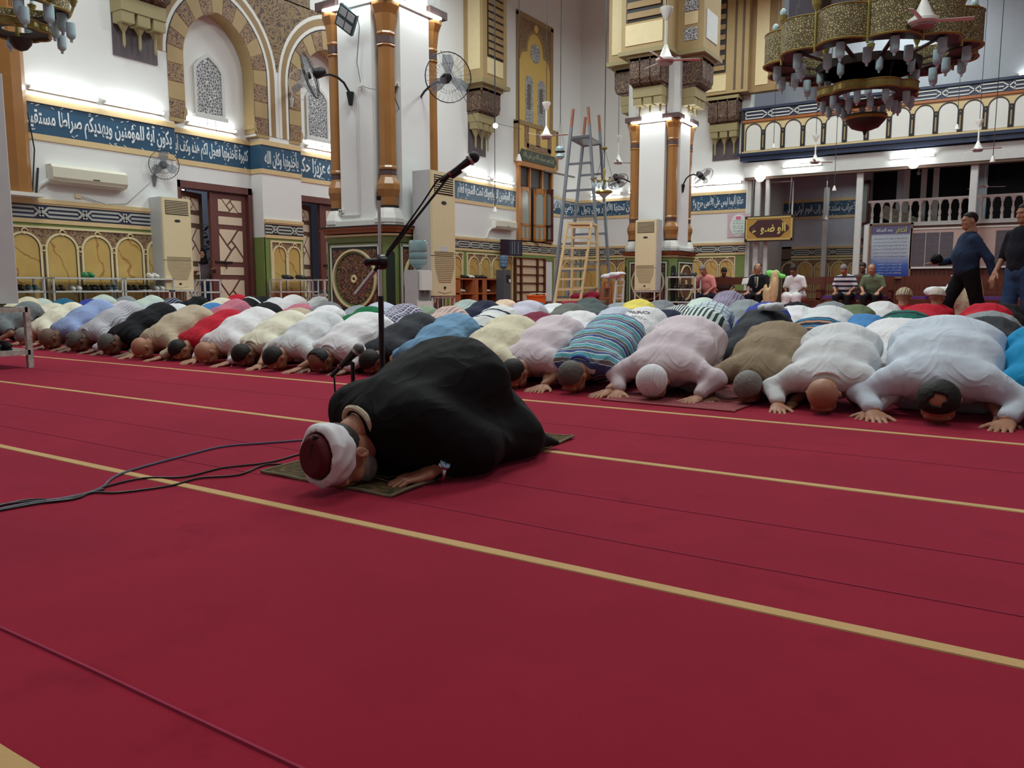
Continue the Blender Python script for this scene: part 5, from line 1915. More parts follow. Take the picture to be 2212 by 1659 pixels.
wa = A[0]['wr'] + V3(0.01, 0.004, -0.002)
wt = thing('wristwatch', 'silver wristwatch with blue dial on the left wrist of imam', 'watch', tuple((im.location.x + wa[0] * math.cos(R(-7)) - wa[1] * math.sin(R(-7)), im.location.y + wa[0] * math.sin(R(-7)) + wa[1] * math.cos(R(-7)), wa[2] + 0.008)), R(-30))
wt.rotation_euler = (R(-12), R(42), R(-25))
wt.scale = (1.2, 1.2, 1.2)
STEEL = M((190, 192, 196), 0.22, 1.0, name='polished_steel')
bnd = MB().tube([(0.036 * math.cos(t), 0, 0.03 * math.sin(t) - 0.004) for t in np.linspace(0, 6.283, 21)[:-1]], 0.0055, 6, True)
bnd.build('bracelet', STEEL, wt, smooth=True)
cs = MB().lathe([(0.019, 0.0), (0.021, 0.004), (0.019, 0.009)], (0.006, 0, 0.026), 18)
wc = cs.build('watch_case', STEEL, wt, smooth=True)
MB().lathe([(0.0165, 0.0), (0.0165, 0.0012)], (0.006, 0, 0.035), 16).build('dial', M((150, 186, 214), 0.2, name='pale_blue_dial'), wc)
MB().box(0.005, -0.001, 0.0362, 0.007, 0.012, 0.037).box(0.006, -0.001, 0.0362, 0.014, 0.001, 0.037).build('watch_hand', BLACK, wc)
# ------------------------------------------------------------------ air conditioners
ACW = M((222, 208, 168), 0.25, var=0.03, name='ivory_plastic')
ACG = M((188, 190, 190), 0.45, name='grey_casing')
WPL = M((228, 228, 222), 0.3, var=0.02, name='white_plastic')
MET = M((206, 206, 204), 0.4, name='white_enamel_tube')
GREY = M((120, 124, 128), 0.45, name='grey_metal')


def tower_ac(label, loc, rz, w=0.58, d=0.38, h=1.8, sticker=False):
    t = thing('tower_air_conditioner', label, 'air conditioner', loc, rz, None)
    MB().cbox((0, 0.02, h / 2), (w, d - 0.04, h), 0, 0.012).build('casing', ACG, t)
    y = -d / 2
    MB().cbox((0, y + 0.015, h * 0.66), (w, 0.05, h * 0.67), 0, 0.015).build('upper_panel', ACW, t)
    lp_ = MB().cbox((0, y + 0.015, h * 0.16), (w, 0.056, h * 0.318), 0, 0.015).build('lower_panel', ACW, t)
    rc_ = MB().box(-w * 0.4, y - 0.014, h * 0.815, w * 0.4, y - 0.008, h * 0.965).build('outlet_recess', DARK, t)
    for i in range(8):
        z = h * (0.825 + 0.0175 * i)
        MB().box(-w * 0.39, y - 0.022, z, w * 0.39, y - 0.014, z + h * 0.007).build('outlet_louvre', ACW, rc_)
    for i in range(17):
        z = h * 0.1 + i * h * 0.0152 + 0.02
        ww = w * (0.26 + 0.16 * min(1, i / 8))
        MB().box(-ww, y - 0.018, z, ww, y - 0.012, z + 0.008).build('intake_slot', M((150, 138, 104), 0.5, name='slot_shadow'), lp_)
    MB().lathe([(0.055, 0), (0.055, 0.006)], (0, 0, 0), 16).xf(Matrix.Translation((0, y - 0.008, h * 0.75)) @ Matrix.Rotation(R(90), 4, 'X') @ Matrix.Diagonal((1.2, 0.5, 1, 1))).build('display', M((60, 62, 70), 0.2, name='display_window'), t)
    MB().prism([(-0.03, h * 0.075), (0.03, h * 0.075), (0.02, h * 0.055), (-0.02, h * 0.055)], y - 0.02, y - 0.01).build('emblem', DARK, t)
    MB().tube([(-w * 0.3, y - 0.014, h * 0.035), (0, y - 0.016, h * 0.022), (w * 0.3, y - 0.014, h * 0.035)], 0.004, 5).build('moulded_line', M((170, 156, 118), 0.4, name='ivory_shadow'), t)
    if sticker:
        MB().box(-0.1, y - 0.013, h * 0.36, 0.08, y - 0.01, h * 0.4).build('paper_label', M((200, 200, 206), 0.6, name='paper'), t)
    return t


def tube_stand(label, loc, rz, w, d, h, levels=(1.0,), r=0.014, group=None, name='metal_stand', cat='stand', mat=MET, boards=True):
    t = thing(name, label, cat, loc, rz, group)
    for x in (-w / 2, w / 2):
        for y in (-d / 2, d / 2):
            MB().box(x - r, y - r, 0, x + r, y + r, h).build('leg', mat, t)
    for l in levels:
        z = h * l
        m = MB()
        m.box(-w / 2, -d / 2 - r, z - 2 * r, w / 2, -d / 2 + r, z).box(-w / 2, d / 2 - r, z - 2 * r, w / 2, d / 2 + r, z)
        m.box(-w / 2 - r, -d / 2, z - 2 * r, -w / 2 + r, d / 2, z).box(w / 2 - r, -d / 2, z - 2 * r, w / 2 + r, d / 2, z)
        m.build('rail', mat, t)
        if boards:
            MB().box(-w / 2 + r, -d / 2 + r, z - 0.012, w / 2 - r, d / 2 - r, z - 0.004).build('shelf_board', mat, t)
    return t


tower_ac('ivory tower air conditioner against left wall beside the patterned door', (-14.09, 9.67, 0.655), R(90), 0.62, 0.4, 1.75)
tube_stand('white tube stand under the tower air conditioner by the patterned door', (-14.0, 9.67, 0), R(90), 0.56, 0.34, 0.65)
tower_ac('tall ivory tower air conditioner beside near pillar, behind microphone boom', (-8.0, 10.14, 0.57), R(90), 0.6, 0.38, 1.92, True)
tube_stand('white stand under the tall air conditioner beside near pillar', (-8.0, 10.14, 0), R(90), 0.56, 0.34, 0.56)
tower_ac('yellowish tower air conditioner standing in front of far pillar', (-8.38, 19.5, 0.62), 0, 0.58, 0.38, 1.8)
tube_stand('white stand under the air conditioner in front of far pillar', (-8.38, 19.5, 0), 0, 0.54, 0.36, 0.61)
tower_ac('grey side of a tower air conditioner at left edge, on chipped stand', (-7.8, 3.43, 0.56), 0, 0.6, 0.37, 1.95)
RUST = M((196, 190, 182), 0.6, var=0.5, scale=30, name='chipped_white_paint')
tube_stand('chipped white metal stand with low shelf at left edge of carpet', (-7.82, 3.4, 0), 0, 0.92, 0.4, 0.53, (1.0, 0.3), 0.022, mat=RUST)


def shoe(t, x, y, z, rz, mat, ln=0.27, kind='shoe'):
    """one shoe, toe along -y"""
    s = Sdf()
    s.limb((0, 0.08, 0.045), (0, -0.06, 0.035), 0.042, 0.036, 0.02, (0.95, 1, 0.9))
    s.limb((0, -0.06, 0.03), (0.004, -0.1, 0.025), 0.036, 0.03, 0.02, (1.05, 1, 0.75))
    s.limb((0, 0.09, 0.05), (0, 0.06, 0.085), 0.035, 0.03, 0.02)
    s.cut((0, 0.07, 0.115), (0.028, 0.055, 0.035))
    return s


_SH = shoe(None, 0, 0, 0, 0, None).mesh(0.011, None, lambda P: -(P[..., 2] - 0.002))
_SHM = None


def shoes(label, loc, rz, mat, sole, group, gap=0.1):
    global _SHM
    t = thing('pair_of_shoes', label, 'shoes', loc, rz, group)
    if _SHM is None:
        _SHM = to_mesh('shoe', [_SH])
    for sx in (-1, 1):
        o = part('shoe', _SHM, mat, t)
        o.location = (sx * gap / 2, 0, 0.012)
        q = bpy.data.objects.get('sole_src')
        m = MB().prism([(0.036 * math.cos(a), 0.135 * math.sin(a)) for a in np.linspace(0, 6.283, 13)[:-1]], 0, 0.016)
        m.v = [(x + sx * gap / 2, z - 0.005, 0.016 - y) for x, y, z in m.v]
        m.v = [(x - sx * gap / 2, y, z - 0.012) for x, y, z in m.v]
        m.build('sole', sole, o)
    return t


DKS = M((30, 28, 30), 0.5, name='black_leather'); BRS = M((70, 50, 40), 0.5, name='brown_leather'); WHS = M((216, 214, 210), 0.6, name='white_canvas')
BLS = M((70, 96, 104), 0.5, name='teal_mesh_fabric'); GRS = M((40, 130, 84), 0.5, name='green_rubber')
RK = 'white metal shoe racks along the left wall'
rk = [((-14.0, 6.6), 0.95, 'white metal shoe rack beside the grey cabinet edge'), ((-14.0, 7.84), 1.22, 'white metal shoe rack holding white and teal sneakers'),
      ((-14.0, 9.0), 0.98, 'white metal shoe rack next to stand of tower air conditioner')]
for (x, y), w, lb in rk:
    tube_stand(lb, (x, y, 0), R(90), w, 0.34, 0.87, (1.0, 0.74, 0.4), 0.014, RK, 'shoe_rack', 'rack')
SG = 'shoes on the left wall racks'
for i, (y, m_, s_, z, lb) in enumerate((
        (6.72, DKS, DKS, 0.645, 'black shoes on rack nearest the grey cabinet edge'), (6.95, BLS, WHS, 0.645, 'teal and white sneakers at end of first shoe rack'),
        (7.38, BRS, DKS, 0.645, 'dark brown shoes at left end of middle shoe rack'), (7.66, WHS, WHS, 0.645, 'bright white sneakers inside middle shoe rack'),
        (7.92, DKS, DKS, 0.645, 'black shoes beside the bright white sneakers'), (8.1, DKS, BRS, 0.645, 'black shoes between other black pair and teal sneakers'),
        (8.33, BLS, WHS, 0.645, 'tall teal sneakers with white soles, right end of middle rack'),
        (8.72, DKS, DKS, 0.645, 'flat black shoes at left of the third rack'), (8.98, DKS, WHS, 0.645, 'black shoes with white soles in third rack'),
        (9.25, WHS, WHS, 0.645, 'off-white sneakers at right end of third rack'), (9.15, WHS, WHS, 0.87, 'off-white sneakers on top of third rack'),
        (7.9, GRS, GRS, 0.87, 'green rubber slippers on top of middle rack'))):
    shoes(lb, (-13.96, y, z), R(78), m_, s_, SG)
tube_stand('narrow white rack between tower air conditioner and patterned door', (-13.9, 10.3, 0), R(90), 0.36, 0.3, 0.86, (1.0, 0.72), 0.014, None, 'metal_rack', 'rack')
tube_stand('wide low white rack in front of green wainscot corner', (-14.0, 12.66, 0), R(90), 1.1, 0.34, 0.88, (1.0, 0.7), 0.013, None, 'metal_rack', 'rack')
tube_stand('narrow white rack with dark shoes by left side of near pillar', (-13.3, 12.9, 0), R(90), 0.36, 0.36, 0.88, (1.0, 0.62), 0.016, None, 'metal_rack', 'rack')
shoes('dark shoes on top of the wide low rack', (-13.98, 12.45, 0.88), R(90), DKS, DKS, SG)
shoes('second dark shoes on top of wide low rack, nearer the pillar', (-13.98, 12.85, 0.88), R(95), DKS, BRS, SG)
shoes('grey and white sneakers on narrow rack by near pillar', (-13.28, 12.9, 0.55), R(75), M((90, 90, 96), 0.5, name='grey_fabric'), WHS, SG)
shoes('black slippers with glossy tops lying on low shelf of chipped stand', (-7.52, 3.4, 0.16), R(100), DKS, DKS, SG)
pg = thing('pouch', 'small purple and black pouch on the chipped stand shelf', 'bag', (-7.72, 3.45, 0.16))
MB().cbox((0, 0, 0.06), (0.12, 0.08, 0.12), 0.2, 0.02).build('pouch_body', M((78, 44, 120), 0.6, name='purple_cloth'), pg)
MB().cbox((0, 0, 0.125), (0.13, 0.09, 0.02), 0.2, 0.02).tube([(-0.04, 0, 0.13), (0, 0, 0.18), (0.04, 0, 0.13)], 0.006, 5).build('pouch_flap', BLACK, pg)


# ------------------------------------------------------------------ split units
def split_ac(label, loc, rz, w=1.3):
    t = thing('wall_air_conditioner', label, 'air conditioner', loc, rz, 'split air conditioners on the left wall')
    pr = [(0, 0.32), (-0.16, 0.32), (-0.22, 0.27), (-0.23, 0.1), (-0.19, 0.04), (-0.05, 0.0), (0, 0.0)]
    n = len(pr)
    for x0, x1, nm, g in ((-w / 2, w / 2, 'casing', 0),):
        MB().add([(x0, y, z) for y, z in pr] + [(x1, y, z) for y, z in pr], [tuple(range(n)), tuple(range(2 * n - 1, n - 1, -1))] + [(i, n + i, n + (i + 1) % n, (i + 1) % n) for i in range(n)]).build(nm, M((212, 210, 192), 0.18, var=0.02, name='glossy_ivory'), t)
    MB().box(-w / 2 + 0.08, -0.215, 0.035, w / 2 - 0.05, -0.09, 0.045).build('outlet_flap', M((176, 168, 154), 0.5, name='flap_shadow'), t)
    MB().box(0.02, -0.236, 0.11, 0.14, -0.23, 0.125).build('nameplate', DARK, t)
    MB().box(-w / 2 - 0.004, -0.2, 0.06, -w / 2, -0.05, 0.28).build('end_panel', WPL, t)
    MB().tube([(-w / 2, -0.06, 0.05), (-w / 2 - 0.15, -0.04, -0.06), (-w / 2 - 0.28, -0.03, -0.3)], 0.035, 7).build('insulated_pipe', GREYW, t)
    return t


split_ac('glossy ivory split air conditioner on near left wall under the frieze', (-14.3, 8.15, 2.47), R(90), 1.35)
split_ac('small white split air conditioner beside the tall shuttered window', (-14.3, 21.55, 2.5), R(90), 1.2)


# ------------------------------------------------------------------ fans
def orient(d, up=(0, 0, 1)):
    """matrix whose -y axis points along d"""
    d = Vector(d).normalized()
    y = -d
    x = y.cross(Vector(up)).normalized() * -1
    x = Vector(up).cross(y).normalized() * -1
    z = x.cross(y)
    return Matrix((x, y, z)).transposed().to_4x4()


WIRE = M((40, 42, 46), 0.4, name='dark_wire')


def wall_fan(label, base, head, axis, r=0.33, mat=BLACK, guard=WIRE, cable=None, blade=None):
    t = thing('wall_fan', label, 'fan', base)
    b, h = Vector(base), Vector(head)
    Mx = Matrix.Translation(h - b) @ orient(axis)
    g = MB()
    for rr, yy in ((r, -0.02), (r, 0.0), (r * 0.55, -0.06), (r * 0.25, -0.07), (r * 0.6, 0.06)):
        g.tube([(rr * math.cos(a), yy, rr * math.sin(a)) for a in np.linspace(0, 6.283, 25)[:-1]], 0.0055 if rr == r else 0.002, 4, True)
    for k in range(28):
        a = k * 2 * math.pi / 28
        c, s = math.cos(a), math.sin(a)
        g.tube([(0.03 * c, -0.075, 0.03 * s), (r * 0.6 * c, -0.062, r * 0.6 * s), (r * c, -0.02, r * s)], 0.0016, 3)
        g.tube([(r * c, 0, r * s), (r * 0.6 * c, 0.06, r * 0.6 * s), (0.05 * c, 0.07, 0.05 * s)], 0.0016, 3)
    g.xf(Mx).build('guard', guard, t)
    MB().lathe([(0.001, 0.045), (0.05, 0.04), (0.05, 0.0)], (0, 0, 0), 12).xf(Mx @ Matrix.Rotation(R(90), 4, 'X')).build('hub', mat, t)
    for k in range(3):
        a = k * 2.094 + 0.4
        pts = [(0.04, -0.03), (r * 0.55, -0.1), (r * 0.88, -0.07), (r * 0.9, 0.06), (r * 0.5, 0.08), (0.04, 0.03)]
        bl = MB().add([(x, -0.02 + z * 0.25, z) for x, z in pts] + [(x, -0.024 + z * 0.25, z) for x, z in pts], [tuple(range(6)), tuple(range(11, 5, -1))] + [(i, 6 + i, 6 + (i + 1) % 6, (i + 1) % 6) for i in range(6)])
        bl.xf(Mx @ Matrix.Rotation(a, 4, 'Y')).build('blade', blade or glassy((150, 160, 168), 'fan_blade', 0.3, 0.5), t)
    MB().lathe([(0.03, 0.24), (0.07, 0.2), (0.08, 0.1), (0.07, 0.06)], (0, 0, 0), 12).xf(Mx @ Matrix.Rotation(R(-90), 4, 'X')).build('motor', mat, t, smooth=True)
    back = Mx @ Vector((0, 0.16, -0.05))
    mid = Vector((back.x * 0.45, back.y * 0.45, back.z + 0.03))
    MB().tube([back, (back + mid) / 2 + Vector((0, 0, 0.03)), mid, mid * 0.5 + Vector((0, 0, back.z * 0.3)), (0, 0, 0.05)], 0.018, 7).build('arm', mat, t, smooth=True)
    MB().lathe([(0.03, -0.12), (0.06, 0.04), (0.065, 0.08)], (0, 0, 0), 6).build('wall_bracket', mat, t)
    return t


wall_fan('black caged fan on front of near pillar, turned to the left', (-9.06, 9.44, 3.62), (-9.3, 8.85, 3.86), (-0.82, -0.5, -0.25), 0.34)
wall_fan('black caged fan on side of near pillar with big round cage', (-8.4, 10.3, 3.62), (-7.55, 9.95, 3.82), (0.8, -0.55, -0.1), 0.36)
wall_fan('white caged fan on wall between the two pointed arches', (-14.3, 13.0, 4.85), (-13.8, 12.9, 5.15), (0.9, -0.35, -0.2), 0.33, GREYW, MET)
wall_fan('grey caged fan on left wall above tower air conditioner', (-14.3, 9.5, 2.75), (-14.05, 9.56, 3.02), (0.9, -0.42, -0.12), 0.27, GREY)
wall_fan('small black fan at left side of far pillar, tilted down', (-9.25, 20.4, 3.45), (-9.15, 19.25, 3.42), (0.6, -0.3, -0.85), 0.27)
wall_fan('small black fan at right side of far pillar, tilted up over frieze', (-7.88, 20.5, 3.3), (-7.3, 20.4, 3.5), (0.7, -0.2, -0.65), 0.3, guard=GREY)


def ceiling_fan(label, loc, size=1.0, ang=0.3):
    t = thing('ceiling_fan', label, 'fan', loc, ang, 'ceiling fans on long rods')
    z0 = 12.6 - loc[2]
    s = size
    MB().lathe([(0.02, 0.24 * s), (0.035 * s, 0.2 * s), (0.1 * s, 0.05 * s), (0.15 * s, 0.02 * s), (0.15 * s, -0.01 * s), (0.12 * s, -0.03 * s)], (0, 0, 0), 18).build('motor_housing', WPL, t, smooth=True)
    MB().lathe([(0.11 * s, -0.055 * s), (0.12 * s, -0.03 * s)], (0, 0, 0), 16).build('motor_base', M((150, 126, 128), 0.3, name='mauve_metal'), t)
    MB().tube([(0, 0, 0.2 * s), (0, 0, 0.62 * s)], 0.022 * s, 8).build('down_rod', WPL, t)
    MB().lathe([(0.02, 0.58 * s), (0.1 * s, 0.74 * s), (0.1 * s, 0.78 * s), (0.02, 0.79 * s)], (0, 0, 0), 16).build('upper_cup', WPL, t, smooth=True)
    MB().tube([(0, 0, 0.78 * s), (0, 0, z0)], 0.008, 5).build('hanging_pipe', DARK, t)
    for k in range(3):
        a = k * 2.094
        MB().add([(0.12, -0.03, 0.01), (0.5, -0.035, 0.02), (0.56, -0.03, 0.02), (0.56, 0.03, 0.0), (0.5, 0.035, 0.0), (0.12, 0.03, 0.0), (0.12, -0.03, 0.005), (0.5, -0.035, 0.014), (0.56, -0.03, 0.014), (0.56, 0.03, -0.006), (0.5, 0.035, -0.006), (0.12, 0.03, -0.005)],
                 [(0, 1, 2, 3, 4, 5), (11, 10, 9, 8, 7, 6)] + [(i, 6 + i, 6 + (i + 1) % 6, (i + 1) % 6) for i in range(6)]).xf(Matrix.Rotation(a, 4, 'Z')).build('blade', WPL, t)
    return t


for lb, l, s_, a in (('white ceiling fan hanging beside crown of far pillar', (-5.24, 12.73, 4.36), 1.05, 0.5), ('white ceiling fan in front of painted panel over tall window', (-10.44, 17.78, 4.45), 1.05, 0.2),
                  ('white ceiling fan between ladder tower and far pillar', (-10.67, 22.43, 4.42), 1.0, 0.9), ('white ceiling fan in front of gallery navy cornice, near right edge', (-1.47, 25.5, 4.4), 1.0, 0.1),
                  ('white ceiling fan over the yellow lettered sign', (-5.66, 25.4, 4.4), 1.0, 0.7), ('large white ceiling fan overlapping rim of big chandelier', (-1.3, 11.1, 3.86), 1.15, 0.4)):
    ceiling_fan(lb, l, s_, a)
for lb, l in (('small white fan under gallery hanging in front of annex wall', (-6.1, 29.3, 3.0)), ('small white fan under gallery above the balustrade', (-1.35, 27.6, 3.62))):
    t = thing('ceiling_fan', lb, 'fan', l, 0.4)
    MB().lathe([(0.015, 0.16), (0.06, 0.06), (0.1, 0.02), (0.1, -0.02)], (0, 0, 0), 12).build('motor_housing', WPL, t, smooth=True)
    MB().tube([(0, 0, 0.14), (0, 0, 4.7 - l[2])], 0.012, 5).build('down_rod', WPL, t)
    for k in range(3):
        MB().box(0.09, -0.045, -0.004, 0.55, 0.045, 0.004).xf(Matrix.Rotation(k * 2.094, 4, 'Z')).build('blade', GREYW, t)


# ------------------------------------------------------------------ chandeliers
def brass_mat():
    t = NT('aged_pierced_brass')
    v = t.coord()
    vo = t.n('TexVoronoi', {'Vector': v, 'Scale': 34.0}, feature='DISTANCE_TO_EDGE')
    f = t.ramp(vo.outputs[0], [(0.0, (1, 1, 1)), (0.12, (1, 1, 1)), (0.2, (0, 0, 0))])
    n = t.noise(v, 5, 4)
    t.bump(f, 0.8, 0.01)
    return t.fin(t.mix(f, t.mix(n, lin((150, 136, 92)), lin((200, 188, 142))), lin((96, 84, 56))), 0.4, 0.3)


BRASS = brass_mat()
BRASSP = M((158, 142, 76), 0.3, 0.45, var=0.2, name='polished_brass')
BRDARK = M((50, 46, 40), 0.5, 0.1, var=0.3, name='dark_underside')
FROST = M((176, 204, 212), 0.3, var=0.05, name='frosted_glass')


def scallop_ring(par, r, z, h, n, bulge, name, mat=BRASS, inner=0.8, soffit=True):
    P = []
    per = 10
    for k in range(n):
        for j in range(per):
            a = 2 * math.pi * (k + j / per) / n
            rr = r + bulge * math.sin(math.pi * j / per)
            P.append((rr * math.cos(a), rr * math.sin(a)))
    m = len(P)
    vs = [(x, y, z) for x, y in P] + [(x, y, z + h) for x, y in P] + [(x * 0.985, y * 0.985, z) for x, y in P] + [(x * 0.985, y * 0.985, z + h) for x, y in P]
    fs = []
    for i in range(m):
        j = (i + 1) % m
        fs += [(i, j, m + j, m + i), (3 * m + i, 3 * m + j, 2 * m + j, 2 * m + i), (m + i, m + j, 3 * m + j, 3 * m + i), (2 * m + i, 2 * m + j, j, i)]
    MB().add(vs, fs).build(name, mat, par)
    rim = MB()
    rim.tube([(x * 1.005, y * 1.005, z + 0.01) for x, y in P], 0.016, 5, True).tube([(x, y, z + h) for x, y in P], 0.01, 5, True)
    rim.build('rim', BRASSP, par)
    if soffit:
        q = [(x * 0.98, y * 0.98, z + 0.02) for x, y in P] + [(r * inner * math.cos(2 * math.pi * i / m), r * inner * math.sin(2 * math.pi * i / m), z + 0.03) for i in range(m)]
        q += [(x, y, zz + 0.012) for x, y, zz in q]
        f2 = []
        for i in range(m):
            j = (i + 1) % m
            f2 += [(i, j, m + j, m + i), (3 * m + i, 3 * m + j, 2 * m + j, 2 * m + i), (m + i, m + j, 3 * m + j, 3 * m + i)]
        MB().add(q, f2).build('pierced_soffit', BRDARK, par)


_gl = None


def glass_cups(par, r, z, n, off=0.0, s=1.0):
    global _gl
    for k in range(n):
        a = 2 * math.pi * (k + off) / n
        if _gl is None:
            ob = MB().lathe([(0.012, -0.03), (0.02, -0.01), (0.015, 0.0), (0.05, 0.03), (0.055, 0.06), (0.055, 0.2)], (0, 0, 0), 10).build('glass_cup', FROST, par, smooth=True)
            _gl = ob.data
        else:
            ob = bpy.data.objects.new('glass_cup', _gl)
            COL.objects.link(ob)
            ob.parent = par
        ob.location = (r * math.cos(a), r * math.sin(a), z)
        ob.scale = (s, s, s)


def chain(par, a, b):
    a, b = Vector(a), Vector(b)
    n = max(2, int((b - a).length / 0.09))
    m = MB()
    d = (b - a) / n
    for i in range(n):
        p = a + d * i
        o = Vector((0.012, 0, 0)) if i % 2 else Vector((0, 0.012, 0))
        m.tube([p + o, p + d * 0.9 + o], 0.004, 4).tube([p - o, p + d * 0.9 - o], 0.004, 4)
    m.build('chain', WIRE, par)


ch = thing('chandelier', 'huge tiered brass mosque chandelier with scalloped drum and frosted cups', 'chandelier', (-2.09, 12.28, 0), 0.15)
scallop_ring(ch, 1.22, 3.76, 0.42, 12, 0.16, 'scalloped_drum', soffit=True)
for k in range(12):
    a = 2 * math.pi * k / 12
    c = (1.24 * math.cos(a), 1.24 * math.sin(a))
    MB().tube([(c[0], c[1], 3.7), (c[0], c[1], 4.2)], 0.018, 6).lathe([(0.015, 4.2), (0.05, 4.28), (0.06, 4.34)], (c[0], c[1], 0), 8).build('drum_rib', BRASSP, ch)
    MB().ball((c[0], c[1], 4.38), 0.045, 8, (1, 1, 1.2)).build('bulb', FROST, ch)
glass_cups(ch, 1.2, 3.56, 12, 0.5)
glass_cups(ch, 0.95, 3.52, 12, 0)
glass_cups(ch, 0.62, 3.5, 8, 0.3, 0.85)
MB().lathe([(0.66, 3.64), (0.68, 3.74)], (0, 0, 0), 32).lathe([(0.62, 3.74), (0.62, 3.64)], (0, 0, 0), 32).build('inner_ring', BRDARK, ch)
for k in range(12):
    a = 2 * math.pi * (k + 0.5) / 12
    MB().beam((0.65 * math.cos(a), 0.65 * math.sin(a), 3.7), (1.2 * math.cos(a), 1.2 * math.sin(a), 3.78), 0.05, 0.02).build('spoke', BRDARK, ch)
scallop_ring(ch, 0.6, 3.3, 0.11, 8, 0.07, 'lower_ring', BRASSP, 0.6)
glass_cups(ch, 0.56, 3.12, 10, 0.2, 0.8)
glass_cups(ch, 0.36, 3.08, 8, 0.2, 0.8)
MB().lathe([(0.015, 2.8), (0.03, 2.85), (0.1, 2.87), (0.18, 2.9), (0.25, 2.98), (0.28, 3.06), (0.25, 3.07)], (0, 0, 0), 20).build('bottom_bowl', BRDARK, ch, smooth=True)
MB().lathe([(0.265, 3.0), (0.285, 3.03), (0.265, 3.06)], (0, 0, 0), 20).build('bowl_rim', BRASSP, ch)
for k in range(4):
    a = k * math.pi / 2 + 0.5
    c, s = math.cos(a), math.sin(a)
    chain(ch, (0.58 * c, 0.58 * s, 3.46), (0.66 * c, 0.66 * s, 3.72))
    chain(ch, (1.1 * c, 1.1 * s, 4.18), (0.05 * c, 0.05 * s, 8.4))
    chain(ch, (0.25 * c, 0.25 * s, 3.06), (0.45 * c, 0.45 * s, 3.32))
MB().tube([(0, 0, 8.4), (0, 0, 12.6)], 0.02, 6).build('suspension_rod', WIRE, ch)

c2 = thing('chandelier', 'part of brass chandelier with frosted cups in top left corner', 'chandelier', (-8.62, 4.32, 0), 0.3)
scallop_ring(c2, 0.42, 3.42, 0.14, 6, 0.06, 'upper_ring')
glass_cups(c2, 0.4, 3.26, 9, 0, 0.9)
scallop_ring(c2, 0.27, 3.2, 0.08, 8, 0.03, 'lower_ring', BRASSP, 0.5)
glass_cups(c2, 0.5, 3.16, 6, 0.4, 0.8)
for k in range(6):
    a = 2 * math.pi * k / 6
    c, s = math.cos(a), math.sin(a)
    MB().tube([(0.4 * c, 0.4 * s, 3.46), (0.5 * c, 0.5 * s, 3.5), (0.53 * c, 0.53 * s, 3.58)], 0.016, 6).lathe([(0.02, 0), (0.045, 0.06)], (0.53 * c, 0.53 * s, 3.58), 8).build('side_arm', BRASSP, c2)
    MB().tube([(0.53 * c, 0.53 * s, 3.6 + 0.02 * j) if j % 2 else (0.545 * c, 0.545 * s, 3.6 + 0.02 * j) for j in range(8)], 0.02, 6).build('spiral_bulb', FROST, c2)
MB().lathe([(0.01, 3.03), (0.06, 3.05), (0.1, 3.1), (0.11, 3.14)], (0.03, 0, 0), 14).build('bottom_bowl', BRDARK, c2, smooth=True)
for k in range(3):
    a = k * 2.094 + 0.4
    chain(c2, (0.38 * math.cos(a), 0.38 * math.sin(a), 3.56), (0.1 * math.cos(a), 0.1 * math.sin(a), 5.6))
MB().tube([(0, 0, 3.1), (0, 0, 12.6)], 0.02, 6).build('suspension_rod', BRASSP, c2)

c3 = thing('chandelier', 'small brass and crystal chandelier hanging before the grey ladder tower', 'chandelier', (-9.6, 19.35, 0), 0.0)
m = MB().lathe([(0.02, 3.35), (0.05, 3.45), (0.02, 3.55), (0.04, 3.7), (0.015, 3.8)], (0, 0, 0), 10)
m.build('stem', BRASSP, c3, smooth=True)
for k in range(10):
    a = 2 * math.pi * k / 10
    c, s = math.cos(a), math.sin(a)
    MB().tube([(0.03 * c, 0.03 * s, 3.5), (0.2 * c, 0.2 * s, 3.44), (0.33 * c, 0.33 * s, 3.5)], 0.012, 5).lathe([(0.02, 0), (0.045, 0.03)], (0.33 * c, 0.33 * s, 3.5), 7).build('arm', BRASSP, c3)
    MB().lathe([(0.012, 3.3), (0.03, 3.36), (0.012, 3.44)], (0.3 * c, 0.3 * s, 0), 6).build('crystal_drop', FROST, c3)
MB().lathe([(0.19, 3.14), (0.23, 3.18), (0.21, 3.22)], (0, 0, 0), 16).build('lower_ring', BRASSP, c3)
MB().lathe([(0.02, 3.0), (0.08, 3.08), (0.2, 3.16)], (0, 0, 0), 12).build('glass_bowl', FROST, c3, smooth=True)
MB().tube([(0, 0, 3.8), (0, 0, 12.6)], 0.012, 5).tube([(0.25, 0, 3.5), (0, 0, 4.3)], 0.006, 4).tube([(-0.25, 0, 3.5), (0, 0, 4.3)], 0.006, 4).build('suspension_rod', WIRE, c3)
MB().lathe([(0.02, 4.25), (0.09, 4.3), (0.02, 4.36)], (0, 0, 0), 8).build('upper_star', BRASSP, c3)

# ------------------------------------------------------------------ hanging lamps and cables
t = thing('hanging_bulb', 'glaring bare bulb hanging on wire beside carved wall bracket', 'lamp', (-11.52, 17.11, 4.71))
MB().ball((0, 0, 0), 0.06, 10).build('bulb', glow((1, 1, 1), 40, 'bare_bulb_glow'), t, smooth=True)
MB().tube([(0, 0, 0.06), (0, 0, 12.6 - 4.71)], 0.006, 5).build('wire', WIRE, t)
t = thing('pendant_lamp', 'white glass pendant lamp hanging left of grey ladder tower', 'lamp', (-11.13, 19.71, 4.3))
MB().lathe([(0.1, 0.1), (0.13, 0.18), (0.1, 0.24)], (0, 0, 0), 14).build('upper_glass', FROST, t, smooth=True)
MB().lathe([(0.06, -0.1), (0.13, -0.03), (0.1, 0.05)], (0, 0, 0), 14).build('lower_glass', FROST, t, smooth=True)
MB().lathe([(0.14, 0.09), (0.14, 0.11)], (0, 0, 0), 14).build('metal_hoop', DARK, t)
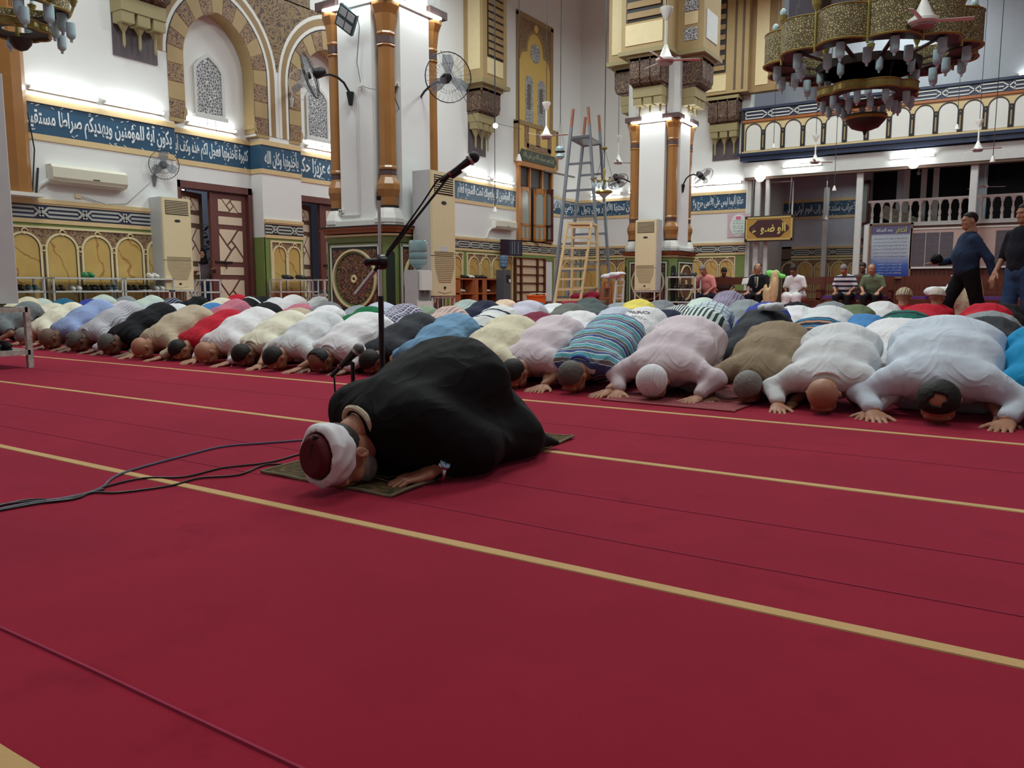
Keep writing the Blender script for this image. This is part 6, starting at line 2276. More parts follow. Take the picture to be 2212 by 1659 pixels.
m = MB().tube([(0, 0, 0.9), (0, 0, 8.3)], 0.01, 5)
for k in range(3):
    m.tube([(0.13 * math.cos(k * 2.1), 0.13 * math.sin(k * 2.1), 0.18), (0, 0, 0.95)], 0.004, 4)
m.build('suspension', WIRE, t)
for lb, l, s_, st in (('lit white glass shade lamp at left post of gallery', (-7.55, 26.4, 4.28), 1.0, 1), ('lit white glass shade lamp below gallery beam above landing', (-3.1, 26.2, 4.32), 1.0, 1)):
    t = thing('glass_shade_lamp', lb, 'lamp', l, 0, 'glass shade lamps under the gallery')
    MB().lathe([(0.08, -0.2), (0.16, -0.1), (0.17, -0.02), (0.11, 0.08), (0.13, 0.2)], (0, 0, 0), 14).build('glass_shade', BULB, t, smooth=True)
    MB().lathe([(0.05, 0.2), (0.05, 0.3)], (0, 0, 0), 8).tube([(0, 0, 0.3), (0, 0.45, 0.36)], 0.012, 5).build('fitting', WPL, t)
t = thing('hanging_bulb', 'small unlit bulb under gallery before dark window', 'lamp', (-3.3, 29.3, 4.35))
MB().ball((0, 0, 0), 0.06, 8).build('bulb', FROST, t, smooth=True)
MB().tube([(0, 0, 0.05), (0, 0, 0.38)], 0.012, 5).build('fitting', WPL, t)
CB = 'hanging cables and pipes over the hall'
for i, (p0, p1, lb) in enumerate((((-8.7, 13.75, 3.2), (-8.7, 13.75, 12.6), 'long dark cable hanging beside right edge of near pillar'),
                      ((-11.5, 17.05, 2.6), (-11.5, 17.05, 12.6), 'thin rod hanging past the bare glaring bulb with small lamp at its end'),
                      ((-4.9, 24.5, 3.45), (-4.9, 24.5, 12.6), 'thin rod hanging in front of gallery with small white bell lamp'),
                      ((-2.0, 25.5, 5.0), (-2.0, 25.5, 12.6), 'thin cable hanging in front of gallery arcade'),
                      ((-7.0, 25.8, 5.0), (-7.0, 25.8, 12.6), 'thin cable hanging before first gallery arches'),
                      ((-0.95, 22.0, 3.6), (-0.95, 22.0, 12.6), 'long rod hanging near right edge before gallery'))):
    t = thing('hanging_cable', lb, 'cable', p0, 0, CB)
    MB().tube([(0, 0, 0), (0, 0, p1[2] - p0[2])], 0.009, 5).build('cable', WIRE, t)
    MB().lathe([(0.02, 0.12), (0.05, 0.03), (0.06, -0.02)], (0, 0, 0), 10).build('bell', WPL, t, smooth=True)
for lb, pts in (('thin wire sagging from bare bulb to painted window panel', [(-11.52, 17.11, 4.77), (-12.4, 18.9, 5.1), (-14.1, 22.5, 5.75)]),
                ('thin wire sagging from bracket to near pillar behind round fan', [(-13.7, 20.0, 4.9), (-11.6, 16.6, 4.5), (-8.5, 11.0, 4.6)])):
    MB_ = MB().tube([Vector(p) for p in pts], 0.006, 4)
    o = MB_.build('sagging_wire', WIRE)
    tag(o, lb, 'wire', CB)

# floodlight on the near pillar
t = thing('floodlight', 'square dark framed floodlight mounted askew on near pillar front', 'lamp', (-9.0, 9.44, 4.72))
fm = Matrix.Translation((0.03, -0.14, 0.0)) @ Matrix.Rotation(R(24), 4, 'X') @ Matrix.Rotation(R(42), 4, 'Y')
MB().box(-0.17, -0.02, -0.17, 0.17, 0.03, 0.17).xf(fm).build('housing', M((60, 84, 88), 0.4, name='teal_grey_metal'), t)
for z0 in (-0.14, 0.03):
    for x0 in (-0.14, 0.01):
        MB().box(x0, -0.028, z0, x0 + 0.13, -0.02, z0 + 0.11).xf(fm).build('lens', M((196, 210, 216), 0.15, name='lens'), t)
MB().beam((0.05, 0, 0), (0.06, -0.12, 0.02), 0.04, 0.02).build('bracket', BLACK, t)
MB().tube([(0.14, -0.03, 0.1), (0.17, -0.01, -0.1), (0.1, -0.01, -0.6), (0.16, 0, -0.9)], 0.008, 5).build('cable', GREY, t)
t = thing('wall_socket', 'small white socket on near pillar where floodlight cable ends', 'socket', (-8.85, 9.44, 3.78))
MB().cbox((0, 0, 0), (0.08, 0.04, 0.06), 0, 0.006).build('socket_plate', WPL, t)
MB().tube([(0.04, -0.01, -0.02), (0.2, -0.01, -0.08), (0.3, 0.02, -0.1)], 0.006, 5).build('cable', GREY, t)
t = thing('wall_socket', 'small white socket on near pillar side with plug for the round fan', 'socket', (-8.4, 9.78, 3.8), R(90))
MB().cbox((0, -0.0, 0), (0.08, 0.05, 0.06), 0, 0.006).build('socket_plate', WPL, t)
MB().tube([(-0.04, -0.04, 0), (-0.1, -0.02, -0.2), (0.1, -0.02, -0.5), (0.5, -0.04, -0.28)], 0.007, 5).build('cable', DARK, t)
t = thing('wall_socket', 'beige socket on near left wall above wainscot, under split unit', 'socket', (-14.3, 8.0, 2.3), R(90))
MB().cbox((0, -0.01, 0), (0.12, 0.03, 0.07), 0, 0.006).build('socket_plate', CREAM, t)
MB().tube([(0.05, -0.03, 0), (0.5, -0.03, -0.1), (0.9, -0.03, -0.05), (1.4, -0.06, 0.4)], 0.006, 5).build('cable', GREY, t)


# ------------------------------------------------------------------ water dispensers
def bottle(label, loc, col, s=1.0):
    t = thing('water_bottle', label, 'bottle', loc)
    t.scale = (s, s, s)
    pr = [(0.03, -0.03), (0.03, 0.0), (0.06, 0.02), (0.13, 0.07), (0.135, 0.12), (0.127, 0.135), (0.135, 0.15), (0.135, 0.22), (0.127, 0.235), (0.135, 0.25), (0.135, 0.38), (0.12, 0.41), (0.0001, 0.415)]
    g = NT('blue_bottle_plastic')
    g.put(g.b, 'Transmission Weight', 0.55)
    MB().lathe(pr, (0, 0, 0), 20).build('bottle_shell', g.fin(lin(col), 0.12, 0, 0.5), t, smooth=True)
    MB().lathe([(0.05, 0.0), (0.12, 0.07), (0.125, 0.26), (0.0001, 0.262)], (0, 0, 0), 16).build('water', M(tuple(int(v * 0.85) for v in col), 0.1, name='bottle_water'), t, smooth=True)
    return t


t = thing('water_dispenser', 'white and grey water dispenser beside near pillar', 'water dispenser', (-7.6, 9.26, 0), R(90))
MB().cbox((0, 0.03, 0.48), (0.33, 0.25, 0.95), 0, 0.02).build('cabinet', ACG, t)
MB().box(-0.165, -0.12, 0.0, 0.165, -0.09, 0.5).build('lower_door', WPL, t)
MB().cbox((0.01, -0.12, 0.8), (0.28, 0.06, 0.28), 0, 0.02).build('tap_panel', WPL, t)
MB().box(-0.12, -0.11, 0.52, 0.12, -0.09, 0.66).build('tap_recess', GREY, t)
MB().tube([(-0.05, -0.13, 0.66), (-0.05, -0.13, 0.62)], 0.012, 6).tube([(0.05, -0.13, 0.66), (0.05, -0.13, 0.62)], 0.012, 6).build('tap', BLS, t)
MB().lathe([(0.022, 0), (0.022, 0.004)], (0, 0, 0), 12).xf(Matrix.Translation((-0.06, -0.12, 0.42)) @ Matrix.Rotation(R(90), 4, 'X')).build('pink_sticker', M((226, 120, 130), 0.5, name='pink_print'), t)
MB().prism([(-0.02, 0.08), (0.12, 0.1), (0.14, 0.26), (0.04, 0.24), (0.0, 0.2)], -0.126, -0.12).build('pink_motif', M((230, 130, 140), 0.5, name='pink_print2'), t)
bottle('pale blue water bottle upside down on white dispenser', (-7.61, 9.26, 0.975), (172, 204, 208))
t = thing('water_dispenser', 'dark grey water dispenser beside the orange shoe cabinet', 'water dispenser', (-13.75, 20.85, 0), R(90))
MB().cbox((0, 0, 0.62), (0.34, 0.34, 1.24), 0, 0.02).build('cabinet', M((84, 88, 94), 0.4, name='dark_grey_plastic'), t)
MB().box(-0.1, -0.18, 0.85, 0.12, -0.165, 1.08).build('tap_recess', DARK, t)
MB().lathe([(0.03, 0.86), (0.035, 0.95)], (0.05, -0.2, 0), 8).build('paper_cup', WPL, t)
bottle('blue water bottle on dark grey dispenser', (-13.75, 20.85, 1.27), (128, 168, 200))

# ------------------------------------------------------------------ cabinets, shelving, monitor
OW = wood_mat((150, 82, 46), (186, 108, 62), 0.4, name='orange_wood')
t = thing('shoe_cabinet', 'orange brown wooden shoe cabinet with glass doors on left wall', 'cabinet', (-14.28, 19.85, 0), R(90))
W2 = 2.0
for x in (-1.0, -0.34, 0.34, 1.0):
    MB().box(x - 0.03, -0.34, 0.1, x + 0.03, -0.01, 0.95).build('side_panel', OW, t)
for z in (0.1, 0.5, 0.93):
    MB().box(-1.03, -0.36, z, 1.03, -0.01, z + 0.04).build('shelf', OW, t)
MB().box(-1.03, -0.03, 0.1, 1.03, -0.01, 0.95).build('back_panel', M((60, 40, 32), 0.6, name='dark_wood'), t)
MB().box(-0.3, -0.355, 0.1, -0.1, -0.34, 0.95).box(0.12, -0.355, 0.1, 0.3, -0.34, 0.95).build('door_stile', OW, t)
for i, (y, z, m_) in enumerate(((19.1, 0.56, WHS), (19.3, 0.97, DKS), (19.6, 0.97, WHS), (19.95, 0.97, DKS), (20.25, 0.97, DKS), (20.4, 0.56, WHS), (19.2, 0.16, WHS), (20.3, 0.16, WHS))):
    shoes(('white shoes on middle shelf at left in orange cabinet', 'dark shoes on top of orange cabinet near air conditioner', 'white shoes on top of orange cabinet', 'dark shoes centred on top of orange cabinet',
           'dark shoes on top of orange cabinet by grey dispenser', 'white shoes on middle shelf at right in orange cabinet', 'white shoes at lower left in orange cabinet', 'white shoes at lower right in orange cabinet')[i],
          (-14.1, y, z), R(75), m_, DKS, 'shoes in the orange cabinet')
t = thing('bookshelf', 'empty brown wooden shelving with pale back below the tall shuttered window', 'shelf', (-14.27, 23.0, 0), R(90))
MB().box(-0.75, -0.04, 0.25, 1.1, -0.02, 1.68).build('back_board', M((214, 190, 158), 0.6, name='pale_board'), t)
for x in (-0.78, -0.42, 0.62, 1.1):
    MB().box(x - 0.03, -0.12, 0.25, x + 0.03, -0.02, 1.68).build('upright', REDWOOD, t)
for z in (0.25, 0.55, 0.84, 1.12, 1.4, 1.66):
    MB().box(-0.78, -0.1, z, 1.1, -0.02, z + 0.025).build('shelf', REDWOOD, t)
t = thing('low_platform', 'dark maroon wooden platform edge below empty shelving', 'platform', (-13.4, 22.8, 0), R(90))
MB().box(-1.6, -0.6, 0, 1.6, 0.6, 0.24).build('platform_top', MAROONW, t)
MB().box(-1.6, -0.62, 0.0, 1.6, -0.6, 0.22).build('front_board', REDWOOD, t)
t = thing('monitor', 'dark flat monitor on wall bracket above blue water bottle', 'monitor', (-13.95, 21.6, 1.95), R(70))
MB().box(-0.42, -0.03, -0.25, 0.42, 0.02, 0.25).build('bezel', M((46, 26, 40), 0.3, name='dark_bezel'), t)
MB().box(-0.12, -0.034, -0.22, 0.38, -0.03, 0.22).build('screen', M((60, 62, 76), 0.12, name='dim_screen'), t)
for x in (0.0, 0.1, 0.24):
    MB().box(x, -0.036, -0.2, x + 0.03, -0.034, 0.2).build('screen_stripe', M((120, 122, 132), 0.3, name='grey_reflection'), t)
MB().beam((0, 0.02, 0), (0.1, 0.36, 0), 0.06, 0.04).build('wall_arm', BLACK, t)
t = thing('plastic_tub', 'orange plastic tub standing by maroon platform', 'tub', (-9.4, 15.6, 0))
MB().lathe([(0.16, 0), (0.22, 0.5), (0.235, 0.5), (0.235, 0.53), (0.2, 0.53), (0.15, 0.03)], (0, 0, 0), 20).build('tub_wall', M((228, 104, 34), 0.4, name='orange_plastic'), t, smooth=True)
MB().tube([(0.23, 0, 0.5), (0.2, 0.1, 0.56), (0, 0.2, 0.57), (-0.2, 0.1, 0.56), (-0.23, 0, 0.5)], 0.008, 5).build('handle', WPL, t)


# ------------------------------------------------------------------ ladders
def lad(p, d):
    return Vector(dep(p[0], p[1], d))


def ladder(name, label, front, back, nf, nb, mat, w, top=None, tips=None, cat='ladder'):
    for pr in (front, back):
        for i in (0, 1):
            a, b = pr[i]
            pr[i] = (a + (a - b) * (a.z / (b.z - a.z)), b)
    base = front[0][0].copy()
    base.z = 0
    t = thing(name, label, cat, base)
    for a, b in front + back:
        MB().beam(a - base, b - base, w, w).build('rail', mat, t)
        if tips:
            c = b + (b - a).normalized() * tips
            MB().beam(b - base, c - base, w * 0.9, w * 0.9).build('wooden_tip', M((150, 92, 70), 0.6, name='old_wood_tip'), t)
    for (pr, n, rr) in ((front, nf, 1), (back, nb, 1)):
        for i in range(n):
            f = (i + 0.6) / n
            a = pr[0][0].lerp(pr[0][1], f)
            b = pr[1][0].lerp(pr[1][1], f)
            MB().beam(a - base, b - base, w * 0.7, w * 0.9).build('rung', mat, t)
    if top is not None:
        f = top
        c = [pr[k][0].lerp(pr[k][1], f) - base for pr in (front, back) for k in (0, 1)]
        h = Vector((0, 0, 0.06))
        MB().add([c[0], c[1], c[3], c[2], c[0] + h, c[1] + h, c[3] + h, c[2] + h], [(0, 1, 2, 3), (4, 5, 6, 7), (0, 1, 5, 4), (1, 2, 6, 5), (2, 3, 7, 6), (3, 0, 4, 7)]).build('platform', mat, t)
        for k, (i, j) in enumerate(((0, 2), (1, 3))):
            for ff in (0.3, 0.6):
                a = (front[i % 2][0]).lerp(front[i % 2][1], ff)
                b = (back[i % 2][0]).lerp(back[i % 2][1], ff)
                MB().beam(a - base, b - base, w * 0.5, w * 0.5).build('side_stay', mat, t)
    return t


GM = M((118, 124, 132), 0.45, name='grey_painted_steel')
ladder('ladder_tower', 'tall grey steel ladder tower with four legs in the far left corner',
       [(lad((1192, 680), 22.0), lad((1234, 275), 22.0)), (lad((1300, 680), 22.4), lad((1273, 270), 22.4))],
       [(lad((1222, 672), 23.5), lad((1261, 290), 23.5)), (lad((1320, 672), 23.9), lad((1296, 285), 23.9))], 7, 6, GM, 0.07, 0.93, 0.5)
PW = wood_mat((196, 174, 128), (220, 200, 156), 0.5, name='pale_pine')
ladder('stepladder', 'pale wooden stepladder in front of grey ladder tower',
       [(lad((1197, 662), 19.4), lad((1226, 482), 19.4)), (lad((1252, 662), 19.7), lad((1278, 482), 19.7))],
       [(lad((1234, 655), 20.6), lad((1238, 486), 20.6)), (lad((1291, 655), 20.9), lad((1290, 486), 20.9))], 9, 2, PW, 0.055, 0.985)
ladder('step_rack', 'narrow white metal steps with white cloth near far pillar',
       [(lad((1325, 668), 18.0), lad((1332, 606), 18.0)), (lad((1343, 668), 18.2), lad((1348, 606), 18.2))],
       [(lad((1328, 664), 18.8), lad((1333, 606), 18.8)), (lad((1345, 664), 19.0), lad((1348, 606), 19.0))], 3, 1, MET, 0.03, 0.99)
ladder('small_stepladder', 'orange wooden step stool behind the white metal steps',
       [(lad((1298, 660), 20.5), lad((1304, 612), 20.5)), (lad((1318, 660), 20.7), lad((1320, 612), 20.7))],
       [(lad((1300, 655), 21.3), lad((1305, 612), 21.3)), (lad((1320, 655), 21.5), lad((1321, 612), 21.5))], 3, 1, OW, 0.04, 0.99)


def lump(name, label, cat, loc, size, mat, seed, pname='cloth_heap', group=None):
    t = thing(name, label, cat, loc, 0, group)
    s = Sdf()
    rs = np.random.RandomState(seed)
    for k in range(6):
        s.ell(tuple((rs.rand(3) - 0.5) * V3(*size) * V3(1, 1, 0.5) + V3(0, 0, size[2] * 0.45)), tuple(V3(*size) * rs.uniform(0.28, 0.45, 3)), 0.04)
    V, F = s.mesh(max(size) / 22, fold(seed, 0.012, 1.2), lambda P: -P[..., 2])
    me_ = to_mesh(pname, [(V, F)])
    part(pname, me_, mat, t)
    return t


p = lad((1325, 600), 17.9)
lump('bundled_cloth', 'white bundled cloth thrown over white metal steps', 'cloth', (p.x - 0.1, p.y + 0.15, 0.9), (0.36, 0.22, 0.16), P_WHITE2, 3)
p = lad((1262, 640), 20.2)
lump('bag', 'crimson bag lying behind pale stepladder', 'bag', (p.x, p.y, 0.3), (0.5, 0.3, 0.3), C((140, 24, 50)), 4)
p = lad((1242, 648), 20.0)
lump('bag', 'smaller pinkish bag beside crimson one behind pale stepladder', 'bag', (p.x, p.y, 0.2), (0.4, 0.3, 0.2), C((176, 70, 90)), 5)
p = lad((1265, 648), 21.5)
t = thing('carton', 'cardboard carton behind foot of pale stepladder', 'box', (p.x + 0.4, p.y, 0), 0.2)
MB().cbox((0, 0, 0.35), (0.5, 0.4, 0.7), 0, 0.004).build('carton_body', M((150, 128, 112), 0.8, name='cardboard'), t)
MB().box(-0.25, -0.205, 0.33, 0.25, -0.2, 0.37).build('packing_tape', BEIGE, t)
# rack of shoes beside far pillar
t = tube_stand('white metal rack heaped with dark shoes right of far pillar', (-7.55, 19.9, 0), 0, 0.75, 0.4, 0.98, (1.0, 0.68, 0.35), 0.016, None, 'metal_rack', 'rack')
for i, (x, z, m_) in enumerate(((-7.8, 0.98, DKS), (-7.55, 0.98, BRS), (-7.3, 0.98, DKS), (-7.7, 0.67, BRS), (-7.4, 0.67, DKS), (-7.6, 0.34, DKS))):
    shoes(('dark shoes on top of rack by far pillar, left', 'brown shoes on top of rack by far pillar', 'dark shoes on top of rack by far pillar, near pink shirt', 'brown shoes on upper shelf of rack by far pillar',
           'black shoes on upper shelf of rack by far pillar', 'black shoes on lowest shelf of rack by far pillar')[i], (x, 19.85, z), R(10), m_, DKS, 'shoes on the far pillar rack')

# ------------------------------------------------------------------ signs and boards
t = thing('ablution_sign', 'yellow lettered maroon sign in gold frame hanging under gallery', 'sign', (-7.22, 26.45, 2.58))
MB().box(-0.78, -0.03, -0.41, 0.78, 0.03, 0.41).build('board_back', M((70, 62, 54), 0.5, name='sign_edge'), t)
GOLD = M((190, 148, 72), 0.4, var=0.15, name='gold_paint')
MB().box(-0.72, -0.04, -0.35, 0.72, -0.03, 0.35).build('gold_field', GOLD, t)
for (a, b, c, d) in ((-0.74, -0.37, 0.74, -0.32), (-0.74, 0.32, 0.74, 0.37), (-0.74, -0.37, -0.69, 0.37), (0.69, -0.37, 0.74, 0.37)):
    MB().box(a, -0.055, b, c, -0.03, d).build('frame_side', M((206, 180, 110), 0.4, name='gold_frame'), t)
MB().prism([(-0.64, 0), (-0.6, 0.08), (-0.5, 0.14), (-0.36, 0.28), (0.36, 0.28), (0.5, 0.14), (0.6, 0.08), (0.64, 0), (0.6, -0.08), (0.5, -0.14), (0.36, -0.28), (-0.36, -0.28), (-0.5, -0.14), (-0.6, -0.08)], -0.046, -0.04).build('maroon_field', M((74, 40, 44), 0.5, name='maroon_sign_paint'), t)
lettering('\uFE80  \uFEEE\u0640\uFEBF \uFEEE\uFEDF\uFE8D', 1.06, 0.36, M((226, 208, 120), 0.4, name='yellow_letter_paint'), t, -0.53, -0.046, -0.19, 'lettering', 0.03, 0.012)
MB().tube([(-0.6, 0, 0.4), (-0.6, 0.2, 1.62)], 0.01, 5).tube([(0.6, 0, 0.4), (0.6, 0.2, 1.62)], 0.01, 5).build('hanger', GREY, t)


def poster_mat():
    t = NT('blue_poster_print')
    v = t.coord()
    sp = t.n('SeparateXYZ', {0: v})
    z = t.n('MapRange', {0: sp.outputs[2], 1: -0.8, 2: 0.8})
    return t.fin(t.ramp(z.outputs[0], [(0, lin((40, 62, 150))), (0.22, lin((66, 100, 176))), (0.42, lin((176, 184, 200))), (0.8, lin((190, 204, 214))), (0.84, lin((104, 100, 140))), (1, lin((116, 112, 150)))]), 0.15)


t = thing('prayer_poster', 'blue and white printed prayer poster in wooden frame on planked wall', 'poster', (-3.83, 27.93, 1.84))
MB().box(-0.56, -0.02, -0.8, 0.56, 0.02, 0.8).build('poster_sheet', poster_mat(), t)
for (a, b, c, d) in ((-0.62, -0.86, 0.62, -0.8), (-0.62, 0.8, 0.62, 0.86), (-0.62, -0.86, -0.56, 0.86), (0.56, -0.86, 0.62, 0.86)):
    MB().box(a, -0.045, b, c, 0.03, d).build('frame_side', wood_mat((120, 92, 66), (150, 120, 90), name='frame_wood'), t)
lettering('أذكار', 0.36, 0.2, M((206, 206, 96), 0.4, name='yellow_print'), t, 0.12, -0.021, 0.54, 'title', 0.03, 0.004, pre=False)
lettering('بعد الصلاة', 0.46, 0.13, LETTER, t, -0.42, -0.021, 0.58, 'title', 0.03, 0.004, pre=False)
INK = M((96, 104, 120), 0.6, name='grey_ink')
for i, s_ in enumerate(('أستغفر الله أستغفر الله أستغفر الله', 'اللهم أنت السلام ومنك السلام تباركت', 'لا إله إلا الله وحده لا شريك له', 'له الملك وله الحمد وهو على كل شيء قدير', 'اللهم لا مانع لما أعطيت ولا معطي', 'سبحان الله والحمد لله والله أكبر')):
    lettering(s_, 0.94, 0.055, INK, t, -0.47, -0.021, 0.36 - 0.11 * i, 'printed_line', 0.01, 0.003, pre=False)
for i, s_ in enumerate(('آية الكرسي قل هو الله أحد', 'قل أعوذ برب الفلق', 'قل أعوذ برب الناس', 'اللهم أعني على ذكرك', 'وشكرك وحسن عبادتك')):
    lettering(s_, 0.7, 0.05, LETTER, t, -0.35, -0.021, -0.35 - 0.09 * i, 'printed_line', 0.01, 0.003, pre=False)
t = thing('notice_board', 'long white framed board of dark columns on the planked wall', 'board', (-1.55, 27.93, 1.9))
PINKB = M((196, 170, 160), 0.6, name='buff_board')
MB().box(-1.7, -0.02, -0.58, 1.9, 0.02, 0.6).build('board_back', PINKB, t)
for (a, b, c, d) in ((-1.7, -0.62, 1.9, -0.57), (-1.7, 0.57, 1.9, 0.62), (-1.73, -0.62, -1.68, 0.62), (1.88, -0.62, 1.93, 0.62)):
    MB().box(a, -0.045, b, c, 0.02, d).build('frame_side', WHITE2, t)
SLP = M((92, 84, 92), 0.4, var=0.12, name='slate_panel')
for x0 in (-1.66, -1.28, -0.9, 0.56, 0.96, 1.36):
    MB().box(x0, -0.03, -0.55, x0 + 0.36, -0.02, 0.47).build('text_panel', SLP, t)
    MB().box(x0 + 0.365, -0.035, -0.56, x0 + 0.375, -0.02, 0.5).build('divider', WHITE2, t)
    for k, s_ in enumerate(('مواقيت الصلاة', 'الفجر الظهر', 'العصر المغرب', 'العشاء الجمعة')):
        lettering(s_, 0.26, 0.05, M((126, 118, 126), 0.5, name='faint_text'), t, x0 + 0.05, -0.031, 0.3 - 0.2 * k, 'printed_line', 0.01, 0.002, pre=False)
lettering('محمد', 0.5, 0.36, M((70, 60, 60), 0.5, name='calligraphy_ink'), t, -0.25, -0.021, -0.02, 'calligraphy', 0.02, 0.004, pre=False)

# ------------------------------------------------------------------ benches
PURC = cloth((98, 62, 130), name='purple_cushion_cloth')


def bench(label, x0, x1, y, rz=0, cushion=True):
    t = thing('bench', label, 'bench', ((x0 + x1) / 2, y, 0), rz, 'wooden benches below the gallery')
    h = (x1 - x0) / 2
    MB().box(-h, -0.25, 0.38, h, 0.22, 0.42).build('seat', REDWOOD, t)
    MB().box(-h, 0.22, 0.78, h, 0.26, 0.98).build('back_rail', REDWOOD, t)
    MB().box(-h, 0.22, 0.55, h, 0.25, 0.62).build('back_rail', REDWOOD, t)
    for x in (-h, h - 0.06):
        MB().box(x, -0.25, 0, x + 0.06, -0.18, 0.62).box(x, 0.2, 0, x + 0.06, 0.27, 0.98).box(x, -0.25, 0.6, x + 0.06, 0.24, 0.66).build('end_frame', REDWOOD, t)
    MB().box(-h, -0.23, 0.2, h, -0.2, 0.36).build('apron', REDWOOD, t)
    if cushion:
        MB().cbox((0, -0.02, 0.455), (2 * h - 0.16, 0.42, 0.07), 0, 0.05).build('cushion', PURC, t)
    return t


bench('long red-brown bench with purple cushion left of the suited man', -7.6, -6.2, 21.9, 0)
bench('red-brown bench under men in striped and green shirts, purple cushion', -4.6, -2.9, 21.9, 0)
bench('long red-brown bench with purple cushion under the notice board', -2.75, 0.4, 22.0, 0)
bench('low dark bench behind the man in white robe', -5.7, -4.75, 22.6, 0, False)


# ------------------------------------------------------------------ seated and standing people
def seated_meshes(lean=0.3, armw=0.2):
    c, s_ = math.cos(lean), math.sin(lean)
    def T(y, z):      # lean the trunk forward about the hips
        return (-(z * s_) + y * c, 0.5 + z * c + y * s_)
    b = Sdf()
    sh = T(0, 0.5)
    b.limb((0, 0, 0.52), (0, *T(0, 0.25)), 0.12, 0.11, 0.05, (1.25, 1, 1))
    b.limb((0, *T(0, 0.25)), (0, *T(0, 0.46)), 0.11, 0.11, 0.05, (1.45, 1, 1))
    b.limb((0, *T(0, 0.5)), (0, *T(-0.03, 0.62)), 0.055, 0.05, 0.03)
    for x in (-1, 1):
        b.limb((x * 0.1, -0.02, 0.5), (x * 0.14, -0.43, 0.48), 0.085, 0.06, 0.03)
        b.limb((x * 0.14, -0.43, 0.48), (x * 0.14, -0.4, 0.09), 0.058, 0.04, 0.03)
        b.limb((x * 0.14, -0.38, 0.05), (x * 0.15, -0.56, 0.035), 0.04, 0.036, 0.02)
        b.limb((x * 0.19, *T(0, 0.47)), (x * 0.26, -0.1 + sh[0] * 0.5, 0.72), 0.05, 0.042, 0.03)
        b.limb((x * 0.26, -0.1 + sh[0] * 0.5, 0.72), (x * 0.17, -0.36, 0.6), 0.042, 0.03, 0.02)
    hr = rotm(lean + 0.35, 0, 0)
    hc_ = V3(0, *T(-0.06, 0.73))
    ps = [b.mesh(0.018), place(HEADP, hr, hc_)]
    for x in (-1, 1):
        ps.append(place(HAND[x], rotm(R(20), 0, 0), (x * 0.17, -0.37, 0.575)))
    body = to_mesh('body', ps)
    out = {'body': body, 'hair': mesh_part(place(HAIR['full'], hr, hc_), 'hair'), 'ring': mesh_part(place(HAIR['ring'], hr, hc_), 'hair')}
    for kind in ('shirt', 'robe'):
        q = Sdf()
        q.limb((0, 0, 0.5), (0, *T(0, 0.25)), 0.155, 0.14, 0.05, (1.3, 1, 1))
        q.limb((0, *T(0, 0.25)), (0, *T(0, 0.45)), 0.14, 0.13, 0.05, (1.5, 1, 1))
        for x in (-1, 1):
            e = V3(x * 0.26, -0.1 + sh[0] * 0.5, 0.72)
            q.limb((x * 0.19, *T(0, 0.47)), tuple(e), 0.07, 0.06, 0.05)
            if kind == 'robe':
                q.limb((x * 0.1, -0.02, 0.48), (x * 0.15, -0.43, 0.47), 0.12, 0.1, 0.08)
                q.limb((x * 0.12, -0.42, 0.45), (x * 0.17, -0.44, 0.14), 0.1, 0.12, 0.1)
        V, F = q.mesh(0.017, fold(50, 0.008))
        out[kind] = to_mesh(kind, [(V, F)])
    q = Sdf()
    q.limb((0, 0.0, 0.5), (0, -0.03, 0.5), 0.14, 0.14, 0.03, (1.3, 1, 1))
    for x in (-1, 1):
        q.limb((x * 0.1, -0.02, 0.5), (x * 0.14, -0.42, 0.48), 0.105, 0.082, 0.03)
        q.limb((x * 0.14, -0.43, 0.47), (x * 0.14, -0.4, 0.08), 0.08, 0.062, 0.03)
    out['trousers'] = to_mesh('trousers', [q.mesh(0.018, fold(51, 0.005))])
    q = Sdf()
    for x in (-1, 1):
        q.limb((x * 0.14, -0.37, 0.05), (x * 0.15, -0.58, 0.04), 0.052, 0.046, 0.01)
    out['shoes'] = to_mesh('shoes', [q.mesh(0.014, None, lambda P: -(P[..., 2] - 0.003))])
    return out


ST = {0: seated_meshes(0.42), 1: seated_meshes(0.12)}
P_SALM = C((214, 138, 134)); P_SUIT = C((26, 26, 30)); P_BRN = C((92, 72, 66)); P_SGRN = C((106, 124, 96)); P_PBLU = C((164, 186, 206))
P_STRB = C((34, 38, 58), 'stripe', (206, 208, 214), sc=9); P_STRB2 = None


def sitter(label, x, y, shirt, kind='shirt', lean=0, hair=HBLK, hk='hair', skin=1, rz=0.0, tr=0, z=0.0):
    t = thing('person', label, 'person', (x, y, z), rz)
    S = ST[lean]
    part('body', S['body'], SKIN[skin], t)
    part(kind, S[kind], shirt, t)
    if kind != 'robe':
        part('trousers', S['trousers'], TR_M[tr], t)
    if hair:
        part('hair', S[hk], hair, t)
    part('shoes', S['shoes'], DKS, t)
    return t


def hstripe(c, c2, sc):
    t = NT('banded_jersey')
    sp = t.n('SeparateXYZ', {0: t.coord()})
    f = t.ramp(t.math('FRACT', t.math('MULTIPLY', sp.outputs[2], sc)), [(0, (0, 0, 0)), (0.45, (1, 1, 1))], 'CONSTANT')
    return t.fin(t.mix(f, lin(c), lin(c2)), 0.85)


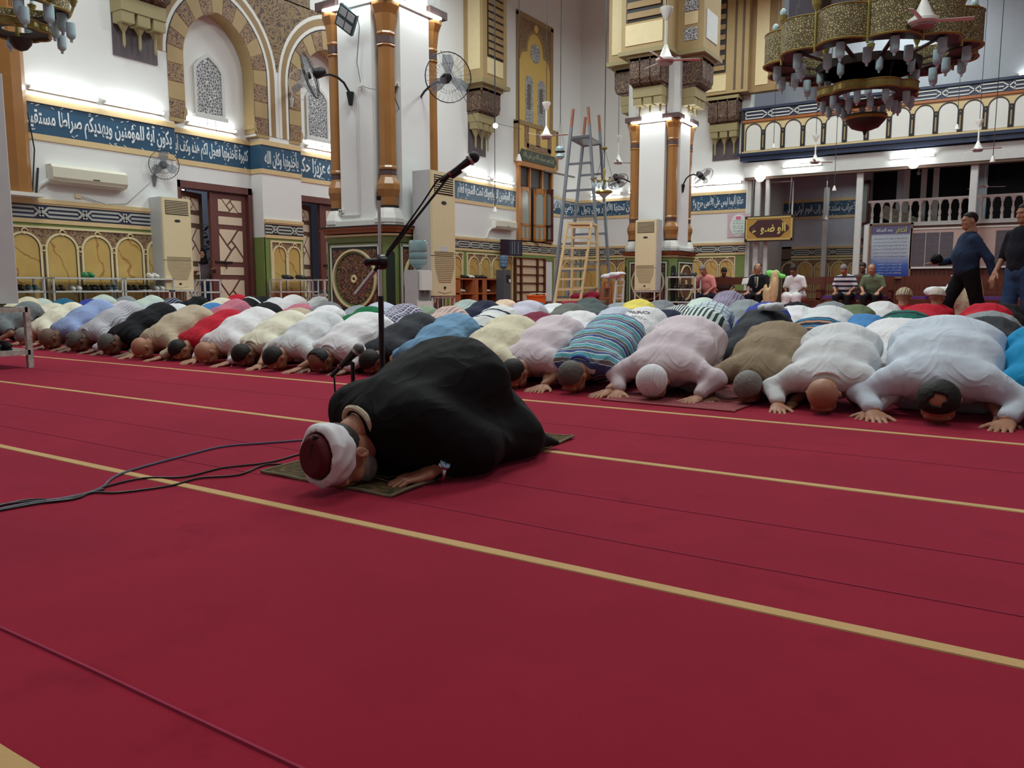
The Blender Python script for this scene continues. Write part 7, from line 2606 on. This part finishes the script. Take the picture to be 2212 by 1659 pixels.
sitter('seated man in salmon pink shirt leaning forward beside metal rack', -7.05, 20.4, P_SALM, hair=HGRY, rz=R(-10), tr=1)
s = sitter('seated bald man in black suit and tie holding a paper, on bench end', -6.12, 21.75, P_SUIT, lean=1, hair=HBLK, hk='ring', skin=3, rz=R(-8))
MB().prism([(-0.045, 0.98), (0.045, 0.98), (0.02, 0.72), (0, 0.68), (-0.02, 0.72)], -0.255, -0.2).build('shirt_front', WHS, s)
MB().prism([(-0.014, 0.97), (0.014, 0.97), (0.02, 0.74), (0, 0.7), (-0.02, 0.74)], -0.268, -0.255).build('necktie', DARK, s)
pp_ = thing('paper_sheet', 'white paper held by the man in black suit', 'paper', (-6.4, 21.35, 0.78))
MB().add([(-0.1, 0, 0), (0.08, -0.05, 0.02), (0.1, 0.0, 0.18), (-0.08, 0.05, 0.16), (-0.1, 0.003, 0.0), (0.08, -0.047, 0.02), (0.1, 0.003, 0.18), (-0.08, 0.053, 0.16)], [(0, 1, 2, 3), (7, 6, 5, 4), (0, 4, 5, 1), (1, 5, 6, 2), (2, 6, 7, 3), (3, 7, 4, 0)]).build('sheet', WHS, pp_)
sitter('seated man in white robe with bowed head before dark annex panels', -5.15, 21.8, P_WHITE, 'robe', hair=HBLK, skin=2, rz=R(-8))
sitter('seated man in navy and white banded jersey, grey hair, bowed head', -3.92, 21.7, hstripe((34, 38, 60), (214, 214, 220), 8.5), hair=HGRY, skin=1, rz=R(-6))
sitter('seated man in brown shirt looking up behind banded jersey', -3.72, 22.7, P_BRN, lean=1, hair=HBLK, skin=2)
sitter('seated man in olive green short-sleeved shirt, greying hair', -3.28, 21.65, P_SGRN, hair=HGRY, hk='ring', skin=3, rz=R(-4))
sitter('seated man in light blue shirt with his back half turned behind bench rail', -6.75, 23.1, P_PBLU, hair=HGRY, skin=1, rz=R(100), lean=1)
sitter('dark-haired person seated behind rack of shoes near far pillar', -7.5, 22.9, P_BRN, hair=HBLK, skin=2, rz=R(20))
sitter('grey-haired man in white shirt seated behind bench under notice board', -1.6, 22.9, P_WHITE2, hair=HGRY, skin=1, rz=R(30))
lump('folded_cloth', 'white folded cloth on bench end by the walking man', 'cloth', (-1.75, 21.75, 0.49), (0.5, 0.3, 0.28), P_WHITE2, 8)
lump('draped_robe', 'cream robe draped over chair back beside suited man', 'cloth', (-5.72, 21.3, 0.05), (0.26, 0.2, 1.0), C((206, 176, 134)), 9)
lump('draped_cloth', 'cream patterned cloth hanging behind the walking man', 'cloth', (-1.0, 17.4, 0.02), (0.36, 0.25, 0.98), C((206, 196, 170), 'heather', (150, 150, 120)), 10)
lump('plastic_bag', 'bright green plastic bag on chair behind draped cream robe', 'bag', (-5.85, 22.3, 0.92), (0.32, 0.2, 0.26), M((120, 206, 96), 0.4, name='green_plastic'), 11, 'bag_film')
lump('folded_cloth', 'white cloth lying on charcoal back of kneeling man', 'cloth', (-1.66, 6.2, 0.525), (0.15, 0.1, 0.06), P_WHITE2, 12)

# two capped heads among the kneeling rows
for lb, px, cm_ in (('child kneeling upright in plaid brimless cap behind crimson back', 1953, C((196, 182, 156), 'plaid', (120, 92, 70), sc=28)), ('child kneeling upright in plain off-white cap behind crimson back', 2024, C((206, 196, 184)))):
    q_ = dep(px, 640, 9.2)
    t = thing('person', lb, 'person', (q_[0], q_[1], 0.0), R(170))
    b = Sdf().limb((0, 0, 0.16), (0, 0, 0.42), 0.1, 0.09, 0.05, (1.3, 1, 1)).limb((0, 0, 0.4), (0, 0, 0.5), 0.045, 0.04, 0.03)
    for x in (-1, 1):
        b.limb((x * 0.08, 0, 0.14), (x * 0.1, -0.25, 0.08), 0.07, 0.05, 0.03).limb((x * 0.1, -0.25, 0.06), (x * 0.08, 0.1, 0.05), 0.05, 0.035, 0.03)
        b.limb((x * 0.14, 0, 0.4), (x * 0.17, -0.1, 0.25), 0.04, 0.03, 0.03).limb((x * 0.17, -0.1, 0.25), (x * 0.1, -0.24, 0.16), 0.03, 0.022, 0.02)
    hc_ = V3(0, -0.01, 0.58)
    part('body', to_mesh('body', [b.mesh(0.016), place((HEADP[0] * 0.92, HEADP[1]), np.eye(3), hc_)]), SKIN[1], t)
    q = Sdf().limb((0, 0, 0.12), (0, 0, 0.42), 0.13, 0.105, 0.05, (1.35, 1, 1))
    for x in (-1, 1):
        q.limb((x * 0.14, 0, 0.41), (x * 0.18, -0.08, 0.26), 0.055, 0.05, 0.03)
    part('shirt', to_mesh('shirt', [q.mesh(0.016, fold(60, 0.006))]), P_RED, t)
    part('cap', mesh_part(place((CAPP[0] * 0.96, CAPP[1]), rotm(0.1, 0, 0), hc_ + V3(0, 0, -0.012)), 'cap'), cm_, t)


def stander(label, loc, rz, shirt, trousers, hair, skin, J, long=True, shoes_m=DKS):
    """J: joints of a standing figure facing -y"""
    t = thing('person', label, 'person', loc, rz)
    b = Sdf()
    b.limb((0, 0, 0.98), (0, -0.0, 1.2), 0.12, 0.12, 0.05, (1.3, 1, 1)).limb((0, 0, 1.2), (0, 0, 1.36), 0.12, 0.1, 0.05, (1.5, 1, 1)).limb((0, 0, 1.42), (0, -0.01, 1.55), 0.055, 0.05, 0.03)
    q = Sdf()
    g = J.get('belly', 0.0)
    q.limb((0, -g * 0.5, 0.98), (0, -g, 1.15), 0.155 + g * 0.3, 0.15 + g * 0.4, 0.06, (1.2, 1, 1)).limb((0, -g, 1.15), (0, 0, 1.38), 0.15 + g * 0.3, 0.125, 0.06, (1.4, 1, 1))
    tr = Sdf().limb((0, 0, 0.98), (0, 0, 0.9), 0.14, 0.14, 0.04, (1.2, 1, 1))
    so = Sdf()
    for i, x in enumerate((-1, 1)):
        el, wr = J['el'][i], J['wr'][i]
        kn, an = J['kn'][i], J['an'][i]
        b.limb((x * 0.19, 0, 1.38), el, 0.05, 0.042, 0.03).limb(el, wr, 0.042, 0.028, 0.02)
        b.limb((x * 0.09, 0, 0.92), kn, 0.09, 0.06, 0.03).limb(kn, an, 0.06, 0.04, 0.02)
        q.limb((x * 0.18, 0, 1.37), el, 0.075, 0.062, 0.05)
        if long:
            q.limb(el, tuple(V3(*wr) * 0.85 + V3(*el) * 0.15), 0.062, 0.046, 0.03)
        tr.limb((x * 0.09, 0, 0.92), kn, 0.12, 0.09, 0.04).limb(kn, tuple(V3(*an) + V3(0, 0, 0.03)), 0.088, 0.07, 0.03)
        so.limb(tuple(V3(*an) + V3(0, 0.02, -0.03)), tuple(V3(an[0], an[1] - 0.17, 0.04)), 0.05, 0.045, 0.01)
    hr = rotm(J.get('nod', 0.12), 0, J.get('turn', 0))
    hc_ = V3(0, -0.015, 1.645)
    ps = [b.mesh(0.018), place(HEADP, hr, hc_)]
    for i, x in enumerate((-1, 1)):
        ps.append(place(HAND[x], J['hr'][i], J['wr'][i]))
    part('body', to_mesh('body', ps), SKIN[skin], t)
    part('shirt', to_mesh('shirt', [q.mesh(0.016, fold(61, 0.008))]), shirt, t)
    part('trousers', to_mesh('trousers', [tr.mesh(0.018, fold(62, 0.006))]), trousers, t)
    part('shoes', to_mesh('shoes', [so.mesh(0.014, None, lambda P: -(P[..., 2] - 0.004))]), shoes_m, t)
    if hair:
        part('hair', mesh_part(place(HAIR['full'], hr, hc_), 'hair'), hair, t)
    return t, hc_, hr


w_, h1, h2 = stander('walking man in dark blue shirt and black trousers carrying black cloth', (-0.8, 13.35, 0), R(-62), cloth((42, 60, 88)), cloth((14, 14, 16)), HBLK, 3,
                     dict(el=[(-0.27, -0.08, 1.1), (0.27, 0.16, 1.1)], wr=[(-0.2, -0.34, 1.05), (0.28, 0.24, 0.84)], kn=[(-0.1, -0.2, 0.5), (0.1, 0.12, 0.48)], an=[(-0.1, -0.22, 0.08), (0.1, 0.4, 0.12)],
                          hr=[rotm(R(0), 0, 0), rotm(R(80), 0, 0)], belly=0.035, nod=0.1))
lump('black_cloth', 'black crumpled cloth in hand of walking man', 'cloth', (-1.2, 13.1, 1.02), (0.16, 0.13, 0.15), C((16, 16, 18)), 14)
stander('man in black t-shirt and blue jeans standing at right edge of photo', (-0.13, 12.4, 0), R(-40), cloth((18, 20, 30)), cloth((44, 66, 98)), HBLK, 1,
        dict(el=[(-0.28, 0.0, 1.1), (0.28, 0.02, 1.1)], wr=[(-0.26, -0.14, 0.9), (0.26, -0.06, 0.86)], kn=[(-0.1, -0.06, 0.5), (0.1, 0.06, 0.48)], an=[(-0.1, 0, 0.08), (0.1, 0.1, 0.08)],
             hr=[rotm(R(60), 0, 0), rotm(R(80), 0, 0)]), long=False)
wm, h1, h2 = stander('woman in black headscarf and grey cardigan holding edge of the patterned door', (-15.0, 11.0, 0), R(62), cloth((96, 86, 90)), cloth((40, 56, 88)), None, 3,
                     dict(el=[(-0.25, -0.1, 1.12), (0.25, -0.12, 1.14)], wr=[(-0.2, -0.3, 1.2), (0.22, -0.38, 1.26)], kn=[(-0.1, -0.05, 0.5), (0.1, 0.02, 0.48)], an=[(-0.1, 0, 0.08), (0.1, 0.05, 0.08)],
                          hr=[rotm(R(-10), 0, 0), rotm(R(-10), 0, 0)], nod=0.05))
wm.scale = (0.88, 0.88, 0.86)
sc_ = Sdf().ell((0, 0.0, 1.665), (0.1, 0.122, 0.128)).limb((0, 0.01, 1.6), (0, 0.0, 1.44), 0.09, 0.14, 0.05, (1.1, 1, 1))
sc_.cut((0, -0.13, 1.63), (0.062, 0.075, 0.085))
part('headscarf', to_mesh('headscarf', [sc_.mesh(0.012, fold(63, 0.006))]), cloth((24, 20, 24)), wm)
MB().tube([(-0.1, -0.15, 1.4), (-0.08, -0.16, 1.15), (-0.09, -0.17, 0.9)], 0.012, 5).build('cardigan_edge', GREYW, wm)

# ------------------------------------------------------------------ microphones, stands, cables
CHR = M((214, 214, 216), 0.3, 0.9, name='chrome_tube')
BLK = M((16, 16, 18), 0.35, name='black_enamel')
DM = 3.75


def W(px, py, d=DM):
    return Vector(dep(px, py, d))


pole = W(821, 560)
bx, by = pole.x, pole.y
st = thing('microphone_stand', 'boom microphone stand with chrome pole rising behind the imam', 'stand', (bx, by, 0))
B0 = Vector((bx, by, 0))
ztop = W(822, 430).z
MB().tube([(0, 0, 0.62), (0, 0, ztop)], 0.0075, 10).build('chrome_pole', CHR, st, smooth=True)
MB().tube([(0, 0, 0.1), (0, 0, 0.66)], 0.0135, 10).build('lower_tube', BLK, st, smooth=True)
MB().lathe([(0.011, ztop - 0.01), (0.012, ztop + 0.01)], (0, 0, 0), 8).build('pole_tip', BLK, st)
for k in range(3):
    a = k * 2.094 + 0.9
    MB().tube([(0, 0, 0.16), (0.28 * math.cos(a), 0.28 * math.sin(a), 0.01)], 0.008, 6).build('leg', BLK, st)
clp = W(824, 566) - B0
MB().lathe([(0.034, -0.018), (0.036, 0), (0.034, 0.018)], (0, 0, 0), 16).xf(Matrix.Translation(clp) @ orient((-0.4, -0.85, 0)) @ Matrix.Rotation(R(90), 4, 'X')).build('clamp', BLK, st, smooth=True)
MB().tube([clp + Vector((-0.05, -0.03, 0)), clp + Vector((0.02, 0, 0))], 0.016, 8).ball(clp + Vector((-0.05, -0.04, 0.0)), 0.02, 6).build('wing_knob', BLK, st)
b0, b1 = W(768, 637) - B0, W(972, 378) - B0
b_ = b1 - b0
MB().tube([b0, b0 + b_ * 0.2], 0.011, 8).build('counterweight', CHR, st, smooth=True)
MB().tube([b0 + b_ * 0.16, b0 + b_ * 0.62], 0.0085, 8).build('boom_outer', BLK, st, smooth=True)
MB().tube([b0 + b_ * 0.3, b1], 0.006, 8).build('boom_inner', BLK, st, smooth=True)
cab = [b0 + b_ * 0.33 + Vector((0, 0, 0.012)), b0 + b_ * 0.5 + Vector((0, 0, 0.02)), b0 + b_ * 0.7 + Vector((0, 0, 0.03)), b0 + b_ * 0.88 + Vector((-0.01, 0, 0.04)), b1 + Vector((0.0, 0, 0.012))]
MB().tube(cab, 0.0045, 6).build('boom_cable', BLK, st, smooth=True)


def microphone(label, tail, tip, r=0.026, grille=None, ring=True):
    t = thing('microphone', label, 'microphone', tail)
    d = Vector(tip) - Vector(tail)
    L = d.length
    Mx = Vector((0, 0, 1)).rotation_difference(d.normalized()).to_matrix().to_4x4()
    MB().lathe([(0.009, 0), (0.012, 0.01), (0.0135, L * 0.3), (0.0195, L * 0.72), (0.023, L - 2 * r)], (0, 0, 0), 14).xf(Mx).build('handle', M((34, 34, 38), 0.35, name='mic_black'), t, smooth=True)
    hd_ = [o for o in bpy.data.objects if o.parent is t][-1]
    MB().ball((0, 0, L - r * 0.95), r, 12, (1, 1, 1)).xf(Mx).build('grille', grille or M((36, 38, 44), 0.6, 0.3, bump=0.8, name='mic_mesh'), t, smooth=True)
    MB().lathe([(r * 0.93, L - 1.95 * r), (r * 1.02, L - 1.75 * r), (r * 0.98, L - 1.5 * r)], (0, 0, 0), 16).xf(Mx).build('chrome_ring', M((206, 206, 206), 0.3, 0.6, name='ring_silver'), hd_, smooth=True)
    MB().tube([(0, 0, -0.045), (0, 0, 0.005)], 0.0095, 8).xf(Mx).build('cable_plug', BLK, hd_, smooth=True)
    MB().lathe([(0.0145, L * 0.04), (0.0145, L * 0.1)], (0, 0, 0), 10).xf(Mx).build('red_band', M((150, 60, 64), 0.5, name='red_tape'), hd_)
    return t


tl, tp_ = W(967, 380), W(1033, 333)
microphone('black microphone with silver ring at raised end of boom', tl, tp_, 0.0275)
MB().tube([tl + (tp_ - tl) * 0.1 + Vector((0.0, 0, -0.012)) - B0, tl + (tp_ - tl) * 0.42 + Vector((0, 0, -0.014)) - B0], 0.016, 8).beam(b1, tl + (tp_ - tl) * 0.2 + Vector((0, 0, -0.02)) - B0, 0.016, 0.02).build('microphone_clip', BLK, st)
D2 = 3.45
q0 = W(762, 800, D2)
s2 = thing('short_microphone_stand', 'short black microphone stand behind shoulder of imam', 'stand', (q0.x, q0.y, 0))
S0 = Vector((q0.x, q0.y, 0))
zt = W(759, 782, D2).z
MB().tube([(0, 0, 0.02), (0, 0, zt)], 0.009, 8).build('pole', BLK, s2, smooth=True)
MB().lathe([(0.1, 0), (0.1, 0.012), (0.03, 0.03)], (0, 0, 0), 20).build('base_disc', BLK, s2, smooth=True)
tl2, tp2 = W(731, 797, D2), W(783, 745, D2)
microphone('grey-headed microphone on short stand, pointing at boom pole', tl2, tp2, 0.025, M((120, 118, 118), 0.5, 0.4, bump=0.8, name='grey_mesh'))
MB().beam((0, 0, zt), tl2 + (tp2 - tl2) * 0.3 + Vector((0, 0, -0.014)) - S0, 0.014, 0.014).build('clip', BLK, s2)
MB().tube([tl2 - (tp2 - tl2) * 0.3 - S0, W(722, 815, D2) - S0, W(724, 850, D2) - S0, (-0.06, -0.03, 0.01)], 0.004, 6).build('stand_cable', BLK, s2, smooth=True)


def gpt(px, py, z=0.006):
    return Vector(on(px, py, 'Z', z))


def smoothp(pts, n=5):
    out = []
    P = [pts[0]] + list(pts) + [pts[-1]]
    for i in range(1, len(P) - 2):
        for k in range(n):
            t_ = k / n
            a, b, c, d = P[i - 1], P[i], P[i + 1], P[i + 2]
            out.append(0.5 * ((2 * b) + (c - a) * t_ + (2 * a - 5 * b + 4 * c - d) * t_ ** 2 + (3 * b - a - 3 * c + d) * t_ ** 3))
    out.append(pts[-1])
    return out


cabs = [('blue-grey cable arching from bundle towards turban', [(-30, 1106), (60, 1088), (150, 1074), (215, 1056), (262, 1023), (400, 984), (480, 965), (560, 958), (640, 952), (700, 945)], M((70, 78, 104), 0.4, name='blue_grey_rubber'), 0.0045),
        ('black cable running straight from bundle to the turban', [(-30, 1100), (60, 1080), (150, 1078), (225, 1052), (310, 1033), (400, 1030), (480, 1011), (575, 1000), (640, 983), (700, 965)], BLK, 0.004),
        ('black cable lowest of the three, looping onto mat corner', [(-30, 1108), (80, 1088), (160, 1078), (200, 1064), (260, 1064), (370, 1049), (430, 1033), (515, 1026), (570, 1005), (625, 1003), (660, 1000)], BLK, 0.004),
        ('dark cable lying on outer side of the bundle', [(-30, 1094), (70, 1083), (120, 1082), (180, 1068), (225, 1056)], M((50, 30, 40), 0.5, name='dark_rubber'), 0.004)]
for lb, pts, mt_, r in cabs:
    P = [gpt(x, y, r + 0.001) for x, y in pts]
    o = MB().tube(smoothp(P), r, 7).build('floor_cable', mt_, None, smooth=True)
    tag(o, lb, 'cable', 'cables on the carpet')

# small red mat under the man in the skullcap
t = thing('prayer_mat', 'small red patterned mat under man in white skullcap', 'rug', (-1.78, 4.72, 0), R(-2))
rm = NT('red_mat_weave')
v = rm.coord()
wv = rm.n('TexWave', {'Vector': rm.coord((1, 1, 1), (0, 0, R(90))), 'Scale': 7.0, 'Distortion': 3.0})
rmat = rm.fin(rm.mix(rm.ramp(wv.outputs[1], [(0.72, (0, 0, 0)), (0.9, (1, 1, 1))]), lin((104, 20, 30)), lin((170, 96, 98))), 0.9)
MB().box(-0.42, -0.26, 0.002, 0.42, 0.9, 0.009).build('mat_pile', rmat, t)
MB().box(-0.43, -0.275, 0.002, 0.43, -0.26, 0.008).build('mat_fringe', M((150, 60, 66), 0.9, name='fringe_yarn'), t)
# ------------------------------------------------------------------ fluorescent tubes


def tube_lamp(label, loc, rz, ln=1.2, group='fluorescent tube lamps on the walls and pillars'):
    t = thing('tube_lamp', label, 'lamp', loc, rz, group)
    MB().box(-ln / 2, -0.05, -0.03, ln / 2, -0.005, 0.03).build('batten', WHITE2, t)
    MB().box(-ln / 2, -0.1, -0.02, -ln / 2 + 0.03, -0.04, 0.02).box(ln / 2 - 0.03, -0.1, -0.02, ln / 2, -0.04, 0.02).build('end_cap', WHITE2, t)
    m = MB().tube([(-ln / 2 + 0.03, 0, 0), (ln / 2 - 0.03, 0, 0)], 0.02, 8)
    m.xf(Matrix.Translation((0, -0.085, 0))).build('glass_tube', TUBE, t)
    return t


for i, (yy, z) in enumerate(((7.85, 4.02), (9.15, 4.02))):
    tube_lamp(('nearer', 'farther')[i] + ' of two lit tubes above blue frieze over split air conditioner', (-14.3, yy, z), R(90))
tube_lamp('lit tube above blue frieze in the pointed arch bay with the pierced window', (-14.65, 11.1, 4.02), R(90))
tube_lamp('lit tube in the second arch bay, half behind the near pillar', (-14.65, 14.3, 4.02), R(90))
tube_lamp('lit tube above frieze behind microphone, by the hanging cable', (-14.3, 20.2, 4.02), R(90))
tube_lamp('lit tube above frieze beside the tall shuttered window', (-14.3, 21.6, 4.02), R(90))
tube_lamp('lit tube above frieze seen through the tall grey ladder tower', (-13.2, 26.8, 4.05), 0)
tube_lamp('lit tube above frieze seen behind small far chandelier', (-11.7, 26.8, 4.05), 0)
tube_lamp('lit tube above back wall frieze, end near far pillar', (-9.75, 26.8, 4.15), 0)
tube_lamp('lit tube above back wall frieze, end near the verse poster', (-8.85, 26.8, 4.15), 0)
tube_lamp('lit tube at capital height on front of far pillar', (-8.55, 19.99, 4.98), 0, 1.15)
tube_lamp('lit tube at capital height on side of far pillar', (-7.89, 20.65, 4.98), R(90), 1.15)
tube_lamp('lit tube at capital height on front of near pillar, at top edge', (-9.0, 9.48, 4.98), 0, 1.15)
tube_lamp('lit tube at capital height on side of near pillar, at top edge', (-8.34, 10.14, 4.98), R(90), 1.15)
tube_lamp('lit tube on white gallery beam above the yellow lettered sign', (-6.3, 26.6, 4.5), 0)
tube_lamp('lit tube on white gallery beam above the bulb shade, over the landing', (-3.2, 26.6, 4.5), 0)
tube_lamp('lit tube on upper gallery wall at right edge', (-0.2, 31.0, 7.4), 0)
tube_lamp('lit tube on upper gallery wall behind lower ring of big chandelier', (-5.6, 31.0, 6.9), 0)
